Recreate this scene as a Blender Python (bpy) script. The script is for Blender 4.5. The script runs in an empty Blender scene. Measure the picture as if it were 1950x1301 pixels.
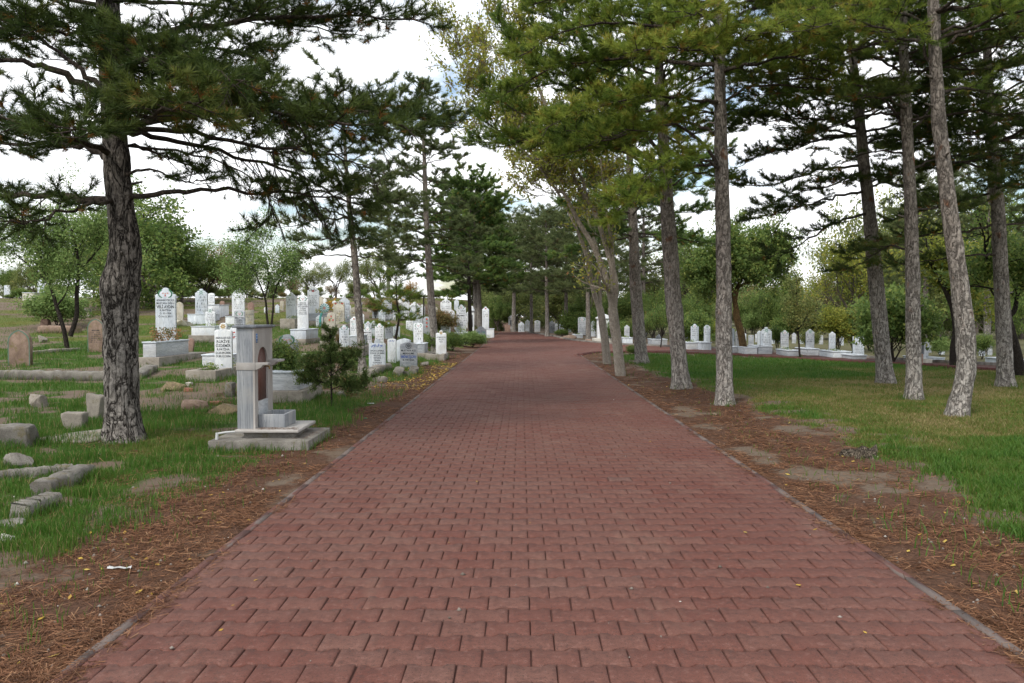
import bpy, math, random
import numpy as np
from mathutils import Matrix, Vector

SC = bpy.context.scene
COL = SC.collection
R = np.random.default_rng
rad = math.radians

# ------------------------------------------------------------------ camera
F, CX, CY = 1517.0, 975.0, 650.5          # focal length and centre in photo pixels
CAMH = 1.5
PITCH = -math.atan(50.5 / F)
cam_d = bpy.data.cameras.new('camera')
cam_d.sensor_width = 36.0
cam_d.lens = F / 1950.0 * 36.0
cam_d.clip_start, cam_d.clip_end = 0.05, 3000
cam = bpy.data.objects.new('camera', cam_d)
cam.location = (0, 0, CAMH)
cam.rotation_euler = (math.pi / 2 + PITCH, 0, 0)
COL.objects.link(cam)
SC.camera = cam
_c, _s = math.cos(PITCH), math.sin(PITCH)


def ray(px, py):
    x, y = (px - CX) / F, (CY - py) / F
    return np.array([x, _c - y * _s, _s + y * _c])


def P(px, py, Y):
    """world point seen at photo pixel (px, py) at distance Y ahead"""
    d = ray(px, py)
    return np.array([0, 0, CAMH]) + d * (Y / d[1])


def smooth(a, b, x):
    t = np.clip((np.asarray(x, float) - a) / (b - a), 0, 1)
    return t * t * (3 - 2 * t)


def _hash(ix, iy, seed):
    h = (ix.astype(np.int64) * 374761393 + iy.astype(np.int64) * 668265263 + seed * 1274126177) & 0xffffffff
    h = ((h ^ (h >> 13)) * 1274126177) & 0xffffffff
    return ((h ^ (h >> 16)) & 0xffff) / 65535.0


def noise2(x, y, seed=0):
    x = np.asarray(x, float); y = np.asarray(y, float)
    ix, iy = np.floor(x), np.floor(y)
    fx, fy = x - ix, y - iy
    fx = fx * fx * (3 - 2 * fx); fy = fy * fy * (3 - 2 * fy)
    a = _hash(ix, iy, seed); b = _hash(ix + 1, iy, seed)
    c = _hash(ix, iy + 1, seed); d = _hash(ix + 1, iy + 1, seed)
    return (a * (1 - fx) + b * fx) * (1 - fy) + (c * (1 - fx) + d * fx) * fy


def fbm(x, y, seed=0, n=4):
    v = 0; a = .5; t = 0
    for i in range(n):
        v = v + a * noise2(x * 2 ** i, y * 2 ** i, seed + i * 17); t += a; a *= .55
    return v / t


SLOPE = 0.012
RL0, RR0 = -1.885, 2.185
def roadL(Y): return RL0 + SLOPE * Y
def roadR(Y): return RR0 + SLOPE * Y

_TY = [-50, 12, 20, 30, 34, 38, 42, 50, 60, 90, 600]
_TZ = [0, 0, .26, .6, .9, 1.4, 1.9, 2.45, 2.8, 3.2, 3.2]


def gz(X, Y):
    """height of the ground"""
    X = np.asarray(X, float); Y = np.asarray(Y, float)
    u = roadL(Y) - X
    h = np.interp(Y, _TY, _TZ) * smooth(.3, 4.2, u)
    h = h + .05 * (fbm(X * .55, Y * .55, 5, 3) - .5) * smooth(.3, 1.6, u) * 2
    v = X - roadR(Y)
    h = h + (.05 * (fbm(X * .4, Y * .4, 9, 2) - .45) + .05) * smooth(.4, 2.5, v) * (1 - smooth(16, 22, Y))
    h = h - .012
    # gentle litter roll at the road edges
    return h + .012 * (fbm(X * 3, Y * 3, 21, 3) - .5) * smooth(0, .3, np.maximum(u, v))


def gz1(X, Y): return float(gz(np.array([X]), np.array([Y]))[0])


def G(px, py):
    """point of the ground seen at photo pixel (px, py)"""
    d = ray(px, py)
    t = 1.0
    while t < 400:
        p = np.array([0, 0, CAMH]) + d * t
        if p[2] <= gz1(p[0], p[1]):
            lo, hi = t - .25, t
            for _ in range(20):
                m = (lo + hi) / 2
                q = np.array([0, 0, CAMH]) + d * m
                if q[2] <= gz1(q[0], q[1]): hi = m
                else: lo = m
            return np.array([0, 0, CAMH]) + d * hi
        t += .25
    p = np.array([0, 0, CAMH]) + d * 60
    p[2] = gz1(p[0], p[1])
    return p


# ------------------------------------------------------------------ mesh building
class Geo:
    """collects geometry and links it as ONE mesh object"""
    def __init__(self):
        self.v = []; self.f = {3: [], 4: []}; self.poly = []; self.n = 0
        self.a = {3: [], 4: []}; self.pa = []; self.m = {3: [], 4: []}; self.pm = []

    def add(self, V, Fc, attr=None, mi=0):
        V = np.asarray(V, float).reshape(-1, 3); Fc = np.asarray(Fc, int)
        if len(Fc) == 0: return
        k = Fc.shape[1]
        self.v.append(V); self.f[k].append(Fc + self.n); self.n += len(V)
        if attr is None: attr = np.zeros(len(Fc))
        self.a[k].append(np.broadcast_to(np.asarray(attr, float), (len(Fc),)))
        self.m[k].append(np.full(len(Fc), mi))

    def ngon(self, V, polys, mi=0):
        V = np.asarray(V, float).reshape(-1, 3)
        self.v.append(V)
        for p in polys:
            self.poly.append([int(i) + self.n for i in p]); self.pa.append(0.); self.pm.append(mi)
        self.n += len(V)

    def box(self, x0, x1, y0, y1, z0, z1, mi=0, skew=None):
        V = np.array([[x, y, z] for z in (z0, z1) for y in (y0, y1) for x in (x0, x1)], float)
        if skew is not None: V = skew(V)
        self.add(V, [[0, 2, 3, 1], [4, 5, 7, 6], [0, 1, 5, 4], [2, 6, 7, 3], [0, 4, 6, 2], [1, 3, 7, 5]], mi=mi)

    def build(self, name, mats, parent=None, smooth_=False, attr=True, bevel=0, loc=None):
        me = bpy.data.meshes.new(name)
        V = np.concatenate(self.v) if self.v else np.zeros((0, 3))
        if loc is not None: V = V - np.asarray(loc, float)
        loops, tot, at, mi = [], [], [], []
        for k in (3, 4):
            if self.f[k]:
                A = np.concatenate(self.f[k]); loops.append(A.ravel()); tot.append(np.full(len(A), k))
                at.append(np.concatenate(self.a[k])); mi.append(np.concatenate(self.m[k]))
        if self.poly:
            loops.append(np.array([i for p in self.poly for i in p])); tot.append(np.array([len(p) for p in self.poly]))
            at.append(np.array(self.pa)); mi.append(np.array(self.pm))
        loops = np.concatenate(loops); tot = np.concatenate(tot); at = np.concatenate(at); mi = np.concatenate(mi)
        me.vertices.add(len(V)); me.vertices.foreach_set('co', V.ravel().astype(np.float32))
        me.loops.add(len(loops)); me.loops.foreach_set('vertex_index', loops.astype(np.int32))
        me.polygons.add(len(tot))
        st = np.concatenate([[0], np.cumsum(tot)[:-1]])
        me.polygons.foreach_set('loop_start', st.astype(np.int32))
        me.polygons.foreach_set('loop_total', tot.astype(np.int32))
        me.polygons.foreach_set('material_index', mi.astype(np.int32))
        if smooth_: me.polygons.foreach_set('use_smooth', np.ones(len(tot), bool))
        if attr and np.any(at):
            la = me.attributes.new('vary', 'FLOAT', 'FACE'); la.data.foreach_set('value', at.astype(np.float32))
        me.update(calc_edges=True); me.validate()
        for m in (mats if isinstance(mats, (list, tuple)) else [mats]): me.materials.append(m)
        o = bpy.data.objects.new(name, me); COL.objects.link(o)
        if loc is not None and parent is None: o.location = [float(c) for c in loc]
        if parent is not None: o.parent = parent
        if bevel:
            b = o.modifiers.new('bevel', 'BEVEL'); b.width = bevel; b.segments = 2; b.limit_method = 'ANGLE'
        return o


FEET = []          # where things stand in the grass: x, y, radius in x, radius in y, blades


def empty(name, loc, label=None, cat=None, group=None, rz=0):
    o = bpy.data.objects.new(name, None); COL.objects.link(o)
    o.location = [float(c) for c in loc]; o.rotation_euler.z = rz
    o.empty_display_size = .2
    tag(o, label, cat, group)
    return o


def tag(o, label=None, cat=None, group=None, kind=None):
    if label: o['label'] = label
    if cat: o['category'] = cat
    if group: o['group'] = group
    if kind: o['kind'] = kind
    return o


def copy_tree(o, parent=None):
    c = o.copy(); COL.objects.link(c)
    if parent is not None: c.parent = parent
    for ch in list(o.children): copy_tree(ch, c)
    return c


def catmull(C, n):
    C = np.asarray(C, float)
    if len(C) == 2:
        t = np.linspace(0, 1, n)[:, None]; return C[0] * (1 - t) + C[1] * t
    K = np.vstack([2 * C[0] - C[1], C, 2 * C[-1] - C[-2]])
    out = []
    for s in np.linspace(0, len(C) - 1 - 1e-9, n):
        i = int(s); t = s - i
        p0, p1, p2, p3 = K[i:i + 4]
        out.append(.5 * (2 * p1 + (p2 - p0) * t + (2 * p0 - 5 * p1 + 4 * p2 - p3) * t * t + (3 * p1 - p0 - 3 * p2 + p3) * t ** 3))
    return np.array(out)


def nrm(v):
    v = np.asarray(v, float)
    return v / np.maximum(np.linalg.norm(v, axis=-1, keepdims=True), 1e-9)


def tube(g, pts, radii, ns=8, disp=None, cap=True, mi=0):
    """tapered tube along pts; disp(theta, length) scales the radius"""
    pts = np.asarray(pts, float); n = len(pts)
    radii = np.broadcast_to(np.asarray(radii, float), (n,))
    T = np.gradient(pts, axis=0); T = nrm(T)
    ref = np.array([1., 0, 0]) if abs(T[0][0]) < .8 else np.array([0, 1., 0])
    U = np.zeros((n, 3)); u = nrm(ref - T[0] * np.dot(ref, T[0]))
    for i in range(n):
        u = nrm(u - T[i] * np.dot(u, T[i])); U[i] = u
    Wv = np.cross(T, U)
    th = np.linspace(0, 2 * math.pi, ns, endpoint=False)
    rr = np.repeat(radii[:, None], ns, 1)
    if disp is not None:
        L = np.concatenate([[0], np.cumsum(np.linalg.norm(np.diff(pts, axis=0), axis=1))])
        rr = rr * disp(th[None, :], L[:, None])
    V = pts[:, None, :] + rr[..., None] * (np.cos(th)[None, :, None] * U[:, None, :] + np.sin(th)[None, :, None] * Wv[:, None, :])
    i = np.arange(n - 1)[:, None] * ns; j = np.arange(ns)[None, :]; j2 = (j + 1) % ns
    q = np.stack([i + j, i + j2, i + ns + j2, i + ns + j], -1).reshape(-1, 4)
    g.add(V.reshape(-1, 3), q, mi=mi)
    if cap:
        V2 = np.vstack([V[-1], pts[-1] + T[-1] * radii[-1] * .3])
        g.add(V2, [[k, (k + 1) % ns, ns] for k in range(ns)], mi=mi)


def sticks(g, A, B, ra, rb, mi=0):
    """many three-sided straight twigs at once"""
    A = np.asarray(A, float).reshape(-1, 3); B = np.asarray(B, float).reshape(-1, 3); n = len(A)
    if n == 0: return
    d = nrm(B - A); ref = np.where(np.abs(d[:, 2:3]) < .9, [[0, 0, 1.]], [[1., 0, 0]])
    u = nrm(np.cross(d, ref)); w = np.cross(d, u)
    ra = np.broadcast_to(ra, (n,)); rb = np.broadcast_to(rb, (n,))
    V = np.zeros((n, 6, 3))
    for k in range(3):
        c, s = math.cos(k * 2.0944), math.sin(k * 2.0944)
        V[:, k] = A + (u * c + w * s) * ra[:, None]; V[:, 3 + k] = B + (u * c + w * s) * rb[:, None]
    q = np.array([[0, 1, 4, 3], [1, 2, 5, 4], [2, 0, 3, 5]])
    g.add(V.reshape(-1, 3), (np.arange(n)[:, None, None] * 6 + q[None]).reshape(-1, 4), mi=mi)


# ------------------------------------------------------------------ materials
class NT:
    def __init__(self, name):
        self.m = bpy.data.materials.new(name); self.m.use_nodes = True
        self.t = self.m.node_tree; self.t.nodes.clear()
        self.out = self.n('ShaderNodeOutputMaterial')

    def n(self, typ, **kw):
        nd = self.t.nodes.new(typ)
        for k, v in kw.items(): setattr(nd, k, v)
        return nd

    def l(self, a, b): self.t.links.new(a, b)

    def setv(self, node, name, val):
        if hasattr(val, 'links') or isinstance(val, bpy.types.NodeSocket): self.l(val, node.inputs[name])
        else: node.inputs[name].default_value = val

    def coord(self, scale=(1, 1, 1), kind='Object'):
        tc = self.n('ShaderNodeTexCoord'); mp = self.n('ShaderNodeMapping')
        mp.inputs['Scale'].default_value = scale
        self.l(tc.outputs[kind], mp.inputs['Vector']); return mp.outputs['Vector']

    def noise(self, vec, scale, detail=4, rough=.55, dist=0):
        nd = self.n('ShaderNodeTexNoise'); self.l(vec, nd.inputs['Vector'])
        nd.inputs['Scale'].default_value = scale; nd.inputs['Detail'].default_value = detail
        nd.inputs['Roughness'].default_value = rough; nd.inputs['Distortion'].default_value = dist
        return nd.outputs['Fac']

    def voro(self, vec, scale, feature='F1', rnd=1):
        nd = self.n('ShaderNodeTexVoronoi', feature=feature); self.l(vec, nd.inputs['Vector'])
        nd.inputs['Scale'].default_value = scale; nd.inputs['Randomness'].default_value = rnd
        return nd.outputs['Distance']

    def ramp(self, fac, stops):
        r = self.n('ShaderNodeValToRGB'); cr = r.color_ramp
        while len(cr.elements) < len(stops): cr.elements.new(.5)
        for e, (p, c) in zip(cr.elements, stops):
            e.position = p
            e.color = (c, c, c, 1) if isinstance(c, (int, float)) else (*c, 1)
        self.l(fac, r.inputs['Fac']); return r.outputs['Color']

    def mix(self, fac, a, b, blend='MIX'):
        m = self.n('ShaderNodeMix', data_type='RGBA', blend_type=blend)
        for s, v in ((m.inputs[0], fac), (m.inputs[6], a), (m.inputs[7], b)):
            if isinstance(v, bpy.types.NodeSocket): self.l(v, s)
            elif isinstance(v, (int, float)): s.default_value = v
            else: s.default_value = (*v, 1)
        return m.outputs[2]

    def math(self, op, a, b=0, clamp=False):
        m = self.n('ShaderNodeMath', operation=op); m.use_clamp = clamp
        for i, v in enumerate((a, b)):
            if isinstance(v, bpy.types.NodeSocket): self.l(v, m.inputs[i])
            else: m.inputs[i].default_value = v
        return m.outputs[0]

    def attr(self, name):
        a = self.n('ShaderNodeAttribute'); a.attribute_name = name; return a.outputs['Fac']

    def bump(self, h, strength=.5, dist=.01):
        b = self.n('ShaderNodeBump'); b.inputs['Strength'].default_value = strength
        b.inputs['Distance'].default_value = dist; self.l(h, b.inputs['Height']); return b.outputs['Normal']

    def done(self, col, rough=.8, normal=None, spec=.3, trans=None):
        b = self.n('ShaderNodeBsdfPrincipled')
        if isinstance(col, bpy.types.NodeSocket): self.l(col, b.inputs['Base Color'])
        else: b.inputs['Base Color'].default_value = (*col, 1)
        if isinstance(rough, bpy.types.NodeSocket): self.l(rough, b.inputs['Roughness'])
        else: b.inputs['Roughness'].default_value = rough
        b.inputs['Specular IOR Level'].default_value = spec
        if normal is not None: self.l(normal, b.inputs['Normal'])
        sh = b.outputs[0]
        if trans:
            t = self.n('ShaderNodeBsdfTranslucent')
            if isinstance(col, bpy.types.NodeSocket): self.l(col, t.inputs['Color'])
            else: t.inputs['Color'].default_value = (*col, 1)
            mx = self.n('ShaderNodeMixShader'); mx.inputs[0].default_value = trans
            self.l(sh, mx.inputs[1]); self.l(t.outputs[0], mx.inputs[2]); sh = mx.outputs[0]
        self.l(sh, self.out.inputs['Surface'])
        return self.m


def leafmat(name, stops, trans=.3, rough=.6):
    """leaves / needles: colour picked by the per-clump attribute"""
    t = NT(name)
    c = t.ramp(t.attr('vary'), stops)
    return t.done(c, rough, spec=.25, trans=trans)


def barkmat(name, light, mid, dark, lime=0., scale=1., rust=.0, fissure=.6, stretch=.36):
    t = NT(name)
    v = t.coord((1, 1, stretch)); v2 = t.coord((1, 1, .6))
    n1 = t.noise(v2, 11 * scale, 6, .68)
    wob = t.noise(v, 15 * scale, 4, .6, .8)
    rid = t.math('ABSOLUTE', t.math('SUBTRACT', wob, .5))
    crack = t.ramp(rid, [(.0, 0.), (.028, .55), (.075, 1.)])
    hz = t.noise(t.coord((1, 1, 1.2)), 13 * scale, 4, .6, .5)
    rid2 = t.math('ABSOLUTE', t.math('SUBTRACT', hz, .5))
    crack2 = t.ramp(rid2, [(.0, .35), (.03, 1.)])
    fleck = t.ramp(t.noise(v2, 34 * scale, 4, .72), [(.36, 0.), (.47, 1.)])
    big = t.noise(t.coord((1, 1, .5)), 2.6 * scale, 4)
    col = t.mix(n1, dark, light)
    col = t.mix(t.ramp(big, [(.38, 0.), (.62, 1.)]), col, t.mix(n1, mid, light))
    if rust:
        rs = t.noise(t.coord((1, 1, .7)), 5.5, 3, .5)
        col = t.mix(t.ramp(rs, [(.64, 0.), (.72, rust)]), col, (.2, .085, .04))
    if lime:
        sx = t.n('ShaderNodeSeparateXYZ'); tc = t.n('ShaderNodeTexCoord'); t.l(tc.outputs['Object'], sx.inputs[0])
        hh = t.math('ADD', sx.outputs['Z'], t.math('MULTIPLY', t.noise(t.coord((1, 1, .6)), 4, 4), 1.6))
        msk = t.ramp(t.math('DIVIDE', hh, 4.), [(.42, lime), (.9, 0.)])
        msk2 = t.math('MULTIPLY', msk, t.ramp(n1, [(.3, .35), (.55, 1.)]))
        col = t.mix(msk2, col, (.44, .425, .40))
    dk = tuple(c * .38 for c in dark)
    cm = t.math('MULTIPLY', t.math('MULTIPLY', t.math('SUBTRACT', 1., crack), fissure), 1.3, True)
    col = t.mix(cm, col, dk)
    col = t.mix(t.math('MULTIPLY', t.math('SUBTRACT', 1., crack2), fissure * .7), col, dk)
    col = t.mix(t.math('MULTIPLY', t.math('SUBTRACT', 1., fleck), .42), col, dk)
    h = t.math('ADD', t.math('ADD', t.math('MULTIPLY', crack, .8), t.math('MULTIPLY', n1, .6)), t.math('ADD', t.math('MULTIPLY', crack2, .35), t.math('MULTIPLY', fleck, .4)))
    return t.done(col, .92, t.bump(h, 1., .022), .12)


def stonemat(name, c1, c2, c3=None, scale=(1, 1, 1), s=6, moss=None, rough=.75, bump=.3, spots=True, contrast=(.35, .65)):
    t = NT(name)
    v = t.coord(scale)
    n1 = t.noise(v, s, 6, .6, .4)
    col = t.mix(t.ramp(n1, [(contrast[0], 0.), (contrast[1], 1.)]), c1, c2)
    v2 = t.coord()
    n2 = t.noise(v2, 3, 5, .6)
    if c3: col = t.mix(t.ramp(n2, [(.48, 0.), (.68, .8)]), col, c3)
    if moss:
        n3 = t.noise(v2, 4.3, 6, .7)
        col = t.mix(t.ramp(n3, [(.56, 0.), (.64, .85)]), col, moss)
    fine = t.noise(v2, 90, 3, .6)
    if spots: col = t.mix(t.ramp(fine, [(.3, .5), (.5, 0.)]), col, tuple(c * .55 for c in c1))
    h = t.math('ADD', t.math('MULTIPLY', fine, .35), t.math('MULTIPLY', n2, .8))
    return t.done(col, rough, t.bump(h, bump, .015), .3)


M = {}
M['needle_dark'] = leafmat('needle_dark', [(0, (0.029, 0.053, 0.013)), (.45, (0.070, 0.103, 0.022)), (.8, (0.143, 0.167, 0.035)), (.88, (0.239, 0.119, 0.034)), (1, (0.335, 0.140, 0.037))], 0.35)  # dark tone as if backlit, put into the needle colour
M['needle_sun'] = leafmat('needle_sun', [(0, (0.052, 0.098, 0.021)), (.4, (0.134, 0.205, 0.033)), (.8, (0.286, 0.330, 0.054)), (.9, (0.367, 0.292, 0.066)), (1, (0.347, 0.175, 0.050))], 0.45)  # sunlit yellow-green put into the needle colour
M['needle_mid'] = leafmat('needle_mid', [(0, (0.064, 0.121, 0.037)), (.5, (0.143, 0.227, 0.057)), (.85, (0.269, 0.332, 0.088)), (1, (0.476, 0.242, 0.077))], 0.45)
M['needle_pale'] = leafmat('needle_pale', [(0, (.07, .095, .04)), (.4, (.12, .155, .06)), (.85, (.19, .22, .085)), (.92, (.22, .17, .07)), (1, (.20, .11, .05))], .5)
M['leaf_green'] = leafmat('leaf_green', [(0, (0.067, 0.126, 0.037)), (.6, (0.173, 0.249, 0.064)), (1, (0.377, 0.399, 0.108))], 0.5)
M['leaf_pale'] = leafmat('leaf_pale', [(0, (0.116, 0.194, 0.057)), (.6, (0.233, 0.331, 0.107)), (1, (0.389, 0.427, 0.155))], 0.5)
M['leaf_yellow'] = leafmat('leaf_yellow', [(0, (0.105, 0.155, 0.031)), (.5, (0.262, 0.294, 0.054)), (1, (0.446, 0.370, 0.062))], 0.5)
M['leaf_gold'] = leafmat('leaf_gold', [(0, (.2, .12, .02)), (.6, (.45, .26, .03)), (1, (.55, .3, .04))], .4)
M['leaf_rust'] = leafmat('leaf_rust', [(0, (0.074, 0.097, 0.040)), (.5, (0.204, 0.175, 0.068)), (.75, (0.370, 0.196, 0.088)), (1, (0.463, 0.215, 0.097))], 0.5)
M['leaf_olive'] = leafmat('leaf_olive', [(0, (0.089, 0.126, 0.043)), (.6, (0.215, 0.254, 0.084)), (1, (0.406, 0.355, 0.120))], 0.5)
M['leaf_sparse'] = leafmat('leaf_sparse', [(0, (.17, .21, .045)), (.55, (.33, .35, .075)), (.8, (.42, .34, .06)), (.93, (.40, .24, .05)), (1, (.22, .11, .05))], .55)
M['bark_pine'] = barkmat('bark_pine', (.33, .295, .26), (.27, .225, .195), (.14, .112, .096), lime=.55, rust=.8, fissure=.62)
M['bark_old'] = barkmat('bark_old', (.24, .215, .195), (.155, .132, .115), (.06, .05, .044), lime=.25, scale=.75, fissure=1., stretch=.3)
M['bark_branch'] = barkmat('bark_branch', (.15, .12, .10), (.11, .085, .07), (.05, .04, .034), scale=2)
M['bark_smooth'] = barkmat('bark_smooth', (.50, .44, .37), (.40, .34, .28), (.26, .21, .165), lime=.3, scale=1.6, fissure=.3)
M['bark_dark'] = barkmat('bark_dark', (.075, .062, .052), (.055, .045, .038), (.03, .025, .022), scale=2)
M['bark_ochre'] = barkmat('bark_ochre', (.2, .13, .06), (.16, .1, .04), (.07, .05, .03), scale=1.5)  # the orange light on the leaning trunk is put into this bark colour
M['needle_cedar'] = leafmat('needle_cedar', [(0, (.06, .095, .03)), (.5, (.11, .165, .045)), (.8, (.17, .21, .065)), (1, (.26, .16, .07))], .45)
M['bark_far'] = NT('bark_far').done((.085, .07, .06), .9)

# ------------------------------------------------------------------ sky and sun
SUN_EL, SUN_AZ = rad(46), rad(215)     # azimuth clockwise from straight ahead (+Y): behind the camera, to the left
w = bpy.data.worlds.new('World'); SC.world = w; w.use_nodes = True
nt = w.node_tree; nt.nodes.clear()
def wn(t, **k):
    n = nt.nodes.new(t)
    for a, b in k.items(): setattr(n, a, b)
    return n
sky = wn('ShaderNodeTexSky', sky_type='NISHITA'); sky.sun_disc = False
sky.sun_elevation = SUN_EL; sky.sun_rotation = SUN_AZ; sky.air_density = 1.2; sky.dust_density = 1.5
tc = wn('ShaderNodeTexCoord'); sep = wn('ShaderNodeSeparateXYZ'); nt.links.new(tc.outputs['Generated'], sep.inputs[0])
zc = wn('ShaderNodeMath', operation='MAXIMUM'); nt.links.new(sep.outputs['Z'], zc.inputs[0]); zc.inputs[1].default_value = 0
za = wn('ShaderNodeMath', operation='ADD'); nt.links.new(zc.outputs[0], za.inputs[0]); za.inputs[1].default_value = .22
cmb = wn('ShaderNodeCombineXYZ')
for i, a in enumerate('XY'):
    d = wn('ShaderNodeMath', operation='DIVIDE'); nt.links.new(sep.outputs[a], d.inputs[0]); nt.links.new(za.outputs[0], d.inputs[1])
    nt.links.new(d.outputs[0], cmb.inputs[i])
cn = wn('ShaderNodeTexNoise'); nt.links.new(cmb.outputs[0], cn.inputs['Vector'])
cn.inputs['Scale'].default_value = 1.5; cn.inputs['Detail'].default_value = 8; cn.inputs['Roughness'].default_value = .58
cr = wn('ShaderNodeValToRGB'); nt.links.new(cn.outputs['Fac'], cr.inputs[0])
cr.color_ramp.elements[0].position = .385; cr.color_ramp.elements[0].color = (0, 0, 0, 1)
cr.color_ramp.elements[1].position = .51; cr.color_ramp.elements[1].color = (1, 1, 1, 1)
cn2 = wn('ShaderNodeTexNoise'); nt.links.new(cmb.outputs[0], cn2.inputs['Vector'])
cn2.inputs['Scale'].default_value = 2.6; cn2.inputs['Detail'].default_value = 6
cc = wn('ShaderNodeValToRGB'); nt.links.new(cn2.outputs['Fac'], cc.inputs[0])
cc.color_ramp.elements[0].position = .3; cc.color_ramp.elements[0].color = (12.0, 12.4, 12.9, 1)
cc.color_ramp.elements[1].position = .62; cc.color_ramp.elements[1].color = (14.5, 14.6, 14.8, 1)
sk2 = wn('ShaderNodeMix', data_type='RGBA', blend_type='MULTIPLY'); sk2.inputs[0].default_value = 1
nt.links.new(sky.outputs[0], sk2.inputs[6]); sk2.inputs[7].default_value = (1.5, 1.5, 1.5, 1)
mx = wn('ShaderNodeMix', data_type='RGBA'); nt.links.new(cr.outputs[0], mx.inputs[0])
nt.links.new(sk2.outputs[2], mx.inputs[6]); nt.links.new(cc.outputs[0], mx.inputs[7])
bg = wn('ShaderNodeBackground'); bg.inputs['Strength'].default_value = .1
nt.links.new(mx.outputs[2], bg.inputs['Color'])
wo = wn('ShaderNodeOutputWorld'); nt.links.new(bg.outputs[0], wo.inputs[0])

sd = bpy.data.lights.new('sun', 'SUN'); sd.energy = 2.5; sd.angle = rad(12); sd.color = (1, .95, .86)
so = bpy.data.objects.new('sun', sd); COL.objects.link(so)
dv = Vector((math.sin(SUN_AZ) * math.cos(SUN_EL), math.cos(SUN_AZ) * math.cos(SUN_EL), math.sin(SUN_EL)))
so.rotation_euler = dv.to_track_quat('Z', 'Y').to_euler(); so.location = dv * 60

SC.view_settings.view_transform = 'Standard'; SC.view_settings.look = 'None'
SC.view_settings.gamma = 1; SC.view_settings.exposure = 0.25
SC.cycles.max_bounces = 7; SC.cycles.diffuse_bounces = 4; SC.cycles.transmission_bounces = 3
# ------------------------------------------------------------------ ground
FAR = [(1000, 632), (1050, 640), (1090, 648), (1180, 656), (1365, 664), (1560, 676), (1663, 682), (1755, 688), (1848, 693), (1950, 698), (2300, 716)]
NEAR = [(1100, 676), (1143, 671.5), (1240, 671), (1366, 675), (1497, 682), (1600, 688), (1755, 696), (1848, 702), (1950, 708), (2300, 732)]
def flat(px, py):
    d = ray(px, py); t = -CAMH / d[2]; return (d[0] * t, d[1] * t)
far_w = [flat(*p) for p in FAR]; near_w = [flat(*p) for p in NEAR]
# outline of the paved road, counter-clockwise
road_poly = [(roadL(-3), -3), (roadR(-3), -3), (roadR(29.5), 29.5)] + near_w + far_w[::-1] + [(roadL(71), 71)]
road_poly = np.array(road_poly)


def inside(poly, X, Y):
    X = np.asarray(X, float); Y = np.asarray(Y, float); c = np.zeros(X.shape, bool)
    x0, y0 = poly[:, 0], poly[:, 1]; x1, y1 = np.roll(x0, -1), np.roll(y0, -1)
    for a, b, p, q in zip(x0, y0, x1, y1):
        cond = ((b > Y) != (q > Y)) & (X < (p - a) * (Y - b) / ((q - b) + 1e-12) + a)
        c ^= cond
    return c


near_line = np.array(near_w)
def branch_near_Y(X):     # distance of the branch road's lawn-side edge
    return np.interp(X, near_line[:, 0], near_line[:, 1], left=31.5, right=15)


def masks(X, Y):
    """grass cover, pine litter, lushness (0 straw-olive .. 1 deep green)"""
    X = np.asarray(X, float); Y = np.asarray(Y, float)
    u = roadL(Y) - X; v = X - roadR(Y)
    n1 = fbm(X * .7, Y * .7, 31, 4); n2 = fbm(X * 1.9, Y * 1.9, 47, 3); n3 = fbm(X * .35, Y * .35, 61, 3)
    # left verge and cemetery
    gl = smooth(.55, 1.15, u + (n1 - .5) * 1.7 - .35 * (1 - smooth(6, 10, Y))) * smooth(.40, .56, n2 * .55 + n1 * .45 + .05)
    gl = gl * (1 - .8 * smooth(.50, .60, n3) * smooth(7, 9, Y)) * (1 - .7 * smooth(.56, .66, n1) * (1 - smooth(9, 12, Y)))
    dry = smooth(29, 42, Y)
    gl = np.maximum(gl * (1 - .25 * dry), 0)
    ll = np.maximum((1 - smooth(.5, 1.5, u + (n2 - .5) * 1.1)) * smooth(.3, .55, n1 + .1), .75 * smooth(.5, .6, n2) * (1 - smooth(2.5, 5, u)))
    lushl = smooth(.3, .6, fbm(X * .5, Y * .5, 77, 3) + .12 + .1 * (1 - smooth(14, 18, Y))) * (1 - .75 * dry)
    # right verge and lawn
    edge = np.interp(Y, [2, 5.7, 7.6, 9.1, 13.4, 18, 24, 40], [1.0, 1.15, 1.35, 1.5, 1.45, 1.4, 1.0, .8])
    e2 = v - edge + (n1 - .5) * 1.1 + (n2 - .5) * .35
    gr = smooth(-.12, .3, e2)
    gr = gr * (1 - .85 * smooth(.56, .64, n2) * (1 - smooth(.4, 1.6, e2)))
    lr = (1 - smooth(-.4, .7, e2)) * (smooth(.33, .55, n2 * .6 + n1 * .4 + .08) * .85 + .3 * (1 - smooth(.1, .35, v)))
    lushr = np.maximum(smooth(.9, .0, np.abs(e2 - .45)) * .7 * smooth(.4, .6, n1 + .05), smooth(17.5, 20, Y + (n3 - .5) * 3 - (X > 9) * 4)) * .9
    lushr = np.maximum(lushr, .8 * (1 - smooth(8, 9.5, Y + (n1 - .5) * 2)))
    yb = branch_near_Y(X)
    bare = smooth(-2.4, -.6, Y - yb + (n1 - .5) * 1.2) * smooth(.35, .6, n2 + .1)
    gr = gr * (1 - .8 * bare * (X < 9))
    beyond = smooth(0, 1, Y - yb - 1)
    gr = gr * (1 - .55 * beyond)
    left = u > 0
    return np.where(left, gl, gr), np.where(left, ll, lr * (1 - beyond)), np.where(left, lushl, lushr)


xs = np.concatenate([-np.geomspace(420, 15, 34), np.arange(-14, 12.01, .115), np.geomspace(13, 420, 34)])
ys = np.concatenate([-np.geomspace(60, 3, 8), np.arange(-2, 24, .115), np.arange(24, 50, .4), np.geomspace(50, 600, 26)])
XX, YY = np.meshgrid(xs, ys)
ZZ = gz(XX, YY)
rm = inside(road_poly, XX, YY)
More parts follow.
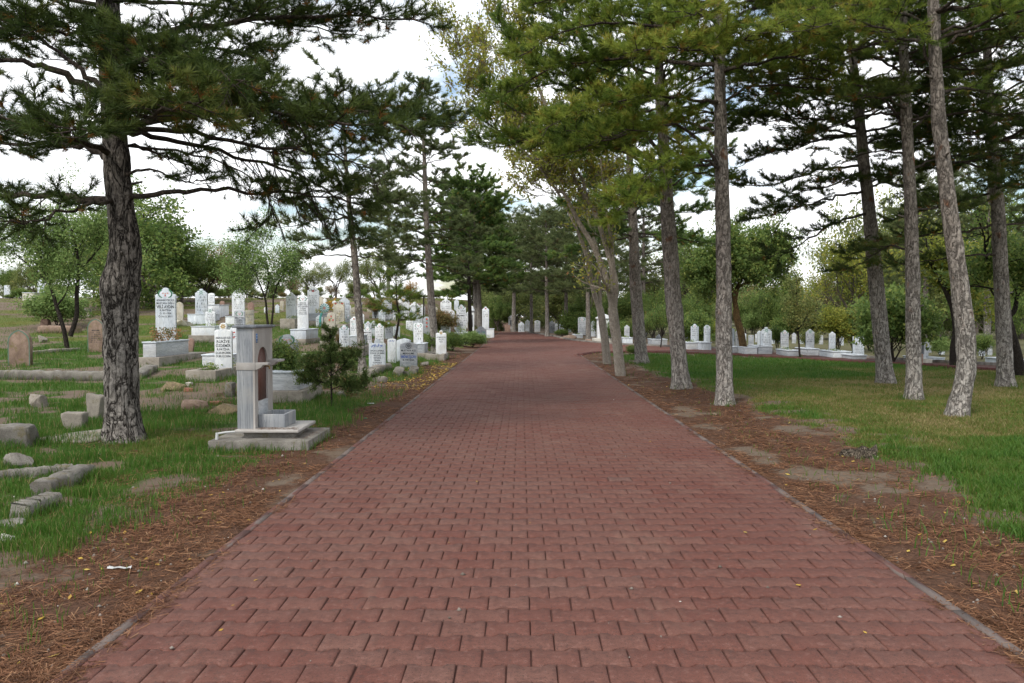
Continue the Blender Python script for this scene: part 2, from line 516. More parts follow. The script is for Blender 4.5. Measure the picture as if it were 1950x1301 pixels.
# the bed of the road sits lower than its paving
u_ = roadL(YY) - XX; v_ = XX - roadR(YY)
ZZ = np.where(rm & (np.minimum(-u_, np.where(YY < 29, -v_, 9)) > .10), -.09, np.where(rm, -.045, ZZ))
nx, ny = len(xs), len(ys)
ii = (np.arange(ny - 1)[:, None] * nx + np.arange(nx - 1)[None, :])
gg = Geo(); gg.add(np.stack([XX, YY, ZZ], -1).reshape(-1, 3), np.stack([ii, ii + 1, ii + nx + 1, ii + nx], -1).reshape(-1, 4))
t = NT('earth')
v = t.coord()
n1 = t.noise(v, 5, 8, .65); n2 = t.noise(v, 38, 6, .7); n3 = t.noise(v, 1.3, 5, .6)
soil = t.mix(n2, (.085, .062, .047), (.19, .15, .115)); soil = t.mix(t.ramp(n3, [(.42, 0.), (.66, .6)]), soil, t.mix(n2, (.11, .078, .054), (.20, .15, .108)))
lit = t.mix(t.ramp(n2, [(.35, 0.), (.65, 1.)]), (.045, .024, .016), (.13, .07, .045))
stw = t.noise(t.coord((1, 5, 1)), 30, 5, .7)
lush = t.mix(t.ramp(n2, [(.3, 0.), (.7, 1.)]), (.028, .055, .012), (.08, .13, .026))
oliv = t.mix(t.ramp(stw, [(.3, 0.), (.7, 1.)]), (.07, .078, .016), (.17, .16, .045))
oliv = t.mix(t.ramp(n1, [(.4, 0.), (.62, .7)]), oliv, t.mix(n2, (.05, .075, .014), (.095, .12, .028)))
ga = t.attr('grass_cover'); la = t.attr('litter'); lu = t.attr('lush')
mg = t.ramp(t.math('ADD', ga, t.math('MULTIPLY', t.math('SUBTRACT', n2, .5), .9)), [(.35, 0.), (.6, 1.)])
ml = t.ramp(t.math('ADD', la, t.math('MULTIPLY', t.math('SUBTRACT', n1, .5), 1.4)), [(.3, 0.), (.65, 1.)])
col = t.mix(ml, soil, lit)
col = t.mix(mg, col, t.mix(lu, oliv, lush))
M['earth'] = t.done(col, .95, t.bump(t.math('ADD', n2, t.math('MULTIPLY', n1, 1.2)), .8, .025), .1)
ground = gg.build('ground', M['earth'], smooth_=True, attr=False); tag(ground, kind='structure')
ma = masks(XX, YY)
for nm, arr in zip(('grass_cover', 'litter', 'lush'), ma):
    a = ground.data.attributes.new(nm, 'FLOAT', 'POINT'); a.data.foreach_set('value', arr.ravel().astype(np.float32))

# ------------------------------------------------------------------ road of interlocking pavers
NW = 19
PWID = (RR0 - RL0) / NW                # width of one paver, across the road
DE, DM = PWID * .440, PWID * .330
PITCHY = DE + DM
GAP = .0058

def paver_outline(full=True, half=None):
    hw = PWID / 2; q = PWID / 4; s = .011
    up = [(-hw, DE), (-q - s, DE), (-q + s, DM), (q - s, DM), (q + s, DE), (hw, DE)]
    pts = [(x, y) for x, y in up] + [(x, -y) for x, y in up[::-1]]
    if half == 'L':   # right half of a paver, flush with the left edge
        up = [(0, DM), (q - s, DM), (q + s, DE), (hw, DE)]
        pts = up + [(x, -y) for x, y in up[::-1]]
    if half == 'R':
        up = [(-hw, DE), (-q - s, DE), (-q + s, DM), (0, DM)]
        pts = up + [(x, -y) for x, y in up[::-1]]
    return np.array(pts)[::-1]        # counter-clockwise

def inset(pts, d):
    n = len(pts); out = []
    for i in range(n):
        a, b, c = pts[i - 1], pts[i], pts[(i + 1) % n]
        e1 = nrm(b - a); e2 = nrm(c - b); n1_ = np.array([-e1[1], e1[0]]); n2_ = np.array([-e2[1], e2[0]])
        m = n1_ + n2_; m = m / max(np.dot(m, n1_), .3) ; out.append(b + m * d)
    return np.array(out)

rg = R(3)
g = Geo()
def add_pavers(shape, C, rv):
    o0 = inset(shape, GAP * .5); o1 = inset(shape, GAP * .5 + .0042)
    k = len(shape); n = len(C)
    if n == 0: return
    base = np.vstack([np.c_[o0, np.full(k, -.028)], np.c_[o0, np.full(k, -.0055)], np.c_[o1, np.zeros(k)]])
    V = np.repeat(base[None], n, 0)
    til = rg.normal(0, .0085, (n, 2)); dz = rg.normal(0, .0016, n) - .004 * (rg.random(n) < .04)
    V[:, :, 2] += dz[:, None] + V[:, :, 0] * til[:, :1] + V[:, :, 1] * til[:, 1:]
    sh = rg.normal(0, .0009, (n, 2)); V[:, :, 0] += sh[:, :1] ; V[:, :, 1] += sh[:, 1:]
    V[:, :, 0] += C[:, :1]; V[:, :, 1] += C[:, 1:]
    V[:, :, 0] += SLOPE * V[:, :, 1]      # the road runs a touch to the right
    off = np.arange(n)[:, None, None] * (3 * k)
    j = np.arange(k); j2 = (j + 1) % k
    q = np.vstack([np.stack([j, j2, k + j2, k + j], -1), np.stack([k + j, k + j2, 2 * k + j2, 2 * k + j], -1)])
    g.v.append(V.reshape(-1, 3))
    g.f[4].append((off + q[None]).reshape(-1, 4) + g.n); g.a[4].append(np.repeat(rv, len(q))); g.m[4].append(np.zeros(n * len(q), int))
    # tops: fan of quads across the waist (concave outline), pairs top/bottom chain
    tops = []
    h = k // 2
    for i in range(h - 1): tops.append([2 * k + i, 2 * k + i + 1, 2 * k + k - 2 - i, 2 * k + k - 1 - i])
    tops = np.array(tops)
    g.f[4].append((off + tops[None]).reshape(-1, 4) + g.n); g.a[4].append(np.repeat(rv, len(tops))); g.m[4].append(np.zeros(n * len(tops), int))
    g.n += V.shape[0] * V.shape[1]

rows = int(74 / PITCHY)
CF, CL, CR = [], [], []
for r in range(rows):
    y = -1.5 + r * PITCHY
    x0 = RL0 + (PWID / 2 if r % 2 == 0 else PWID)
    nmax = NW if r % 2 == 0 else NW - 1
    ext = 0 if y < 29 else (8 if y > 34 else 3)
    for c in range(nmax + int(ext / PWID)):
        CF.append((x0 + c * PWID, y))
    if r % 2: 
        CL.append((RL0, y))
        if ext == 0: CR.append((RR0, y))
CF = np.array(CF); CL = np.array(CL); CR = np.array(CR)
wx = CF[:, 0] + SLOPE * CF[:, 1]
inner = np.array([np.mean(road_poly, 0)])
far_ok = inside(road_poly, wx + .13, CF[:, 1] + .13) & inside(road_poly, wx - .08, CF[:, 1] - .13) & inside(road_poly, wx + .13, CF[:, 1] - .16) & (CF[:, 1] < 70)
CF = CF[(CF[:, 1] < 28.5) | far_ok]
CL = CL[CL[:, 1] < 69.5]
def rv_(C): 
    return np.clip(.5 + .55 * (fbm(C[:, 0] * .5, C[:, 1] * .35, 8, 3) - .5) + rg.normal(0, .13, len(C)), 0.02, 1)
add_pavers(paver_outline(), CF, rv_(CF))
add_pavers(paver_outline(half='L'), CL, rv_(CL))
add_pavers(paver_outline(half='R'), CR, rv_(CR))
t = NT('red_paver')
v = t.coord()
a = t.attr('vary')
base = t.ramp(a, [(0, (0.0929, 0.0268, 0.0188)), (.3, (0.1131, 0.0372, 0.0265)), (.6, (0.1220, 0.0477, 0.0350)), (.85, (0.1309, 0.0626, 0.0478)), (1, (0.1166, 0.0684, 0.0569))])
w1 = t.noise(v, .55, 4, .55); w2 = t.noise(v, 3.5, 6, .65); fi = t.noise(v, 260, 3, .7); sp = t.noise(v, 75, 2, .5)
base = t.mix(t.ramp(w1, [(.42, 0.), (.68, .5)]), base, (0.1371, 0.0715, 0.0551))
base = t.mix(t.ramp(w2, [(.5, 0.), (.72, .5)]), base, (0.0884, 0.0372, 0.0291))
base = t.mix(t.ramp(w2, [(.3, .3), (.42, 0.)]), base, (0.1459, 0.0581, 0.0427))
base = t.mix(t.ramp(fi, [(.3, .6), (.46, 0.)]), base, (0.0442, 0.0194, 0.0149))
base = t.mix(t.ramp(fi, [(.6, 0.), (.74, .4)]), base, (0.2211, 0.1229, 0.0957))
md = t.noise(v, 28, 5, .75); pr = t.noise(v, 130, 2, .6)
base = t.mix(t.ramp(md, [(.36, .8), (.48, 0.)]), base, (0.0699, 0.0323, 0.0264))
base = t.mix(t.ramp(md, [(.54, 0.), (.66, .6)]), base, (0.1866, 0.0997, 0.0828))
base = t.mix(t.ramp(pr, [(.33, .9), (.40, 0.)]), base, (0.0373, 0.0190, 0.0159))
base = t.mix(t.ramp(sp, [(.27, .85), (.32, 0.)]), base, (0.0300, 0.0164, 0.0130))
# pale dried dirt dusted in long irregular drifts
dr = t.noise(t.coord((1, .35, 1)), 1.7, 7, .7)
base = t.mix(t.ramp(dr, [(.54, 0.), (.74, .45)]), base, (0.1769, 0.1080, 0.0809))
rgh = t.math('ADD', .62, t.math('MULTIPLY', w2, .25))
M['paver'] = t.done(base, rgh, t.bump(t.math('ADD', fi, t.math('MULTIPLY', w2, .4)), .5, .004), .3)
road = g.build('road', M['paver']); tag(road, kind='structure')

# joint sand under the pavers, also the paved surface where the far edges are cut
g = Geo()
g.ngon(np.c_[road_poly, np.full(len(road_poly), -.013)], [range(len(road_poly))])
t = NT('joint_sand'); v = t.coord()
n_ = t.noise(v, 60, 4, .7)
M['sand'] = t.done(t.mix(n_, (.04, .018, .014), (.11, .052, .042)), .95, t.bump(n_, .5, .004))
rb = g.build('road_bed', M['sand']); tag(rb, kind='structure')

# flush edging stones along both sides, partly painted red
t = NT('edging'); v = t.coord((1, .22, 1)); n_ = t.noise(v, 4, 4, .6); f_ = t.noise(t.coord(), 120, 3, .7)
c_ = t.mix(t.ramp(n_, [(.46, 0.), (.5, 1.)]), (.10, .044, .036), (.125, .10, .09))
c_ = t.mix(t.ramp(f_, [(.3, .6), (.5, 0.)]), c_, (.09, .05, .045))
M['edging'] = t.done(c_, .85, t.bump(f_, .4, .004))
def edging(line, wdt, zt, zb, name, mat, side, seg=None):
    g = Geo(); L = np.asarray(line, float)
    T = nrm(np.gradient(L, axis=0)); N = np.stack([-T[:, 1], T[:, 0]], -1) * side
    A, B = L, L + N * wdt
    for i in range(len(L) - 1):
        p = [A[i], A[i + 1], B[i + 1], B[i]]
        if side < 0: p = p[::-1]
        p = p[::-1]
        V = [(x, y, zb) for x, y in p] + [(x, y, zt) for x, y in p]
        g.add(V, [[3, 2, 1, 0], [4, 5, 6, 7], [0, 1, 5, 4], [1, 2, 6, 5], [2, 3, 7, 6], [3, 0, 4, 7]])
    o = g.build(name, mat); tag(o, kind='structure'); return o
yl = np.arange(-1.5, 71, .5)
edging(np.c_[[roadL(y) for y in yl], yl], .052, .003, -.06, 'kerb', M['edging'], 1)
yr = np.arange(-1.5, 29.6, .5)
edging(np.c_[[roadR(y) for y in yr], yr], .052, .003, -.06, 'kerb', M['edging'], -1)
t = NT('red_kerb'); f_ = t.noise(t.coord(), 25, 5, .7)
M['redkerb'] = t.done(t.mix(f_, (.07, .024, .021), (.11, .042, .036)), .8)
nl = catmull(np.c_[near_line, np.zeros(len(near_line))], 60)[:, :2]
nl = np.vstack([[roadR(29.55), 29.55], nl])
edging(nl, .14, .06, -.12, 'kerb', M['redkerb'], -1)
t = NT('grey_kerb'); f_ = t.noise(t.coord(), 18, 5, .7)
M['greykerb'] = t.done(t.mix(f_, (.11, .1, .09), (.22, .2, .18)), .85)
fl = catmull(np.c_[np.array(far_w), np.zeros(len(far_w))], 60)[:, :2]
edging(fl, .15, .07, -.15, 'kerb', M['greykerb'], 1)

# ------------------------------------------------------------------ grass, needles, leaves on the ground (nobody could count them)
def scatter(n, x0, x1, y0, y1, rng, power=1.4):
    """points thinning out with distance"""
    a = rng.random(n)
    k = 1 - power
    Y = (y0 ** k + a * (y1 ** k - y0 ** k)) ** (1 / k)
    half = np.minimum(Y * .85 + 4.5, 64)
    X = -half + rng.random(n) * 2 * half
    m = (X > x0) & (X < x1)
    return X[m], Y[m]

def blades(g, X, Y, Z, h, wd, vary, rng, lean=.5):
    n = len(X); az = rng.random(n) * 6.283; la = rng.random(n) * 6.283
    ln = (rng.random(n) * lean + .05) * h
    p = np.stack([np.cos(az), np.sin(az), np.zeros(n)], -1) * (wd / 2)[:, None]
    b = np.stack([X, Y, Z], -1)
    m = b + np.stack([np.cos(la) * ln * .35, np.sin(la) * ln * .35, h * .6], -1)
    tp = b + np.stack([np.cos(la) * ln, np.sin(la) * ln, h * .96], -1)
    V = np.stack([b - p, b + p, m + p * .7, m - p * .7, tp], 1)
    o = np.arange(n)[:, None] * 5
    g.v.append(V.reshape(-1, 3))
    g.f[4].append(o + np.array([[0, 1, 2, 3]]) + g.n); g.a[4].append(vary); g.m[4].append(np.zeros(n, int))
    g.f[3].append(o + np.array([[3, 2, 4]]) + g.n); g.a[3].append(vary); g.m[3].append(np.zeros(n, int))
    g.n += n * 5

rg = R(11)
g = Geo()
X, Y = scatter(1500000, -64, -1.9, 2.2, 60, rg, 1.4)
mk = masks(X, Y)
u = roadL(Y) - X
clump = fbm(X * 2.6, Y * 2.6, 91, 3)
keep = (rg.random(len(X)) < mk[0] * smooth(.34, .55, clump + .1) * 1.1 + .02 * (u > .3)) & (u > .09)
X, Y, lu, clump = X[keep], Y[keep], mk[2][keep], clump[keep]
tall = smooth(.45, .75, clump)
far_ = 1 + Y * .055
h = (.026 + .045 * tall * lu + .02 * rg.random(len(X))) * (1 + .3 * rg.random(len(X))) * np.minimum(far_, 1.6)
wd = .0035 * far_ * (1 + .5 * rg.random(len(X)))
va = np.clip(.22 + .55 * lu * (.7 + .5 * rg.random(len(X))) + rg.normal(0, .06, len(X)), .02, .98)
va = np.where(rg.random(len(X)) < .1, .05, va)
blades(g, X, Y, gz(X, Y) - .004, h, wd, va, rg)
X, Y = scatter(1400000, 2.1, 60, 2.4, 34, rg, 1.35)
mk = masks(X, Y); v_ = X - roadR(Y)
keep = (rg.random(len(X)) < mk[0] + .015 * (v_ > .3)) & (v_ > .09) & (Y < branch_near_Y(X) - .1)
X, Y, lu = X[keep], Y[keep], mk[2][keep]
far_ = 1 + Y * .06
cl2 = smooth(.42, .68, fbm(X * 2.1, Y * 2.1, 19, 3)); h = (.02 + .03 * lu + .02 * cl2 + .014 * rg.random(len(X))) * (1 + .3 * rg.random(len(X)))
h = np.where(Y < 8, h * 1.25, h)
wd = .0046 * far_ * (1 + .5 * rg.random(len(X)))
va = np.clip(.17 + .5 * lu + .2 * cl2 + rg.normal(0, .14, len(X)) + .5 * (fbm(X * .8, Y * .8, 15, 3) - .5), .02, .98)
blades(g, X, Y, gz(X, Y) - .003, h, wd, va, rg, .9)
M['grass'] = leafmat('grass_blade', [(0, (.30, .23, .12)), (.1, (.22, .185, .07)), (.28, (.12, .135, .03)), (.55, (.08, .15, .022)), (.8, (.055, .14, .016)), (1, (.04, .095, .018))], .35, .55)
tag(g.build('grass', M['grass']), 'short green and straw coloured grass growing over the lawn and cemetery', 'grass', kind='stuff')

g = Geo()
X, Y = scatter(1000000, -30, 30, 2.4, 40, rg, 1.6)
mk = masks(X, Y); u = roadL(Y) - X; v_ = X - roadR(Y)
keep = (rg.random(len(X)) < mk[1] * .9 * smooth(.38, .6, fbm(X * 2.2, Y * 2.2, 55, 3) + .08) + .03) & (np.maximum(u, v_) > -.06) & (np.maximum(u, v_) < 4.5) & (Y < branch_near_Y(X))
X, Y = X[keep], Y[keep]; n = len(X)
az = rg.random(n) * 6.283; L = (.06 + .07 * rg.random(n)) * (1 + Y * .03); wd = .0024 * (1 + Y * .12)
b = np.stack([X, Y, gz(X, Y) + .004 + .02 * rg.random(n) * smooth(.4, .7, fbm(X * 2.2, Y * 2.2, 55, 3))], -1)
d = np.stack([np.cos(az), np.sin(az), rg.normal(0, .18, n)], -1) * L[:, None]
p = np.stack([-np.sin(az), np.cos(az), rg.normal(0, .5, n)], -1) * wd[:, None]
V = np.stack([b - d / 2 - p / 2, b - d / 2 + p / 2, b + d / 2], 1)
g.add(V.reshape(-1, 3), np.arange(n * 3).reshape(-1, 3), rg.random(n) * .98 + .01)
M['litter'] = leafmat('fallen_needle', [(0, (.06, .028, .015)), (.5, (.15, .067, .033)), (.85, (.22, .105, .052)), (1, (.30, .18, .1))], .1, .7)
tag(g.build('needle_litter', M['litter']), 'rust brown fallen pine needles matted along both road edges', 'pine needles', kind='stuff')

# fallen leaves: yellow patch on the left verge far off, singles elsewhere
g = Geo()
def leaves(X, Y, s, va):
    n = len(X); Z = np.where((X > roadL(Y)) & (X < roadR(Y)), .002, gz(X, Y) + .008)
    az = rg.random(n) * 6.283; ti = rg.normal(0, .25, (n, 2))
    a = np.stack([np.cos(az), np.sin(az), ti[:, 0]], -1) * s[:, None]; b = np.stack([-np.sin(az), np.cos(az), ti[:, 1]], -1) * s[:, None] * .5
    c = np.stack([X, Y, Z + s * .12], -1)
    V = np.stack([c - a, c - b, c + a, c + b], 1)
    g.add(V.reshape(-1, 3), np.arange(n * 4).reshape(-1, 4), va)
Y = 16 + 9 * rg.random(900); X = roadL(Y) - .12 - rg.random(900) ** 1.5 * 1.1
leaves(X, Y, .022 + .02 * rg.random(900), rg.random(900) * .9 + .05)
X, Y = scatter(1600, -5, 6, 3.2, 26, rg, 1.4); k = (X < roadL(Y) - .1) | (X > roadR(Y) + .1); k &= (X < roadR(Y) + 1.8) & (X > roadL(Y) - 2.4)
X, Y = X[k], Y[k]; leaves(X, Y, .012 + .016 * rg.random(len(X)), rg.random(len(X)) * .9 + .05)
X, Y = scatter(90, -2, 2.3, 3.6, 30, rg, 1.2); leaves(X, Y, .01 + .012 * rg.random(len(X)), rg.random(len(X)) * .9 + .05)
M['fallen'] = leafmat('fallen_leaf', [(0, (.3, .17, .05)), (.5, (.5, .33, .05)), (1, (.55, .42, .12))], .25)
tag(g.build('fallen_leaves', M['fallen']), 'small yellow fallen leaves scattered on the verge and paving', 'fallen leaves', kind='stuff')
# pebbles and grit on the verges
g = Geo()
X, Y = scatter(5500, -9, 9, 3.2, 26, rg, 1.5); u = roadL(Y) - X; v_ = X - roadR(Y); k = (np.maximum(u, v_) > .1) & (np.maximum(u, v_) < 2.8)
X, Y = X[k], Y[k]
Xr, Yr = scatter(160, -1.8, 2.1, 3.4, 16, rg, 1.2); X = np.r_[X, Xr]; Y = np.r_[Y, Yr]; n = len(X)
s = .004 + .010 * rg.random(n) ** 3 * 1.5
Z = np.where((X > roadL(Y)) & (X < roadR(Y)), .001, gz(X, Y) + .002)
oc = np.array([[1, 0, 0], [0, 1, 0], [-1, 0, 0], [0, -1, 0], [0, 0, .8], [0, 0, -.5]], float)
V = np.stack([X, Y, Z], -1)[:, None, :] + oc[None] * s[:, None, None] * (.6 + .8 * rg.random((n, 6, 1)))
fc = np.array([[0, 1, 4], [1, 2, 4], [2, 3, 4], [3, 0, 4], [1, 0, 5], [2, 1, 5], [3, 2, 5], [0, 3, 5]])
g.add(V.reshape(-1, 3), (np.arange(n)[:, None, None] * 6 + fc[None]).reshape(-1, 3), np.repeat(rg.random(n) * .9 + .05, 8))
M['pebble'] = leafmat('pebble', [(0, (.09, .075, .06)), (.75, (.22, .19, .165)), (1, (.5, .48, .44))], 0, .8)
tag(g.build('gravel', M['pebble']), 'pale pebbles and grit lying on the bare verges', 'gravel', kind='stuff')
# ------------------------------------------------------------------ trees
UP = np.array([0, 0, 1.])

class Crown:
    def __init__(self):
        self.p = []; self.d = []; self.s = []; self.v = []
        self.A = []; self.B = []; self.ra = []; self.rb = []
    def seg(self, a, b, ra, rb): self.A.append(a); self.B.append(b); self.ra.append(ra); self.rb.append(rb)
    def tuft(self, p, d, s=1., v=.5): self.p.append(p); self.d.append(d); self.s.append(s); self.v.append(v)

    def needles(self, g, k, length, width, rng, spread=(14, 70), back=.5):
        n = len(self.p)
        if n == 0: return
        p = np.repeat(np.array(self.p), k, 0); d = np.repeat(nrm(np.array(self.d)), k, 0)
        s = np.repeat(np.array(self.s), k); v = np.repeat(np.array(self.v), k); m = n * k
        r = nrm(rng.normal(size=(m, 3))); r = nrm(r - d * np.sum(r * d, 1)[:, None])
        th = np.radians(rng.uniform(*spread, m))
        nd = d * np.cos(th)[:, None] + r * np.sin(th)[:, None]
        L = length * s * rng.uniform(.65, 1.15, m)
        b = p - d * (rng.random(m) * back * length)[:, None]
        w_ = nrm(np.cross(nd, rng.normal(size=(m, 3)))) * (width * .5 * rng.uniform(.7, 1.3, m))[:, None]
        V = np.stack([b - w_, b + w_, b + nd * L[:, None]], 1)
        g.add(V.reshape(-1, 3), np.arange(m * 3).reshape(-1, 3), np.clip(v + rng.normal(0, .07, m), .01, .99))

    def leaves(self, g, k, size, spread, rng, aspect=.55):
        n = len(self.p)
        if n == 0: return
        p = np.repeat(np.array(self.p), k, 0); v = np.repeat(np.array(self.v), k); s = np.repeat(np.array(self.s), k); m = n * k
        c = p + rng.normal(0, spread, (m, 3)) * s[:, None]
        a = nrm(rng.normal(size=(m, 3)) + [0, 0, -.35]); b = nrm(np.cross(a, rng.normal(size=(m, 3)) + [0, 0, 1.2]))
        sz = size * rng.uniform(.6, 1.25, m)
        a = a * sz[:, None]; b = b * (sz * aspect)[:, None]
        V = np.stack([c - a * .5, c - b * .5 + a * .05, c + a * .5, c + b * .5 + a * .05], 1)
        g.add(V.reshape(-1, 3), np.arange(m * 4).reshape(-1, 4), np.clip(v + rng.normal(0, .12, m), .01, .99))

    def wood(self, g):
        if self.A: sticks(g, np.array(self.A), np.array(self.B), np.array(self.ra), np.array(self.rb))


def pine_limb(cr, gw, ctrl, r0, rng, start=.25, step=.2, shoot=.8, hang=0., tone=.4, fine=1., bare=.0, flat=.25, dead=.12):
    """one pine limb with side shoots, twigs and needle tufts"""
    n = max(6, int(len(ctrl) * 4)); pts = catmull(ctrl, n)
    pts[1:-1] += rng.normal(0, .018, (n - 2, 3))
    seg = np.linalg.norm(np.diff(pts, axis=0), axis=1); S = np.concatenate([[0], np.cumsum(seg)]); L = S[-1]
    tube(gw, pts, r0 * (1 - .82 * (S / L) ** .8), 6, cap=True)
    s = start * L; side = 1
    T = nrm(np.gradient(pts, axis=0))
    def at(x):
        i = min(np.searchsorted(S, x) - 1, n - 2); i = max(i, 0); f = (x - S[i]) / max(seg[i], 1e-6)
        return pts[i] * (1 - f) + pts[i + 1] * f, T[i]
    while s < L:
        p, t_ = at(s); f = s / L
        sd = nrm(np.cross(t_, UP)) * side; side = -side
        ang = rad(rng.uniform(35, 68))
        d = nrm(t_ * math.cos(ang) + sd * math.sin(ang) + UP * rng.normal(.08, flat))
        l = shoot * rng.uniform(.55, 1.15) * (1 - .55 * f) * min(1, .45 + (f - start + .02) * 3)
        down = rng.random() < hang
        if down: d = nrm(d + UP * -1.1); l *= 1.3
        r = .006 + .008 * l
        q1 = p + d * l * .5; d2 = nrm(d + UP * (rng.uniform(.1, .5) if not down else -.35)); q2 = q1 + d2 * l * .5
        cr.seg(p, q1, r, r * .7); cr.seg(q1, q2, r * .7, r * .35)
        nake = rng.random() < bare or (down and rng.random() < .6)
        k = max(3, int(l / (.085 / fine)))
        for j in range(k):
            ff = .25 + .75 * (j + rng.random()) / k
            b = p + (q1 - p) * ff * 2 if ff < .5 else q1 + (q2 - q1) * (ff * 2 - 1)
            dd = nrm(d * .8 + np.cross(d, UP) * (1 if j % 2 else -1) * rng.uniform(.4, 1) + UP * rng.normal(.3 if not down else -.3, .3))
            tl = rng.uniform(.16, .36) * (1.15 - .4 * ff)
            e = b + dd * tl
            cr.seg(b, e, r * .5, r * .3)
            if nake:
                if rng.random() < .35: cr.tuft(e, dd, .6, np.clip(tone + rng.normal(0, .15), 0, 1))
                continue
            tv = np.clip(tone + rng.normal(0, .16), .02, .84)
            cr.tuft(e, nrm(dd + UP * .3), rng.uniform(.85, 1.15), tv)
            nt_ = max(1, int(tl / (.085 / fine)))
            for q in range(nt_):
                cr.tuft(b + dd * tl * (.3 + .65 * q / nt_), nrm(dd + UP * .15 + rng.normal(0, .15, 3)), rng.uniform(.75, 1.05), np.clip(tv - .07 + rng.normal(0, .04), .02, .84))
            if rng.random() < .5 and tl > .2:
                d3 = nrm(dd + np.cross(dd, UP) * rng.choice([-1, 1]) * .8 + UP * .35); e3 = b + dd * tl * .5 + d3 * tl * .55
                cr.seg(b + dd * tl * .5, e3, r * .35, r * .25)
                cr.tuft(e3, d3, 1., np.clip(tv + .04, .02, .84)); cr.tuft(e3 - d3 * .09, d3, .85, tv)
            if rng.random() < dead: cr.tuft(b + dd * tl * .25 - UP * .03, dd, .85, rng.uniform(.88, .98)); 
        cr.tuft(q2, d2, 1.1, np.clip(tone + rng.normal(.08, .12), .02, .84)) if not nake else None
        s += step * rng.uniform(.7, 1.3)
    cr.tuft(pts[-1], T[-1], 1.1, tone)


def bark_disp(rng, amp=.08, fis=.0):
    ph = rng.random(6) * 6.28
    def f(th, L):
        x = np.cos(th) * 1.3 + 5; y = np.sin(th) * 1.3 + 5
        lo = .5 * np.sin(2 * th + L * 1.1 + ph[0]) + .35 * np.sin(3 * th - L * 1.7 + ph[1])
        nz = fbm(th * 3 + ph[2] + 0 * L, L * 4.5 + 0 * th, 5, 3) - .5
        d = 1 + amp * .55 * lo + amp * 1.3 * nz
        # knots
        d = d + amp * 1.2 * smooth(.72, .9, noise2(th * 1.6 + ph[3] + 0 * L, L * 2.2 + 0 * th, 13))
        if fis:
            v = fbm(th * 9 + .6 * np.sin(L * 5) , L * 2.4 + 0 * th, 23, 3)
            d = d - fis * smooth(.12, .0, np.abs(v - .5)) + fis * .5 * (fbm(th * 14, L * 9, 29, 2) - .5)
        return d
    return f


def flare(S, r, base_r=None, h=.45, amt=.35):
    return r * (1 + amt * np.exp(-S / h * 2.2))


def trunk_pts(path, Y, total_h, lean=(0, 0)):
    """photo pixels up the trunk -> 3D path on the ground at that place, carried on to total_h"""
    b = G(*path[0]); 
    Y0 = b[1]
    pts = [b - np.array([0, 0, .25]), b]
    for p in path[1:]: pts.append(P(p[0], p[1], Y0))
    top = pts[-1]; prev = pts[-2]
    dirv = nrm(top - prev) * .35 + UP * .65
    while top[2] < b[2] + total_h - .3:
        top = top + nrm(dirv) * min(1.2, b[2] + total_h - top[2]); pts.append(top)
    return b, np.array(pts)


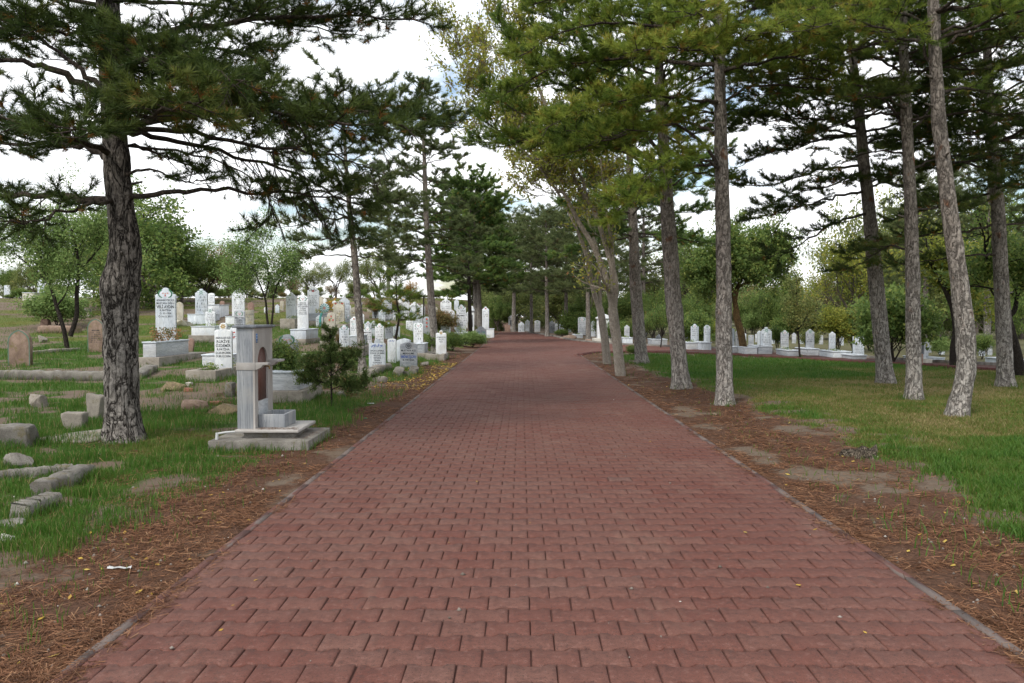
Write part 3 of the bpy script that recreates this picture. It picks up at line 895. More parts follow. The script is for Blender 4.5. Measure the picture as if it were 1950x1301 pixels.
def make_pine(label, path, wpx, total_h, seed, limbs=(), whorl=None, mat='needle_dark', bark='bark_pine', nk=16, nl=.11, nw=.0055,
              group=None, rtop=.28, fis=.0, ns=20, res=.07, name='pine_tree', tone=.4, fine=1., stubs=6, wprof=None):
    rng = R(seed)
    b, pts = trunk_pts(path, None, total_h)
    Y0 = b[1]; r0 = wpx / 2 * Y0 / F
    root = empty(name, b, label, 'tree', group); FEET.append((b[0], b[1], r0 * 1.25, r0 * 1.25, 90))
    L = np.linalg.norm(np.diff(pts, axis=0), axis=1).sum()
    tp = catmull(pts, max(24, int(L / res)))
    S = np.concatenate([[0], np.cumsum(np.linalg.norm(np.diff(tp, axis=0), axis=1))]) - .25
    rr = r0 * np.interp(S / total_h, [0, .05, .3, .65, 1], [1.0, .97, .86, .55, .1])
    if wprof:      # trunk widths measured up the trunk
        zz = [P(0, y, Y0)[2] for y, w_ in wprof] + [b[2] + total_h]; ww = [w_ / 2 * Y0 / F for y, w_ in wprof] + [.04]
        rr = np.interp(tp[:, 2], zz, ww)
    rr = flare(np.maximum(S, 0), rr, h=.35, amt=.38)
    g = Geo(); tube(g, tp, rr, ns, bark_disp(rng, .09, fis))
    def trunk_at(z):
        i = int(np.clip(np.searchsorted(tp[:, 2], z), 1, len(tp) - 1)); return tp[i], rr[i]
    # broken branch stubs on the trunk
    for k in range(stubs):
        z = b[2] + rng.uniform(1.4, total_h * .55); p, r = trunk_at(z); az = rng.uniform(0, 6.28)
        d = nrm(np.array([math.cos(az), math.sin(az), .25])); tube(g, [p + d * r * .6, p + d * (r + rng.uniform(.03, .14))], [.022, .012], 5)
    g.build('trunk', M[bark], root, smooth_=True, loc=b)
    cr = Crown(); gw = Geo()
    for lb in limbs:
        c = [P(x, y, Y0 + dy) for x, y, dy in lb['p']]
        p0, r_ = trunk_at(c[0][2]); c[0] = p0 + nrm(c[1] - p0) * r_ * .5
        pine_limb(cr, gw, c, lb.get('r', .035), rng, lb.get('start', .3), lb.get('step', .17), lb.get('shoot', .7), lb.get('hang', .0), lb.get('tone', tone), fine, lb.get('bare', 0), dead=lb.get('dead', .12), flat=lb.get('flat', .25))
    if whorl:
        z = whorl['z0']; az0 = rng.uniform(0, 6.28)
        while z < total_h - .25:
            f = (z - whorl['z0']) / (total_h - whorl['z0'])
            nlm = whorl.get('n', 4)
            for k in range(nlm):
                az = az0 + (k + rng.uniform(-.25, .25)) * 6.283 / nlm
                if 'az' in whorl and rng.random() < .8: az = rad(rng.uniform(*whorl['az']))
                ln = whorl['len'] * np.interp(f, [0, .3, .7, 1], whorl.get('prof', [.85, 1, .7, .18])) * rng.uniform(.75, 1.15)
                el = rad(np.interp(f, [0, 1], [whorl.get('el0', 4), 45]) + rng.normal(0, 6))
                p0, r_ = trunk_at(b[2] + z + rng.uniform(-.15, .15))
                h = np.array([math.cos(az), math.sin(az), 0])
                dr = whorl.get('droop', .12)
                c = [p0 + h * r_ * .4, p0 + h * ln * .35 + UP * ln * .35 * math.tan(el), p0 + h * ln * .72 + UP * (ln * .72 * math.tan(el) - dr * ln * .5), p0 + h * ln + UP * (ln * math.tan(el) - dr * ln * .75)]
                pine_limb(cr, gw, c, max(.012, whorl.get('r', .03) * (1 - .6 * f)), rng, whorl.get('start', .3), whorl.get('step', .22), whorl.get('shoot', .75), whorl.get('hang', 0), tone, fine, whorl.get('bare', 0), dead=whorl.get('dead', .12))
            az0 += rng.uniform(.6, 1.4); z += whorl['dz'] * rng.uniform(.75, 1.25)
    cr.wood(gw)
    gw.build('branches', M['bark_branch'], root, smooth_=True, loc=b)
    gn = Geo(); cr.needles(gn, nk, nl, nw, rng)
    gn.build('crown', M[mat], root, loc=b)
    return root
GP = 'pines along the paved road'
def pl(*p, **k):
    d = dict(p=list(p)); d.update(k); return d

# the big dark pine on the left
make_pine('large dark pine with fissured bark and a burl leaning over the left gravestones', [(235, 838), (232, 760), (230, 680), (229, 600), (229, 550), (239, 475), (231, 400), (223, 330), (218, 250), (212, 150), (208, 60), (205, 0)], 62, 9.0, 101,
  limbs=[
    pl((255, 385, 0), (330, 366, -.2), (450, 366, -.3), (600, 372, -.2), (700, 392, 0), r=.04, start=.52, hang=.25, shoot=.8, step=0.086),
    pl((205, 392, 0), (120, 375, .1), (20, 372, .1), (-150, 400, .2), r=.06, start=.3, shoot=.9, step=0.101, hang=.2),
    pl((205, 380, 0), (140, 400, -.7), (60, 420, -1.2), (-30, 430, -1.5), r=.03, start=.3, shoot=.7, step=0.115),
    pl((195, 195, 0), (120, 140, -.2), (40, 118, -.3), (-120, 110, -.4), r=.06, start=.55, shoot=.8, step=0.108),
    pl((200, 190, 0), (140, 120, .3), (60, 70, .5), (-60, 40, .8), r=.04, start=.3, shoot=.9, step=0.108),
    pl((205, 305, 0), (150, 278, .4), (60, 275, .8), (-100, 290, 1.2), r=.045, start=.2, shoot=.9, step=0.094),
    pl((205, 300, 0), (140, 265, -.6), (50, 235, -1.0), (-60, 215, -1.2), r=.04, start=.2, shoot=.85, step=0.094),
    pl((245, 268, 0), (300, 290, .5), (345, 310, .9), (390, 325, 1.2), r=.025, start=.4, shoot=.8, hang=.15),
    pl((240, 215, 0), (330, 195, .4), (480, 200, .7), (640, 205, .8), (850, 235, 1.0), r=.06, start=.15, shoot=.95, step=0.072, hang=.12),
    pl((240, 235, 0), (350, 225, -.5), (500, 215, -.8), (640, 230, -.9), (770, 240, -.8), r=.05, start=.15, shoot=.85, step=0.072, hang=.25),
    pl((235, 180, 0), (310, 150, -.9), (390, 145, -1.5), (470, 155, -1.9), r=.04, start=.2, shoot=.85, step=0.086, hang=.1),
    pl((240, 245, 0), (330, 270, .7), (460, 300, 1.3), (600, 350, 1.6), (690, 440, 1.8), r=.04, start=.3, shoot=.8, step=0.101, hang=.5, bare=.35),
    pl((240, 250, 0), (360, 250, .2), (520, 280, .3), (640, 300, .5), (720, 330, .5), r=.04, start=.35, shoot=.8, step=0.094, hang=.5, bare=.3),
    pl((232, 100, 0), (330, 60, .3), (500, 35, .6), (680, 30, .9), (812, 45, 1.0), r=.05, start=.2, shoot=.9, step=0.086),
    pl((232, 90, 0), (350, 90, -.4), (430, 95, -.7), (510, 85, -.9), r=.04, start=.25, shoot=.85, step=0.086),
    pl((190, 70, 0), (120, 10, .2), (30, -20, .2), r=.04, start=.2, shoot=.9, step=0.101),
    pl((190, 60, 0), (120, 60, -.9), (30, 50, -1.4), r=.04, start=.2, shoot=.9, step=0.101),
    pl((215, 240, 0), (190, 235, -1.2), (150, 245, -2.0), (110, 260, -2.4), r=.04, start=.3, shoot=.8, step=0.101),
    pl((225, 230, 0), (270, 225, -1.2), (330, 205, -2.1), (390, 190, -2.5), r=.04, start=.3, shoot=.8, step=0.094, tone=.55),
    pl((222, 160, 0), (250, 120, -1.3), (300, 110, -2.2), r=.04, start=.3, shoot=.8, step=0.101),
    pl((210, 40, 0), (200, -20, -1.4), (190, -40, -2.2), r=.04, start=.3, shoot=.8, step=0.101),
    pl((240, 330, 0), (300, 325, -.4), (350, 345, -.7), (400, 340, -.9), r=.022, start=.4, shoot=.5, bare=.3),
    pl((250, 275, 0), (400, 300, .2), (520, 380, .5), (470, 460, .7), r=.02, start=.4, shoot=.6, hang=.8, bare=.6),
  ],
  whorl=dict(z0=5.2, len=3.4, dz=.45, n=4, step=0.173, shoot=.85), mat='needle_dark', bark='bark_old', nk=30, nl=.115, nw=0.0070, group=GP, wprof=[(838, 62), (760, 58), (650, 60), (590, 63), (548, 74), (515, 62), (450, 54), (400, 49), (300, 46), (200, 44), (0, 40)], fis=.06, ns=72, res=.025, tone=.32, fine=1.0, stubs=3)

# right-hand pines, near to far
make_pine('bent pale trunk pine curving near its foot, rightmost of the near lawn pines', [(1822, 792), (1832, 745), (1840, 690), (1838, 620), (1822, 500), (1808, 400), (1792, 270), (1783, 150), (1777, 0)], 34, 9.5, 102,
  limbs=[pl((1783, 150, 0), (1740, 60, .2), (1650, 45, .3), (1560, 60, .5), r=.03, start=.45, tone=.55),
         pl((1785, 90, 0), (1720, 70, -.8), (1620, 40, -1.3), (1520, 60, -1.6), r=.03, start=.2, tone=.6),
         pl((1783, 60, 0), (1690, 20, -.4), (1580, 10, -.7), (1470, 50, -1.0), r=.03, start=.2, tone=.6),
         pl((1783, 180, 0), (1850, 170, .6), (1930, 190, 1.0), (2020, 220, 1.2), r=.03, start=.3),
         pl((1783, 100, 0), (1860, 60, .1), (1960, 60, .3), (2050, 80, .4), r=.03, start=.2),
         pl((1783, 30, 0), (1860, 10, -.6), (1950, 30, -1), r=.03, start=.2),
         pl((1783, 20, 0), (1850, 20, .9), (1930, 70, 1.5), (2000, 110, 1.8), r=.03, start=.2)],
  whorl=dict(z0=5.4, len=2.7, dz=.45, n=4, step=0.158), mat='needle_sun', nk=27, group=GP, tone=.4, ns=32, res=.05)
make_pine('straight pale trunk pine with orange scars, between two stouter lawn pines', [(1740, 760), (1740, 680), (1738, 560), (1735, 420), (1730, 300), (1724, 180), (1720, 60)], 28, 9.5, 103,
  limbs=[pl((1730, 265, 0), (1700, 210, .2), (1640, 165, .3), (1560, 170, .5), (1400, 185, .6), r=.03, start=.35, tone=.5),
         pl((1725, 260, 0), (1790, 190, .3), (1850, 170, .5), r=.025, start=.4),
         pl((1730, 170, 0), (1640, 165, -.5), (1520, 150, -.9), (1440, 160, -1.1), r=.03, start=.25, tone=.55),
         pl((1728, 300, 0), (1660, 290, .7), (1560, 330, 1.1), r=.025, start=.35),
         pl((1722, 110, 0), (1640, 90, .3), (1540, 80, .5), (1440, 110, .7), r=.03, start=.25, tone=.5),
         pl((1735, 480, 0), (1690, 470, 1.2), (1640, 500, 1.9), (1600, 520, 2.2), r=.025, start=.35),
         pl((1738, 400, 0), (1800, 395, 1.1), (1880, 390, 1.6), r=.025, start=.3),
         pl((1738, 330, 0), (1790, 300, .9), (1880, 290, 1.5), (1970, 310, 1.9), r=.025, start=.25)],
  whorl=dict(z0=4.9, len=2.6, dz=.5, n=4, step=0.173), mat='needle_dark', nk=23, nw=0.0087, group=GP, tone=.5, ns=28, res=.06)
make_pine('tall straight pine with pale scaly trunk closest to the right road edge', [(1380, 770), (1379, 650), (1378, 500), (1375, 350), (1372, 250), (1371, 150), (1370, 60)], 31, 10.5, 104,
  limbs=[pl((1375, 330, 0), (1300, 240, -.3), (1230, 245, -.5), (1140, 265, -.7), r=.035, start=.25, tone=.6, step=0.086),
         pl((1375, 270, 0), (1330, 238, .2), (1260, 240, .4), (1160, 265, .5), (1060, 300, .7), r=.035, start=.25, tone=.5, step=0.086),
         pl((1375, 325, 0), (1320, 300, -.8), (1250, 320, -1.4), (1180, 380, -1.8), r=.03, start=.3, tone=.6, step=0.086, hang=.1),
         pl((1373, 310, 0), (1300, 325, -.4), (1220, 370, -.7), (1150, 420, -.8), r=.03, start=.3, tone=.6, step=0.086),
         pl((1375, 195, 0), (1310, 190, -.5), (1230, 185, -.9), (1120, 205, -1.1), (1030, 250, -1.2), r=.035, start=.2, tone=.6, step=0.086),
         pl((1372, 130, 0), (1290, 120, .3), (1180, 110, .6), (1060, 130, .8), (960, 180, .9), r=.04, start=.2, tone=.45, step=0.086),
         pl((1372, 120, 0), (1350, 100, -1.1), (1290, 90, -1.8), (1200, 100, -2.3), r=.03, start=.25, tone=.65, step=0.086),
         pl((1371, 80, 0), (1290, 60, -.3), (1180, 40, -.5), (1080, 60, -.6), (985, 110, -.6), r=.04, start=.2, tone=.5, step=0.086),
         pl((1371, 40, 0), (1280, 0, .2), (1150, -20, .4), (1010, 10, .5), r=.04, start=.2, tone=.5, step=0.094),
         pl((1371, 140, 0), (1430, 120, -.4), (1510, 110, -.6), (1590, 140, -.6), r=.035, start=.15, tone=.65, step=0.086),
         pl((1372, 90, 0), (1420, 70, -1), (1480, 60, -1.7), (1560, 60, -2.1), r=.03, start=.2, tone=.65, step=0.094),
         pl((1371, 50, 0), (1450, 10, .3), (1560, 0, .5), (1660, 30, .7), r=.035, start=.2, tone=.6, step=0.094),
         pl((1375, 200, 0), (1430, 165, .1), (1530, 165, .2), (1600, 170, .3), (1640, 160, .3), r=.028, start=.5, tone=.5, hang=.15),
         pl((1374, 128, 0), (1430, 135, .6), (1500, 140, .9), (1530, 170, 1.1), r=.03, start=.2, tone=.5),
         pl((1371, 60, 0), (1340, 30, -1.3), (1300, 20, -2.2), r=.03, start=.3, tone=.65)],
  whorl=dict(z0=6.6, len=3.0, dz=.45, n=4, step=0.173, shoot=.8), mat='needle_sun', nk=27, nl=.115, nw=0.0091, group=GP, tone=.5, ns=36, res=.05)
make_pine('thick pine with whitish plated trunk just left of the tall straight one', [(1297, 740), (1290, 650), (1280, 540), (1272, 420), (1267, 330), (1262, 250), (1256, 150)], 32, 9.5, 105,
  limbs=[pl((1268, 330, 0), (1190, 270, -.3), (1100, 240, -.5), (1000, 220, -.5), (925, 175, -.4), r=.045, start=.15, tone=.35, step=0.094),
         pl((1268, 300, 0), (1180, 200, .2), (1090, 150, .3), (1000, 100, .5), (950, 40, .6), r=.045, start=.2, tone=.35, step=0.094),
         pl((1268, 330, 0), (1190, 290, .3), (1100, 280, .5), (1000, 270, .6), (900, 270, .8), r=.04, start=.2, tone=.35, step=0.094),
         pl((1266, 315, 0), (1180, 280, -.8), (1080, 275, -1.2), (980, 265, -1.4), (920, 230, -1.5), r=.035, start=.25, tone=.4, step=0.094),
         pl((1262, 250, 0), (1160, 190, -.9), (1070, 160, -1.3), (990, 170, -1.5), r=.035, start=.2, tone=.4, step=0.094),
         pl((1260, 180, 0), (1160, 90, .2), (1080, 50, .3), (1010, 20, .4), r=.035, start=.2, tone=.4, step=0.101),
         pl((1270, 360, 0), (1330, 330, .3), (1380, 345, .5), r=.025, start=.3, tone=.4),
         pl((1268, 300, 0), (1330, 250, .9), (1400, 250, 1.4), r=.03, start=.3, tone=.35),
         pl((1260, 160, 0), (1330, 100, .5), (1400, 60, .8), r=.035, start=.2, tone=.4)],
  whorl=dict(z0=5.2, len=3.2, dz=.5, n=4, step=0.173, shoot=.85), mat='needle_sun', nk=23, nl=.12, nw=0.0104, group=GP, tone=.32, ns=32, res=.06)
make_pine('dark leaning pine with long drooping side branches, left of the lawn trio', [(1686, 730), (1678, 640), (1666, 520), (1655, 400), (1643, 290), (1632, 180), (1622, 90)], 30, 9.5, 106,
  limbs=[pl((1660, 407, 0), (1600, 420, -.3), (1540, 455, -.5), (1460, 495, -.7), r=.035, start=.3, shoot=.8, hang=.15),
         pl((1655, 365, 0), (1580, 378, -.2), (1500, 400, -.3), (1425, 420, -.4), r=.035, start=.3, shoot=.85, hang=.15),
         pl((1650, 320, 0), (1560, 325, .2), (1480, 350, .3), (1405, 350, .4), r=.035, start=.25, shoot=.65),
         pl((1648, 325, 0), (1590, 350, -.9), (1510, 370, -1.4), (1450, 400, -1.7), r=.03, start=.25, shoot=.6, hang=.15),
         pl((1643, 260, 0), (1570, 265, .1), (1480, 285, .1), (1400, 320, 0), r=.035, start=.25, shoot=.7),
         pl((1640, 250, 0), (1570, 225, -.7), (1480, 230, -1.1), (1400, 245, -1.3), r=.035, start=.2, shoot=.7),
         pl((1634, 190, 0), (1560, 180, .4), (1480, 205, .7), (1410, 235, .9), r=.035, start=.2, shoot=.7),
         pl((1630, 150, 0), (1560, 130, -.4), (1480, 120, -.6), (1420, 150, -.8), r=.03, start=.2, shoot=.7),
         pl((1655, 360, 0), (1700, 350, .6), (1760, 380, 1.0), r=.03, start=.25, shoot=.6),
         pl((1643, 280, 0), (1700, 255, .4), (1770, 260, .7), r=.03, start=.25, shoot=.6),
         pl((1640, 230, 0), (1690, 205, -.4), (1760, 215, -.7), r=.03, start=.25, shoot=.6),
         pl((1668, 450, 0), (1640, 470, -.8), (1615, 490, -1.2), r=.02, start=.3, shoot=.4)],
  whorl=dict(z0=5.3, len=2.8, dz=.5, n=4, step=0.173, shoot=.8), mat='needle_dark', nk=23, nl=.12, nw=0.0109, group=GP, tone=.3, ns=28, res=.06)
make_pine('darker pine trunk at the right border of the lawn with long level branches', [(1914, 736), (1912, 640), (1906, 520), (1900, 400), (1890, 280), (1884, 190), (1880, 80)], 29, 9.5, 107,
  limbs=[pl((1902, 430, 0), (1840, 440, .1), (1760, 448, .2), (1690, 460, .3), r=.03, start=.3, shoot=.65),
         pl((1908, 490, 0), (1860, 485, -.2), (1780, 495, -.2), (1680, 510, -.1), r=.028, start=.4, shoot=.6, bare=.1),
         pl((1898, 370, 0), (1840, 380, .3), (1760, 400, .5), (1700, 420, .7), r=.03, start=.25, shoot=.7),
         pl((1893, 330, 0), (1820, 310, -.2), (1740, 320, -.3), (1680, 340, -.2), r=.03, start=.25, shoot=.7),
         pl((1890, 260, 0), (1830, 240, .2), (1770, 250, .3), (1700, 270, .5), r=.03, start=.2, shoot=.75),
         pl((1898, 375, 0), (1950, 340, .2), (2030, 330, .4), r=.03, start=.25, shoot=.7),
         pl((1902, 440, 0), (1970, 420, .5), (2050, 410, .9), r=.03, start=.25, shoot=.7),
         pl((1890, 280, 0), (1960, 250, -.3), (2040, 240, -.5), r=.03, start=.2, shoot=.75),
         pl((1886, 200, 0), (1830, 170, -.9), (1750, 160, -1.4), r=.03, start=.2, shoot=.75),
         pl((1886, 200, 0), (1850, 150, .9), (1790, 110, 1.5), r=.03, start=.2, shoot=.75),
         pl((1884, 150, 0), (1950, 110, -.6), (2010, 100, -1), r=.03, start=.2, shoot=.75),
         pl((1898, 360, 0), (1930, 350, -1.4), (1960, 355, -2.2), r=.03, start=.25, shoot=.7)],
  whorl=dict(z0=4.6, len=3.0, dz=.42, n=5, step=0.158, shoot=.85), mat='needle_dark', nk=23, nl=.12, nw=0.0104, group=GP, tone=.38, ns=24, res=.07)
make_pine('grey pine trunk at the lawn edge just right of the forked broadleaf pair', [(1222, 692), (1216, 620), (1210, 540), (1207, 460), (1204, 400), (1200, 330)], 24, 9.5, 108,
  limbs=[pl((1206, 440, 0), (1160, 430, .2), (1100, 440, .4), r=.03, start=.3)],
  whorl=dict(z0=4.0, len=2.9, dz=.6, n=4, step=0.216, shoot=.9), mat='needle_mid', nk=23, nl=.14, nw=0.0174, group=GP, tone=.4, ns=20, res=.1)
# left of the road, further along
make_pine('slender pine rising among gravestones behind the small cedar', [(690, 712), (688, 660), (682, 580), (676, 500), (668, 420), (660, 330), (655, 240)], 15, 7.0, 109,
  limbs=[pl((675, 490, 0), (630, 485, -.3), (570, 492, -.5), r=.025, start=.5, shoot=.5, bare=.5), pl((678, 490, 0), (720, 490, .3), (770, 520, .5), r=.02, start=.4, shoot=.6)],
  whorl=dict(z0=3.1, len=2.1, dz=0.48, n=4, step=0.26, shoot=.7, el0=-2), mat='needle_pale', nk=20, nl=.14, nw=0.0141, group=GP, tone=.42, ns=20, res=.08)
make_pine('narrow pine with a pointed open top beside the leftmost bend of the road edge', [(829, 672), (825, 620), (819, 540), (814, 460), (811, 400), (808, 300), (803, 200), (800, 150)], 15, 10.0, 110,
  whorl=dict(z0=3.3, len=2.2, dz=0.57, n=4, step=0.26, shoot=.8, prof=[.9, 1, .5, .12], el0=0), mat='needle_pale', nk=20, nl=.14, nw=0.0196, group=GP, tone=.4, ns=20, res=.1)
make_pine('dense dark pine behind the narrow pointed one, thin black trunk', [(897, 652), (895, 600), (893, 540), (895, 480)], 8, 8.3, 111,
  whorl=dict(z0=3.0, len=2.6, dz=.36, n=5, step=0.158, shoot=.85, prof=[1, 1, .7, .2]), mat='needle_mid', nk=20, nl=.14, nw=0.0261, group=GP, tone=.42, ns=10, res=.15, bark='bark_dark')
make_pine('pine with pale trunk partly behind the dark thin one, left verge', [(914, 628), (912, 590), (911, 550)], 11, 9.0, 112,
  whorl=dict(z0=3.4, len=2.8, dz=.42, n=5, step=0.187, shoot=.9), mat='needle_pale', nk=23, nl=.18, nw=0.0305, group=GP, tone=.45, ns=10, res=.15)
# ------------------------------------------------------------------ broadleaf trees and shrubs
def grow(cr, g, p, d, L, r, lev, rng, o):
    n = 5; pts = [np.array(p, float)]; dd = nrm(d)
    for i in range(n):
        dd = nrm(dd + rng.normal(0, o.get('wig', .12), 3) + UP * o.get('up', .06)); pts.append(pts[-1] + dd * L / n)
    pts = np.array(pts); r1 = r * (.62 if lev else .4)
    rads = np.linspace(r, r1, n + 1)
    if r > .016: tube(g, pts, rads, 8 if r > .06 else 5, cap=True)
    else:
        for i in range(n): cr.seg(pts[i], pts[i + 1], max(rads[i], o.get('tw', .004)), max(rads[i + 1], o.get('tw', .004) * .8))
    if lev == 0:
        for f in np.linspace(.2, 1, o.get('tips', 5)):
            i = min(int(f * n), n - 1); q = pts[i] + (pts[i + 1] - pts[i]) * (f * n - i)
            if rng.random() < o.get('leafy', 1.): cr.tuft(q, dd, 1, np.clip(rng.normal(o.get('tone', .45), .18), .02, .98))
        return
    k = o.get('k', 4)
    for j in range(k):
        f = rng.uniform(.35, 1) if j < k - 1 else 1.
        i = min(int(f * n), n - 1); q = pts[i] + (pts[i + 1] - pts[i]) * (f * n - i)
        rv = nrm(rng.normal(size=3)); rv = nrm(rv - dd * np.dot(rv, dd))
        a = rad(rng.uniform(22, o.get('ang', 58))) if j < k - 1 else rad(rng.uniform(5, 25))
        nd = dd * math.cos(a) + rv * math.sin(a)
        grow(cr, g, q, nd, L * rng.uniform(.58, .82), max(r1 * rng.uniform(.6, .85), .004), lev - 1, rng, o)


def broadleaf_geo(seed, H, o, lev=3, trunk_frac=.3, r=None, leaf=.1, k=10, spread=.16, stems=1):
    """trunk, limbs and leaves of one broadleaf tree at the origin"""
    rng = R(seed); cr = Crown(); gt = Geo(); gl = Geo()
    r = r or H * .022
    for s in range(stems):
        d = UP + (rng.normal(0, .06, 3) if stems == 1 else np.array([math.cos(s * 2.4 + seed), math.sin(s * 2.4 + seed), 0]) * o.get('fork', .35))
        d0 = nrm(d); t0 = H * trunk_frac
        path = catmull([[0, 0, -.2], [0, 0, .0], d0 * t0 * .5 + rng.normal(0, .03, 3) * H * .1, d0 * t0], 10)
        tube(gt, path, np.linspace(r * 1.25, r * .8, 10), 10, bark_disp(rng, .08))
        for j in range(o.get('main', 4)):
            az = j * 6.283 / o.get('main', 4) + rng.uniform(-.5, .5); a = rad(rng.uniform(15, o.get('open', 50)))
            nd = nrm(np.array([math.cos(az) * math.sin(a), math.sin(az) * math.sin(a), math.cos(a)]) + d0 * .2)
            q = path[-1] - d0 * t0 * rng.uniform(0, .25)
            grow(cr, gt, q, nd, H * o.get('first', .3) * rng.uniform(.8, 1.2), r * .6, lev - 1, rng, o)
    cr.wood(gt); cr.leaves(gl, k, leaf, spread, rng)
    return gt, gl

PROTO = {}
def proto(key, bark, *a, **kw):
    gt, gl = broadleaf_geo(*a, **kw)
    PROTO[key] = (gt, gl, bark, a[1], {})

def plant_tree(key, pos, height, label, mat, group=None, rz=0., name='broadleaf_tree', cat='tree', wide=1.):
    """a tree of one of the kinds grown above, standing at pos"""
    gt, gl, bark, H, cache = PROTO[key]
    root = empty(name, pos, label, cat, group, rz)
    s = height / H; root.scale = (s * wide, s * wide, s)
    if mat not in cache:
        a = gt.build('trunk', M[bark], root, smooth_=True); b = gl.build('crown', M[mat], root); cache[mat] = (a, b)
    else:
        for c in cache[mat]:
            q = c.copy(); COL.objects.link(q); q.parent = root
    return root

proto('round', 'bark_far', 201, 6.5, dict(main=5, open=85, k=5, tips=5, first=.33, up=.03), lev=4, trunk_frac=.13, leaf=.19, k=9, spread=.2)
proto('round_b', 'bark_far', 202, 6.5, dict(main=5, open=78, k=5, tips=5, first=.35, up=.03), lev=4, trunk_frac=.14, leaf=.19, k=9, spread=.2)
proto('airy', 'bark_far', 203, 6.0, dict(main=4, open=50, k=4, tips=4, first=.32, wig=.16), lev=4, trunk_frac=.15, leaf=.15, k=7, spread=.16)
proto('airy_b', 'bark_far', 204, 6.0, dict(main=5, open=58, k=4, tips=4, first=.34, wig=.16), lev=4, trunk_frac=.14, leaf=.15, k=7, spread=.18)
proto('bare', 'bark_far', 205, 6.0, dict(main=5, open=45, k=5, tips=4, first=.3, leafy=.55, up=.09), lev=4, trunk_frac=.22, leaf=.1, k=4, spread=.1)
proto('bush', 'bark_dark', 206, 1.6, dict(main=4, open=60, k=4, tips=4, first=.34, fork=.5), lev=3, trunk_frac=.18, leaf=.09, k=10, spread=.09, stems=4, r=.018)
proto('bush_b', 'bark_dark', 207, 1.6, dict(main=4, open=40, k=4, tips=4, first=.38, fork=.3, up=.15), lev=3, trunk_frac=.2, leaf=.07, k=9, spread=.08, stems=5, r=.014)
proto('upright', 'bark_dark', 208, 3.4, dict(main=5, open=34, k=5, tips=4, first=.34, up=.12), lev=3, trunk_frac=.26, leaf=.085, k=8, spread=.1, r=.04)

def at_px(px, Y):
    X = (px - CX) / F * Y; return np.array([X, Y, gz1(X, Y)])
def h_to(px, py, Y, pos): return P(px, py, Y)[2] - pos[2]

def bg(key, px, top, Y, mat, label, wide=1., group='trees behind the graves', **k):
    p = at_px(px, Y); p[2] = gz1(p[0], p[1]); return plant_tree(key, p, h_to(px, top, Y, p), label, mat, group, rz=(px * 1.7) % 6.28, wide=wide, **k)

# left: trees along the hill
bg('round', 285, 358, 44, 'leaf_green', 'large dark green round tree on the hill just right of the big pine trunk', 1.25)
bg('round_b', 345, 440, 47, 'leaf_green', 'lower dark green tree between the large hill tree and the rusty tree', 1.2)
bg('round_b', 236, 420, 52, 'leaf_green', 'dark green tree mostly hidden behind the big left pine trunk', .9)
bg('round_b', 392, 455, 49, 'leaf_rust', 'small tree with reddish brown tints right of the dark green hill tree', .95)
bg('bare', 436, 478, 66, 'leaf_rust', 'thin half bare brownish tree on the hill crest beyond the rusty tree', 1.)
bg('round', 470, 520, 60, 'leaf_olive', 'low dark tree on the crest behind the slender airy tree', 1.0)
bg('airy_b', 590, 500, 62, 'leaf_olive', 'olive tree on the crest behind the tallest gravestones', 1.3)
bg('bare', 556, 525, 58, 'leaf_rust', 'low brown half bare tree left of the olive crest tree', 1.1)
bg('airy', 640, 488, 60, 'leaf_olive', 'loose olive tree behind the stones left of the slender pine', 1.2)
bg('round_b', 690, 545, 54, 'leaf_green', 'green bushy tree just behind the slender pine trunk', .8)
bg('upright', 735, 535, 57, 'needle_mid', 'dark bushy conifer behind the paired grey and white stones', 1.5)
bg('airy_b', 722, 470, 66, 'leaf_olive', 'tall loose olive tree far beyond the grey stone pair', 1.2)
bg('airy', 783, 532, 56, 'leaf_gold', 'small golden orange autumn tree left of the narrow pointed pine', .8)
bg('round', 812, 560, 56, 'leaf_olive', 'dark olive bushy tree beneath the golden one', .9)
bg('round_b', 860, 555, 62, 'leaf_yellow', 'yellow green tree behind the road edge pines on the left', 1.)
bg('round', 948, 560, 75, 'leaf_green', 'deep green bushy tree at the left end of the far road', .9)
bg('round_b', 930, 520, 88, 'leaf_olive', 'olive tree far behind the left road edge', 1.)
bg('round_b', 20, 500, 62, 'leaf_green', 'dark green bush like tree on the far left skyline', .8)
bg('round', 66, 488, 60, 'leaf_olive', 'olive tree behind the white slab on the far left crest', .8)
bg('airy', 180, 470, 58, 'leaf_pale', 'pale tree on the crest just left of the big pine trunk', 1.1)
# beyond the end of the road
bg('round', 1010, 520, 96, 'leaf_green', 'green tree closing the view at the far end of the road', 1.)
bg('round_b', 1065, 505, 88, 'leaf_olive', 'olive tree right of the one closing the road view', 1.1)
bg('airy', 985, 545, 110, 'leaf_rust', 'brownish distant tree beyond the far end of the road', 1.2)
bg('round', 1105, 560, 62, 'leaf_green', 'dark green bushy tree left of the forked trunks across the branch road', .9)
bg('airy', 1118, 480, 80, 'leaf_olive', 'loose olive tree high behind the forked trunks', 1.)
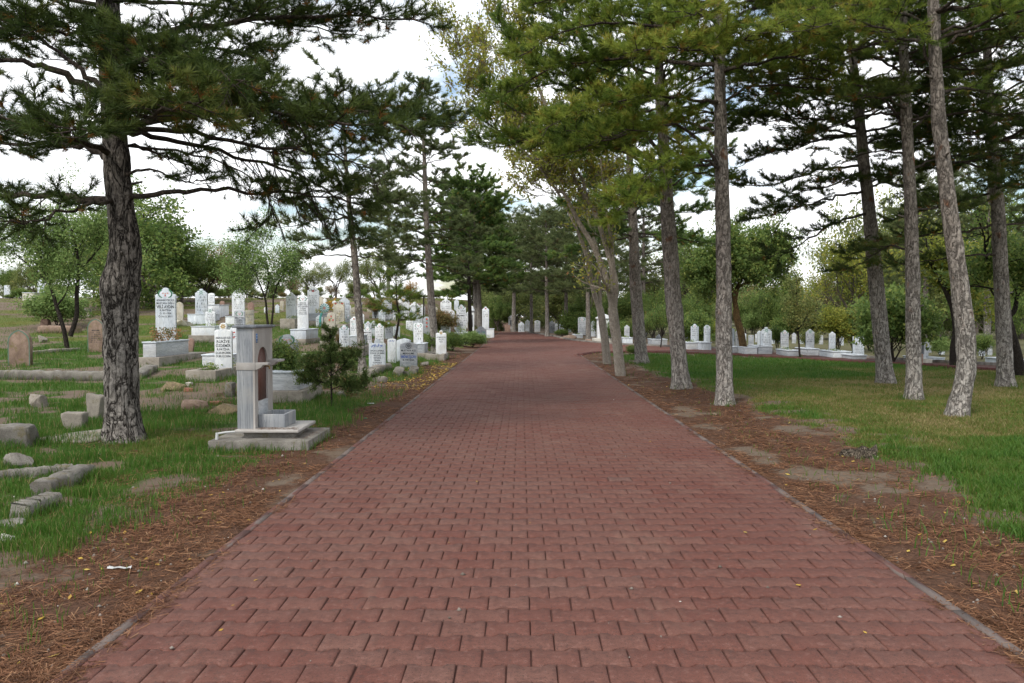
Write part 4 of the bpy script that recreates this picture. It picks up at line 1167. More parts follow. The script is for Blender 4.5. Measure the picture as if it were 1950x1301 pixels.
# right: behind the graves along the branch road
RB = [('round', 1185, 545, 50, 'leaf_green', 'dark green tree right behind the forked trunks', .8),
      ('round_b', 1245, 530, 50, 'leaf_green', 'green tree between the two grey pine trunks beyond the branch road', .8),
      ('airy_b', 1262, 470, 62, 'leaf_olive', 'loose olive tree showing above the green one between the pine trunks', 1.1),
      ('bare', 1330, 455, 56, 'leaf_olive', 'half bare tangle of branches between the plated pine and tall straight pine', 1.2),
      ('round', 1330, 545, 48, 'leaf_green', 'low green tree under the half bare tangle', .9),
      ('airy', 1340, 410, 75, 'leaf_pale', 'tall pale tree far behind the half bare tangle', 1.),
      ('round_b', 1455, 535, 52, 'leaf_green', 'dark green tree left of the young tree on the lawn rim', .8),
      ('round', 1500, 520, 66, 'leaf_olive', 'soft olive tree directly behind the young lawn rim tree', .8),
      ('airy', 1545, 515, 64, 'leaf_pale', 'pale wispy tree right of the young lawn rim tree', .8),
      ('bare', 1590, 495, 58, 'leaf_rust', 'reddish brown half bare tree left of the yellow tree', 1.1),
      ('airy_b', 1632, 440, 46, 'leaf_yellow', 'bright yellow green tree behind the dark leaning pine', .95),
      ('round', 1600, 585, 44, 'leaf_yellow', 'low yellowish shrubby tree under the brown half bare one', .8),
      ('round_b', 1705, 350, 50, 'leaf_olive', 'tall olive tree seen between the dark leaning pine and straight pine', .7),
      ('airy', 1765, 340, 54, 'leaf_yellow', 'tall yellow tree right of the straight scarred pine', .8),
      ('round', 1790, 500, 46, 'leaf_olive', 'olive tree low between the straight and the bent pine', .7),
      ('airy_b', 1860, 400, 46, 'leaf_yellow', 'yellow green tree behind the bent pine', .8),
      ('round_b', 1880, 520, 40, 'leaf_green', 'green tree right of the bent pine, low crown', .7),
      ('round', 1945, 430, 50, 'leaf_olive', 'dark olive tree at the right border of the view', .8),
      ('airy', 1930, 350, 62, 'leaf_green', 'tall loose green tree behind the border pine', .9),
      ('round_b', 1420, 560, 64, 'leaf_olive', 'distant olive tree behind the ochre trunk', 1.),
      ('round', 1290, 575, 66, 'leaf_olive', 'distant olive tree behind the plated pine', 1.),
      ('round_b', 1560, 560, 80, 'leaf_olive', 'far olive tree below the wispy pale one', 1.1),
      ('round', 1680, 560, 72, 'leaf_olive', 'far olive tree behind the large dark shrub', 1.1),
      ('round_b', 1820, 560, 76, 'leaf_yellow', 'far yellowish tree low behind the bent pine trunk', 1.1),
      ('round', 1230, 570, 80, 'leaf_olive', 'far olive tree low between the grey pine trunks', 1.1),
      ('round_b', 1380, 575, 84, 'leaf_olive', 'far olive tree low behind the tall straight pine', 1.2),
      ('round', 1930, 575, 70, 'leaf_rust', 'far rusty tree low at the right border', 1.1),
      ('round', 1480, 585, 90, 'leaf_olive', 'far grey olive tree low behind the dark green one', 1.2)]
for q in RB: bg(*q[:5], q[5], q[6])

# the band of distant trees that closes the view everywhere
rg = R(500)
for i, px in enumerate(np.arange(-620, 2600, 38)):
    Y = rg.uniform(78, 125) if px > 900 else rg.uniform(72, 95); px = px + rg.uniform(-14, 14)
    key = ['round', 'airy_b', 'round_b', 'airy', 'round', 'bare'][i % 6]; mt = ['leaf_olive', 'leaf_green', 'leaf_olive', 'leaf_rust', 'leaf_green', 'leaf_rust', 'leaf_olive', 'leaf_yellow'][(i * 5) % 8]
    bg(key, px, rg.uniform(520, 552) if px > 420 else rg.uniform(528, 555), Y, mt, 'distant tree in the band of foliage closing the view beyond all graves', rg.uniform(1.1, 1.5), group='distant band of trees')
for i, px in enumerate(np.arange(1180, 2500, 62)):
    px = px + rg.uniform(-18, 18)
    bg(['bush', 'bush_b', 'bush'][i % 3], px, rg.uniform(585, 612), rg.uniform(42, 56), ['leaf_green', 'leaf_olive', 'leaf_green', 'leaf_yellow', 'leaf_pale'][i % 5], 'shrub growing among the rear graves beyond the branch road', rg.uniform(1.1, 1.7), group='shrubs among the rear graves on the right', name='shrub', )
for i, px in enumerate([20, 50, 130, 165, 205, 270, 300, 405, 455, 500, 540, 630, 670, 720, 765, 830, 870, 380, 430, 480, 520, 565, 610, 650, 700, 745, 790, 330, 350]):
    bg(['bush', 'bush_b'][i % 2], px, rg.uniform(552, 572), rg.uniform(52, 60), ['leaf_green', 'leaf_olive', 'leaf_rust', 'leaf_pale'][i % 4], 'shrub on the dry crest behind the upper gravestones', rg.uniform(1.2, 1.8), group='shrubs on the left crest', name='shrub')

for i, (px, tp) in enumerate([(262, 548), (285, 538), (318, 545), (340, 540), (362, 546), (398, 542), (420, 548), (448, 545), (40, 548), (90, 545)]):
    bg(['bush', 'bush_b'][i % 2], px, tp, 50 + (i * 3) % 7, ['leaf_green', 'leaf_olive'][i % 2], 'dense shrub under the hill trees on the left crest', 1.5, group='dense shrubs under the hill trees', name='shrub')

# pines beyond: one far pine, copied
far_pine = make_pine('far pine with slim pale trunk right of the road end', [(1042, 641), (1042, 600), (1041, 560)], 8, 8.6, 131,
  whorl=dict(z0=3.0, len=2.9, dz=.5, n=5, step=.3, shoot=1.0, r=.03), mat='needle_pale', nk=12, nl=.22, nw=.022, group='far pines around the road end', ns=8, res=.3, tone=.45, stubs=0, fine=.8)
PX = [(1012, 66, 1.05, 'far pine with double thick trunk in the middle of the road end'), (978, 72, 1.2, 'far pine with thin dark trunk beside the white fountain kiosk'),
      (1078, 58, 1.0, 'far pine over the brown heap right of the road end'), (1120, 47, .95, 'far pine just left of the forked trunks'), (1000, 92, 1.3, 'distant pine deep behind the road end'),
      (1060, 100, 1.5, 'distant tall pine behind the slim pale trunked one'), (950, 84, 1.2, 'distant pine left of the fountain kiosk'), (1165, 62, 1.1, 'distant pine behind the forked trunks'),
      (740, 74, 1.15, 'distant pine left of the road above the gravestones'), (905, 60, 1.1, 'pine behind the pale trunked verge pine'), (1225, 54, 1.15, 'pine far behind the lawn edge grey trunk'), (1760, 34, .85, 'pine beyond the lawn behind the straight scarred pine'), (1880, 30, .85, 'pine beyond the lawn behind the border pine')]
for i, (px, Y, s, lab) in enumerate(PX):
    c = copy_tree(far_pine); c.location = at_px(px, Y); c.rotation_euler.z = 1.1 + i * 1.9; c.scale = (s * 1.02, s * 1.02, s); c['label'] = lab

# the airy two-stemmed tree on the left
def px_tree(label, base, stems, seed, mat, bark, r, o, leaf, k, spread, lev=2, first=.5, name='broadleaf_tree', group=None, dY=0):
    """a tree whose stems follow given lines; twigs and leaves grow along them"""
    rng = R(seed); b = G(*base); Y0 = b[1]
    root = empty(name, b, label, 'tree', group); cr = Crown(); gt = Geo(); FEET.append((b[0], b[1], r * 1.4, r * 1.4, 60))
    for st in stems:
        pts = [b - UP * .15 if i == 0 and st['p'][0] == base else P(x, y, Y0 + dy) for i, (x, y, dy) in enumerate([(q + (0,))[:3] for q in st['p']])]
        n = 5 * len(pts); pp = catmull(pts, n); r0 = r * st.get('r', 1.); r1 = r0 * st.get('taper', .3)
        tube(gt, pp, np.linspace(r0, r1, n), 12 if r > .06 else 7, bark_disp(rng, .07))
        S = np.linspace(0, 1, n)
        for i in range(n):
            if S[i] < st.get('start', .45): continue
            for _ in range(st.get('n', 1)):
                t_ = nrm(pp[min(i + 1, n - 1)] - pp[max(i - 1, 0)])
                rv = nrm(rng.normal(size=3)); rv = nrm(rv - t_ * np.dot(rv, t_)); a = rad(rng.uniform(25, 65))
                grow(cr, gt, pp[i], t_ * math.cos(a) + rv * math.sin(a), first * rng.uniform(.6, 1.3) * (1.15 - .5 * S[i]), max(.006, r1 * .5), lev, rng, o)
        grow(cr, gt, pp[-1], nrm(pp[-1] - pp[-2]), first, r1 * .8, lev, rng, o)
    cr.wood(gt); gl = Geo(); cr.leaves(gl, k, leaf, spread, rng, o.get('aspect', .55))
    gt.build('trunk', M[bark], root, smooth_=True, loc=b); gl.build('crown', M[mat], root, loc=b)
    return root

px_tree('airy pale green tree with two dark stems behind the brown gravestones', (130, 669), [
    dict(p=[(130, 669), (122, 630), (108, 585), (95, 540), (75, 490), (60, 440)], start=.5, n=1),
    dict(p=[(134, 640), (146, 600), (146, 560), (150, 510), (142, 460), (130, 420)], start=.45, n=1),
    dict(p=[(150, 515), (175, 490), (200, 460)], r=.5, start=.3, n=1),
    dict(p=[(95, 540), (60, 510), (25, 480)], r=.5, start=.3, n=1), dict(p=[(110, 580), (125, 560), (133, 530)], r=.4, start=.5)],
    301, 'leaf_pale', 'bark_dark', .075, dict(k=4, tips=4, wig=.18, up=.02), .085, 5, .12, first=.8)
px_tree('slender airy tree with green feathery crown behind the marble fountain', (512, 628), [
    dict(p=[(512, 628), (508, 600), (505, 570), (490, 530), (470, 490)], start=.45),
    dict(p=[(516, 628), (520, 590), (522, 560), (540, 520), (555, 500)], start=.4, r=.8),
    dict(p=[(505, 565), (512, 530), (505, 490), (500, 458)], start=.3, r=.6), dict(p=[(500, 570), (470, 560), (450, 535)], r=.5, start=.3)],
    302, 'leaf_pale', 'bark_dark', .06, dict(k=4, tips=4, wig=.2, up=.05, tone=.35), .10, 4, .16, first=.85)
# forked broadleaf pair at the corner of the lawn, sparse autumn leaves
FO = dict(k=4, tips=4, wig=.14, up=.1, leafy=.8, tw=.009)
px_tree('forked grey trunk at the lawn corner, left of the pair, thin limbs rising left', (1157, 693), [
    dict(p=[(1157, 693), (1152, 650), (1145, 600), (1140, 580)], taper=.8, start=2),
    dict(p=[(1141, 588), (1130, 555), (1120, 500), (1100, 440), (1070, 380), (1040, 330), (1000, 250), (960, 150)], r=.6, start=.5, n=1, taper=.15),
    dict(p=[(1143, 590), (1142, 550), (1138, 480), (1120, 420), (1112, 340), (1090, 250)], r=.5, start=.45, n=1, taper=.15)],
    303, 'leaf_sparse', 'bark_smooth', .13, FO, .095, 4, .07, first=.9)
px_tree('forked smooth trunk nearer the road, right of the pair, with sparse yellow leaves', (1183, 716), [
    dict(p=[(1183, 716), (1176, 660), (1168, 600), (1166, 586)], taper=.85, start=2),
    dict(p=[(1167, 590), (1155, 530), (1130, 470), (1100, 420), (1075, 370), (1058, 360), (1020, 310), (960, 250), (900, 170)], r=.6, start=.5, n=1, taper=.12),
    dict(p=[(1168, 590), (1172, 540), (1160, 490), (1135, 410), (1118, 380), (1108, 340), (1080, 300), (1040, 200), (1000, 90)], r=.62, start=.5, n=1, taper=.12),
    dict(p=[(1118, 385), (1098, 350), (1080, 310), (1020, 240), (950, 200), (890, 120)], r=.35, start=.35, n=1, taper=.15),
    dict(p=[(1080, 310), (1030, 180), (985, 90), (960, 20)], r=.3, start=.3, n=1, taper=.15),
    dict(p=[(1170, 560), (1168, 500), (1160, 440), (1148, 350), (1140, 250)], r=.4, start=.4, n=1, taper=.2)],
    304, 'leaf_sparse', 'bark_smooth', .135, FO, .095, 5, .08, first=.95)
px_tree('broadleaf tree with ochre leaning trunk coloured as if orange-lit across the branch road', (1417, 672), [
    dict(p=[(1417, 672), (1412, 640), (1403, 605), (1402, 590)], taper=.8, start=2),
    dict(p=[(1403, 595), (1400, 570), (1408, 540), (1425, 500), (1450, 470)], r=.7, start=.35, n=2),
    dict(p=[(1404, 598), (1395, 560), (1385, 510), (1390, 460)], r=.6, start=.35, n=2),
    dict(p=[(1408, 545), (1440, 530), (1475, 500)], r=.4, start=.3, n=2), dict(p=[(1400, 570), (1370, 540), (1340, 520)], r=.4, start=.3, n=2)],
    305, 'leaf_green', 'bark_ochre', .16, dict(k=4, tips=4, wig=.18, up=.04, tone=.5), .13, 6, .12, first=.8)
px_tree('young slim tree with bronze green crown on the lawn rim', (1524, 683), [
    dict(p=[(1524, 683), (1521, 650), (1519, 620), (1518, 580), (1516, 540)], start=.35, n=2, taper=.3),
    dict(p=[(1520, 640), (1510, 615), (1500, 590)], r=.5, start=.2, n=1), dict(p=[(1519, 630), (1535, 605), (1545, 585)], r=.5, start=.2, n=1)],
    306, 'leaf_olive', 'bark_dark', .035, dict(k=3, tips=4, wig=.12, up=.08, tone=.6), .075, 6, .07, first=.38, lev=1)
px_tree('dark curved broadleaf trunk behind the bent pine', (1817, 698), [
    dict(p=[(1817, 698), (1817, 660), (1821, 630), (1815, 590), (1805, 565), (1790, 530)], taper=.4, start=.75, n=1),
    dict(p=[(1819, 640), (1830, 600), (1845, 560)], r=.4, start=.4, n=1)], 307, 'leaf_yellow', 'bark_dark', .13, dict(k=4, tips=4, wig=.2, tone=.4), .12, 5, .12, first=.9)
px_tree('dark leaning broadleaf trunk at the right border behind the border pine', (1945, 716), [
    dict(p=[(1945, 716), (1934, 670), (1922, 620), (1912, 570), (1905, 530)], taper=.4, start=.7, n=1),
    dict(p=[(1918, 605), (1932, 590), (1938, 560), (1950, 530)], r=.5, start=.5, n=1)], 308, 'leaf_green', 'bark_dark', .15, dict(k=4, tips=4, wig=.2, tone=.5), .12, 5, .12, first=.9)

# shrubs
def bush(key, px, base, top, mat, label, wide=1., cat='shrub', name='shrub', group=None):
    p = G(px, base); return plant_tree(key, p, h_to(px, top, p[1], p), label, mat, group, rz=px * .7 % 6.28, name=name, cat=cat, wide=wide)
bush('bush', 110, 625, 545, 'leaf_pale', 'bright green rounded shrub behind the two stemmed tree', 1.3)
bush('bush', 1702, 690, 540, 'leaf_green', 'large dark green shrub right of the dark leaning pine', .95)
bush('bush', 1655, 668, 560, 'leaf_green', 'dark green shrub left of the dark leaning pine', .8)
bush('bush_b', 1595, 672, 590, 'leaf_yellow', 'bamboo like yellow green shrub beyond the branch road', 1.2)
bush('bush_b', 1625, 672, 595, 'leaf_olive', 'olive feathery shrub beside the bamboo like one', 1.0)
bush('bush', 1206, 675, 656, 'leaf_green', 'small leafy clump at the foot of the lawn edge grey pine', 1.6)
bush('upright', 1240, 658, 585, 'needle_mid', 'green conifer shrub among graves between the pine trunks', 1.2)
bush('upright', 1258, 662, 570, 'needle_mid', 'taller brownish green conifer shrub beside the other one', 1.1)
bush('bush', 1322, 660, 590, 'leaf_green', 'dark leafy shrub left of the tall straight pine', 1.)
bush('bush', 1095, 640, 590, 'leaf_green', 'dark shrub over graves left of the forked pair', 1.2)
bush('bush', 1160, 640, 575, 'leaf_green', 'dark shrub between the forked trunks', 1.2)
bush('bush_b', 1480, 668, 625, 'needle_mid', 'small dark conifer shrub on a grave left of the young tree', 1.)
bush('bush_b', 1540, 672, 632, 'leaf_olive', 'small olive shrub right of the young tree', 1.2)
bush('bush', 1385, 662, 622, 'leaf_green', 'dark rose shrub right of the tall straight pine', 1.)
bush('bush', 1790, 678, 640, 'leaf_pale', 'pale leafy shrub between graves near the curved dark trunk', 1.)
bush('bush_b', 1870, 685, 640, 'leaf_green', 'rose shrub among graves right of the bent pine', 1.2)
bush('bush', 835, 672, 632, 'leaf_green', 'dark shrub right of the narrow pointed pine foot', 1.3)
bush('bush', 862, 668, 630, 'leaf_green', 'dark green shrub at the road edge beside a white marker', 1.2)
bush('bush_b', 748, 606, 575, 'leaf_rust', 'pinkish brown shrub behind the gravestones', 1.3)
bush('bush_b', 715, 606, 570, 'leaf_rust', 'dry pinkish bush left of the white and grey stone pair', 1.4)
bush('bush', 845, 632, 590, 'leaf_rust', 'rose bush with reddish leaves right of the narrow pine', 1.3)
bush('bush', 900, 662, 630, 'leaf_pale', 'low green weeds shrub at the road edge under the dark pine', 1.8)
bush('bush', 541, 757, 648, 'leaf_green', 'dark leafy rose bush covering the grey stone right of the fountain', .9)
bush('bush_b', 527, 757, 655, 'leaf_olive', 'thin olive rose stems beside the dark rose bush', .9)
bush('bush_b', 645, 660, 638, 'leaf_rust', 'small reddish dry plant on a grave left of the slender pine', .8)
bush('bush', 575, 748, 720, 'leaf_green', 'dark tufted plant between grey grave box and small cedar', 1.4)
bush('bush', 1070, 641, 626, 'leaf_green', 'low dark shrub beside the brown needle heap', 1.6)
bush('bush', 1370, 655, 630, 'leaf_green', 'little leafy shrub on a grave by the tall straight pine', 1.2)
# the small conifer by the fountain and the little pine among the stones
px_tree('small bushy cedar with open twiggy top right of the marble fountain', (632, 777), [
    dict(p=[(632, 777), (631, 740), (630, 700), (629, 665), (628, 638)], start=.22, n=2, taper=.15),
    dict(p=[(632, 742), (655, 732), (690, 722)], r=.5, start=.2, n=2), dict(p=[(632, 735), (605, 725), (580, 715)], r=.5, start=.2, n=2),
    dict(p=[(631, 715), (655, 695), (672, 670)], r=.4, start=.2, n=2), dict(p=[(631, 705), (610, 690), (590, 690)], r=.4, start=.2, n=2)],
    309, 'needle_cedar', 'bark_dark', .018, dict(k=3, tips=5, wig=.15, up=.0, tone=.5, tw=.003, aspect=.22), .06, 8, .022, first=.15, lev=1, name='cedar_tree')
make_pine('little pine with tufted branches among the gravestones', [(752, 652), (757, 625), (760, 600), (756, 575)], 5, 2.6, 310,
  whorl=dict(z0=.7, len=1.0, dz=.3, n=4, step=.2, shoot=.4, r=.016), mat='needle_sun', nk=14, nl=.15, nw=.009, ns=8, res=.1, tone=.4, bark='bark_dark', stubs=0)
# ------------------------------------------------------------------ gravestones
def add_rand(t):    # every stone gets its own patch of the pattern
    oi = t.n('ShaderNodeObjectInfo'); m = t.n('ShaderNodeVectorMath', operation='SCALE')
    tc = t.n('ShaderNodeTexCoord'); cb = t.n('ShaderNodeCombineXYZ')
    for i in range(3): t.l(oi.outputs['Random'], cb.inputs[i])
    t.l(cb.outputs[0], m.inputs[0]); m.inputs['Scale'].default_value = 37.
    a = t.n('ShaderNodeVectorMath', operation='ADD'); t.l(tc.outputs['Object'], a.inputs[0]); t.l(m.outputs[0], a.inputs[1])
    return a.outputs[0]

def stone(name, c1, c2, vein=None, stretch=(1, 1, 1), s=5, moss=None, stain=None, rough=.55, grain=.25, bump=.25):
    t = NT(name); o = add_rand(t)
    mp = t.n('ShaderNodeMapping'); t.l(o, mp.inputs['Vector']); mp.inputs['Scale'].default_value = stretch
    n1 = t.noise(mp.outputs[0], s, 6, .62, .6)
    col = t.mix(t.ramp(n1, [(.34, 0.), (.64, 1.)]), c1, c2)
    if vein:
        n4 = t.noise(mp.outputs[0], s * 1.7, 5, .6, 1.2)
        col = t.mix(t.ramp(n4, [(.46, 0.), (.5, .75), (.54, 0.)]), col, vein)
    if stain:
        n2 = t.noise(o, 3.1, 5, .65)
        col = t.mix(t.ramp(n2, [(.5, 0.), (.72, .6)]), col, stain)
    if moss:
        n3 = t.noise(o, 5.3, 6, .72); col = t.mix(t.ramp(n3, [(.55, 0.), (.63, .8)]), col, moss)
    f = t.noise(o, 110, 3, .65)
    col = t.mix(t.ramp(f, [(.3, grain), (.5, 0.)]), col, tuple(c * .4 for c in c1))
    return t.done(col, rough, t.bump(t.math('ADD', f, t.math('MULTIPLY', n1, .5)), bump, .006), .4)

M['marble_white'] = stone('marble_white', (.60, .63, .67), (.76, .78, .80), (.50, .54, .59), (1, 1, .35), 4, stain=(.55, .54, .50), grain=.12)
M['marble_blue'] = stone('marble_blue', (.43, .48, .54), (.62, .66, .70), (.33, .38, .44), (1, 1, .18), 7, stain=(.42, .43, .42), grain=.15)
M['marble_grey'] = stone('marble_grey', (.25, .27, .30), (.42, .44, .47), (.17, .19, .22), (.25, .25, 1), 6, stain=(.3, .29, .27), grain=.2)
M['marble_band'] = stone('marble_band', (.36, .38, .41), (.56, .58, .60), (.20, .22, .25), (.16, .16, 1.5), 8, stain=(.4, .39, .36), grain=.15)
M['marble_dark'] = stone('marble_dark', (.15, .165, .19), (.24, .26, .29), (.1, .11, .13), (1, 1, .2), 7, stain=(.22, .21, .2), grain=.25)
M['marble_post'] = stone('marble_post', (.19, .205, .225), (.33, .342, .355), (.125, .138, .16), (1.6, 1.6, .07), 7, stain=(.36, .34, .31), grain=.12)
M['marble_warm'] = stone('marble_warm', (.30, .285, .27), (.40, .38, .36), None, (1, 1, .3), 5, stain=(.3, .26, .23), grain=.2)
M['cement'] = stone('cement', (.19, .17, .145), (.31, .28, .24), None, (1, 1, 1), 5, moss=(.17, .15, .09), stain=(.20, .175, .15), rough=.9, grain=.6, bump=.6)
M['cement_old'] = stone('cement_old', (.11, .10, .088), (.24, .225, .20), None, (1, 1, 1), 4, moss=(.13, .11, .06), stain=(.11, .1, .09), rough=.95, grain=.7, bump=1.)
M['cement_pale'] = stone('cement_pale', (.40, .38, .34), (.52, .50, .45), None, (1, 1, 1), 5, stain=(.33, .3, .25), rough=.9, grain=.4, bump=.5)
M['stone_ochre'] = stone('stone_ochre', (.34, .32, .27), (.50, .47, .40), None, (1, 1, .6), 5, stain=(.36, .31, .22), moss=(.3, .25, .13), rough=.9, grain=.4, bump=.5)
M['stone_brown'] = stone('stone_brown', (.17, .115, .085), (.28, .20, .155), None, (1, 1, .8), 7, moss=(.15, .12, .045), stain=(.12, .085, .065), rough=.92, grain=.6, bump=.7)
M['stone_red'] = stone('stone_red', (.20, .125, .10), (.31, .21, .17), None, (1, 1, 1), 6, stain=(.16, .1, .085), rough=.92, grain=.5, bump=.6)
M['brick'] = stone('brick', (.26, .11, .08), (.38, .17, .12), None, (1, 1, 1), 9, stain=(.2, .1, .08), rough=.92, grain=.5, bump=.6)
def plain(name, c, rough=.6): M[name] = NT(name).done(c, rough); return M[name]
plain('ink', (.025, .028, .035)); plain('ink_blue', (.03, .09, .38)); plain('ink_grey', (.16, .17, .19)); plain('ink_teal', (.05, .33, .33))
plain('paint_green', (.06, .20, .11)); plain('paint_red', (.40, .07, .055)); plain('paint_rose', (.46, .24, .22)); plain('paint_teal', (.10, .36, .34)); plain('paint_gold', (.40, .25, .06))
plain('soil', (.10, .075, .055), .95); plain('paint_edge', (.10, .155, .12), .9); plain('paint_ochre', (.40, .35, .25))

_tc = {}
def text2d(s):
    """outline of one line of lettering, cap height 1, centred"""
    if s in _tc: return _tc[s]
    c = bpy.data.curves.new('lettering', 'FONT'); c.body = s; c.align_x = 'CENTER'; c.resolution_u = 2; c.size = 1.38; c.offset = .03
    o = bpy.data.objects.new('lettering', c); me = bpy.data.meshes.new_from_object(o)
    V = np.zeros(len(me.vertices) * 3); me.vertices.foreach_get('co', V); V = V.reshape(-1, 3)[:, :2]
    F_ = [tuple(p.vertices) for p in me.polygons]
    bpy.data.objects.remove(o); bpy.data.curves.remove(c); bpy.data.meshes.remove(me)
    _tc[s] = (V, F_); return _tc[s]

def ribbon(pts, wd, n=14):
    c = catmull([(x, y, 0) for x, y in pts], n)[:, :2]; T = nrm(np.gradient(c, axis=0)); N = np.stack([-T[:, 1], T[:, 0]], -1)
    w_ = wd * (.55 + .45 * np.sin(np.linspace(.25, 2.9, n)))[:, None] * .5
    V = np.vstack([c + N * w_, c - N * w_]); return V, [(i, i + n, i + n + 1, i + 1) for i in range(n - 1)]

ARABIC = [  # the phrase painted at the head of many stones, right to left, in a box about 3 wide and 1 high
    [(1.35, .35), (1.2, .55), (1.05, .38), (1.2, .2), (1.4, .3)], [(1.0, .45), (.85, .5), (.85, .3), (.95, .25), (.85, -.05), (.65, -.2)],
    [(.5, 1.), (.46, .2)], [(.3, 1.05), (.26, .3), (.1, .2), (-.1, .3), (-.3, .2)], [(-.45, 1.0), (-.48, .2)],
    [(-.62, .45), (-.8, .6), (-.9, .42), (-.7, .35), (-.66, .1), (-.9, -.15)], [(-1.0, .35), (-1.25, .5), (-1.15, .2), (-1.4, .0), (-1.5, .25)], [(.05, .02), (.13, -.05)], [(-.72, .8), (-.64, .75)], [(-.9, .8), (-.82, .75)], [(-1.3, -.2), (-1.2, -.25)]]

def outline(style, w, h):
    hw = w / 2
    if style == 'round': hs = h - hw * .9; f = lambda a: [(0, 0, hw, hw * .9)]
    if style == 'lobed':
        hs = h - w * .47; E = [(0, 0, hw * .98, .12 * w), (.385 * w, .05 * w, .115 * w, .115 * w), (.235 * w, .18 * w, .115 * w, .115 * w), (0, .29 * w, .18 * w, .18 * w)]
    elif style == 'crown':
        hs = h - w * .52; E = [(0, 0, hw, .24 * w), (.40 * w, .06 * w, .1 * w, .12 * w), (.25 * w, .2 * w, .11 * w, .11 * w), (.0, .36 * w, .16 * w, .16 * w), (.12 * w, .27 * w, .1 * w, .1 * w)]
    elif style == 'knob':
        hs = h - w * .62; E = [(0, 0, hw, .26 * w), (.30 * w, .08 * w, .2 * w, .15 * w), (0, .4 * w, .22 * w, .22 * w)]
    elif style == 'bracket':
        hs = h - w * .42; E = [(0, 0, hw, .16 * w), (.33 * w, .02 * w, .17 * w, .15 * w), (0, .2 * w, .17 * w, .22 * w)]
    elif style == 'dome':
        hs = h - w * .36; E = [(0, 0, hw, .2 * w), (0, .1 * w, .33 * w, .26 * w), (.42 * w, 0, .08 * w, .1 * w)]
    elif style == 'round': E = [(0, 0, hw, hw * .9)]
    elif style == 'flatround': hs = h - w * .16; E = [(0, 0, hw, .16 * w)]
    if style in ('gable', 'ogee', 'square', 'broken', 'teeth'):
        if style == 'gable': top = [(hw, h - .17 * w), (hw * .9, h - .13 * w), (hw * .45, h - .05 * w), (0, h)]
        if style == 'ogee': top = [(hw, h - .55 * w), (hw * .93, h - .36 * w), (hw * .72, h - .2 * w), (hw * .4, h - .08 * w), (0, h)]
        if style == 'square': top = [(hw, h - .01), (hw * .97, h), (0, h)]
        if style == 'broken': return [(-hw, 0), (hw, 0), (hw * .96, h * .72), (hw * .5, h * .84), (hw * .1, h), (-hw * .3, h * .93), (-hw * .8, h * .7)]
        if style == 'teeth': top = [(hw, h - .05 * w), (hw * .82, h), (hw * .66, h - .1 * w), (hw * .5, h), (hw * .33, h - .1 * w), (hw * .17, h), (0, h - .1 * w)]
        lf = [(-x, y) for x, y in top[::-1]]
        return [(-hw, 0), (hw, 0)] + top + (lf[1:] if top[-1][0] == 0 else lf)
    P_ = [(-hw, 0), (hw, 0)]
    for a in np.linspace(0, math.pi, 45):
        c, s = math.cos(a), math.sin(a); best = 0
        for (ex, ez, rx, rz) in E:
            for sx in ((1, -1) if ex else (1,)):
                ux, uz = c / rx, s / rz; ox, oz = -ex * sx / rx, -ez / rz
                B = ux * ox + uz * oz; A = ux * ux + uz * uz; D = B * B - A * (ox * ox + oz * oz - 1)
                if D >= 0: best = max(best, (-B + math.sqrt(D)) / A)
        P_.append((c * best, hs + s * best))
    return P_

def slab(g, pts, x, y0, y1, z, mi=0):
    """upright slab: outline in the xz plane from y0 (front) to y1"""
    n = len(pts); cx_ = np.array(pts)
    b = .004
    ctr = cx_.mean(0); ins = cx_ + (ctr - cx_) * (b * 2.2 / np.maximum(np.linalg.norm(ctr - cx_, axis=1), .05))[:, None]
    V = np.vstack([np.c_[ins[:, 0] + x, np.full(n, y0), ins[:, 1] + z], np.c_[cx_[:, 0] + x, np.full(n, y0 + b), cx_[:, 1] + z], np.c_[cx_[:, 0] + x, np.full(n, y1), cx_[:, 1] + z]])
    j = [(i, (i + 1) % n) for i in range(n)]
    g.ngon(V, [tuple(range(n))] + [(a + n, b_ + n, b_, a) for a, b_ in j] + [(a + 2 * n, b_ + 2 * n, b_ + n, a + n) for a, b_ in j] + [tuple(range(3 * n - 1, 2 * n - 1, -1))], mi)

INK = {'k': 'ink', 'b': 'ink_blue', 'g': 'ink_grey', 't': 'ink_teal'}
GGRP_L, GGRP_R = 'graves on the left slope', 'graves beyond the branch road'

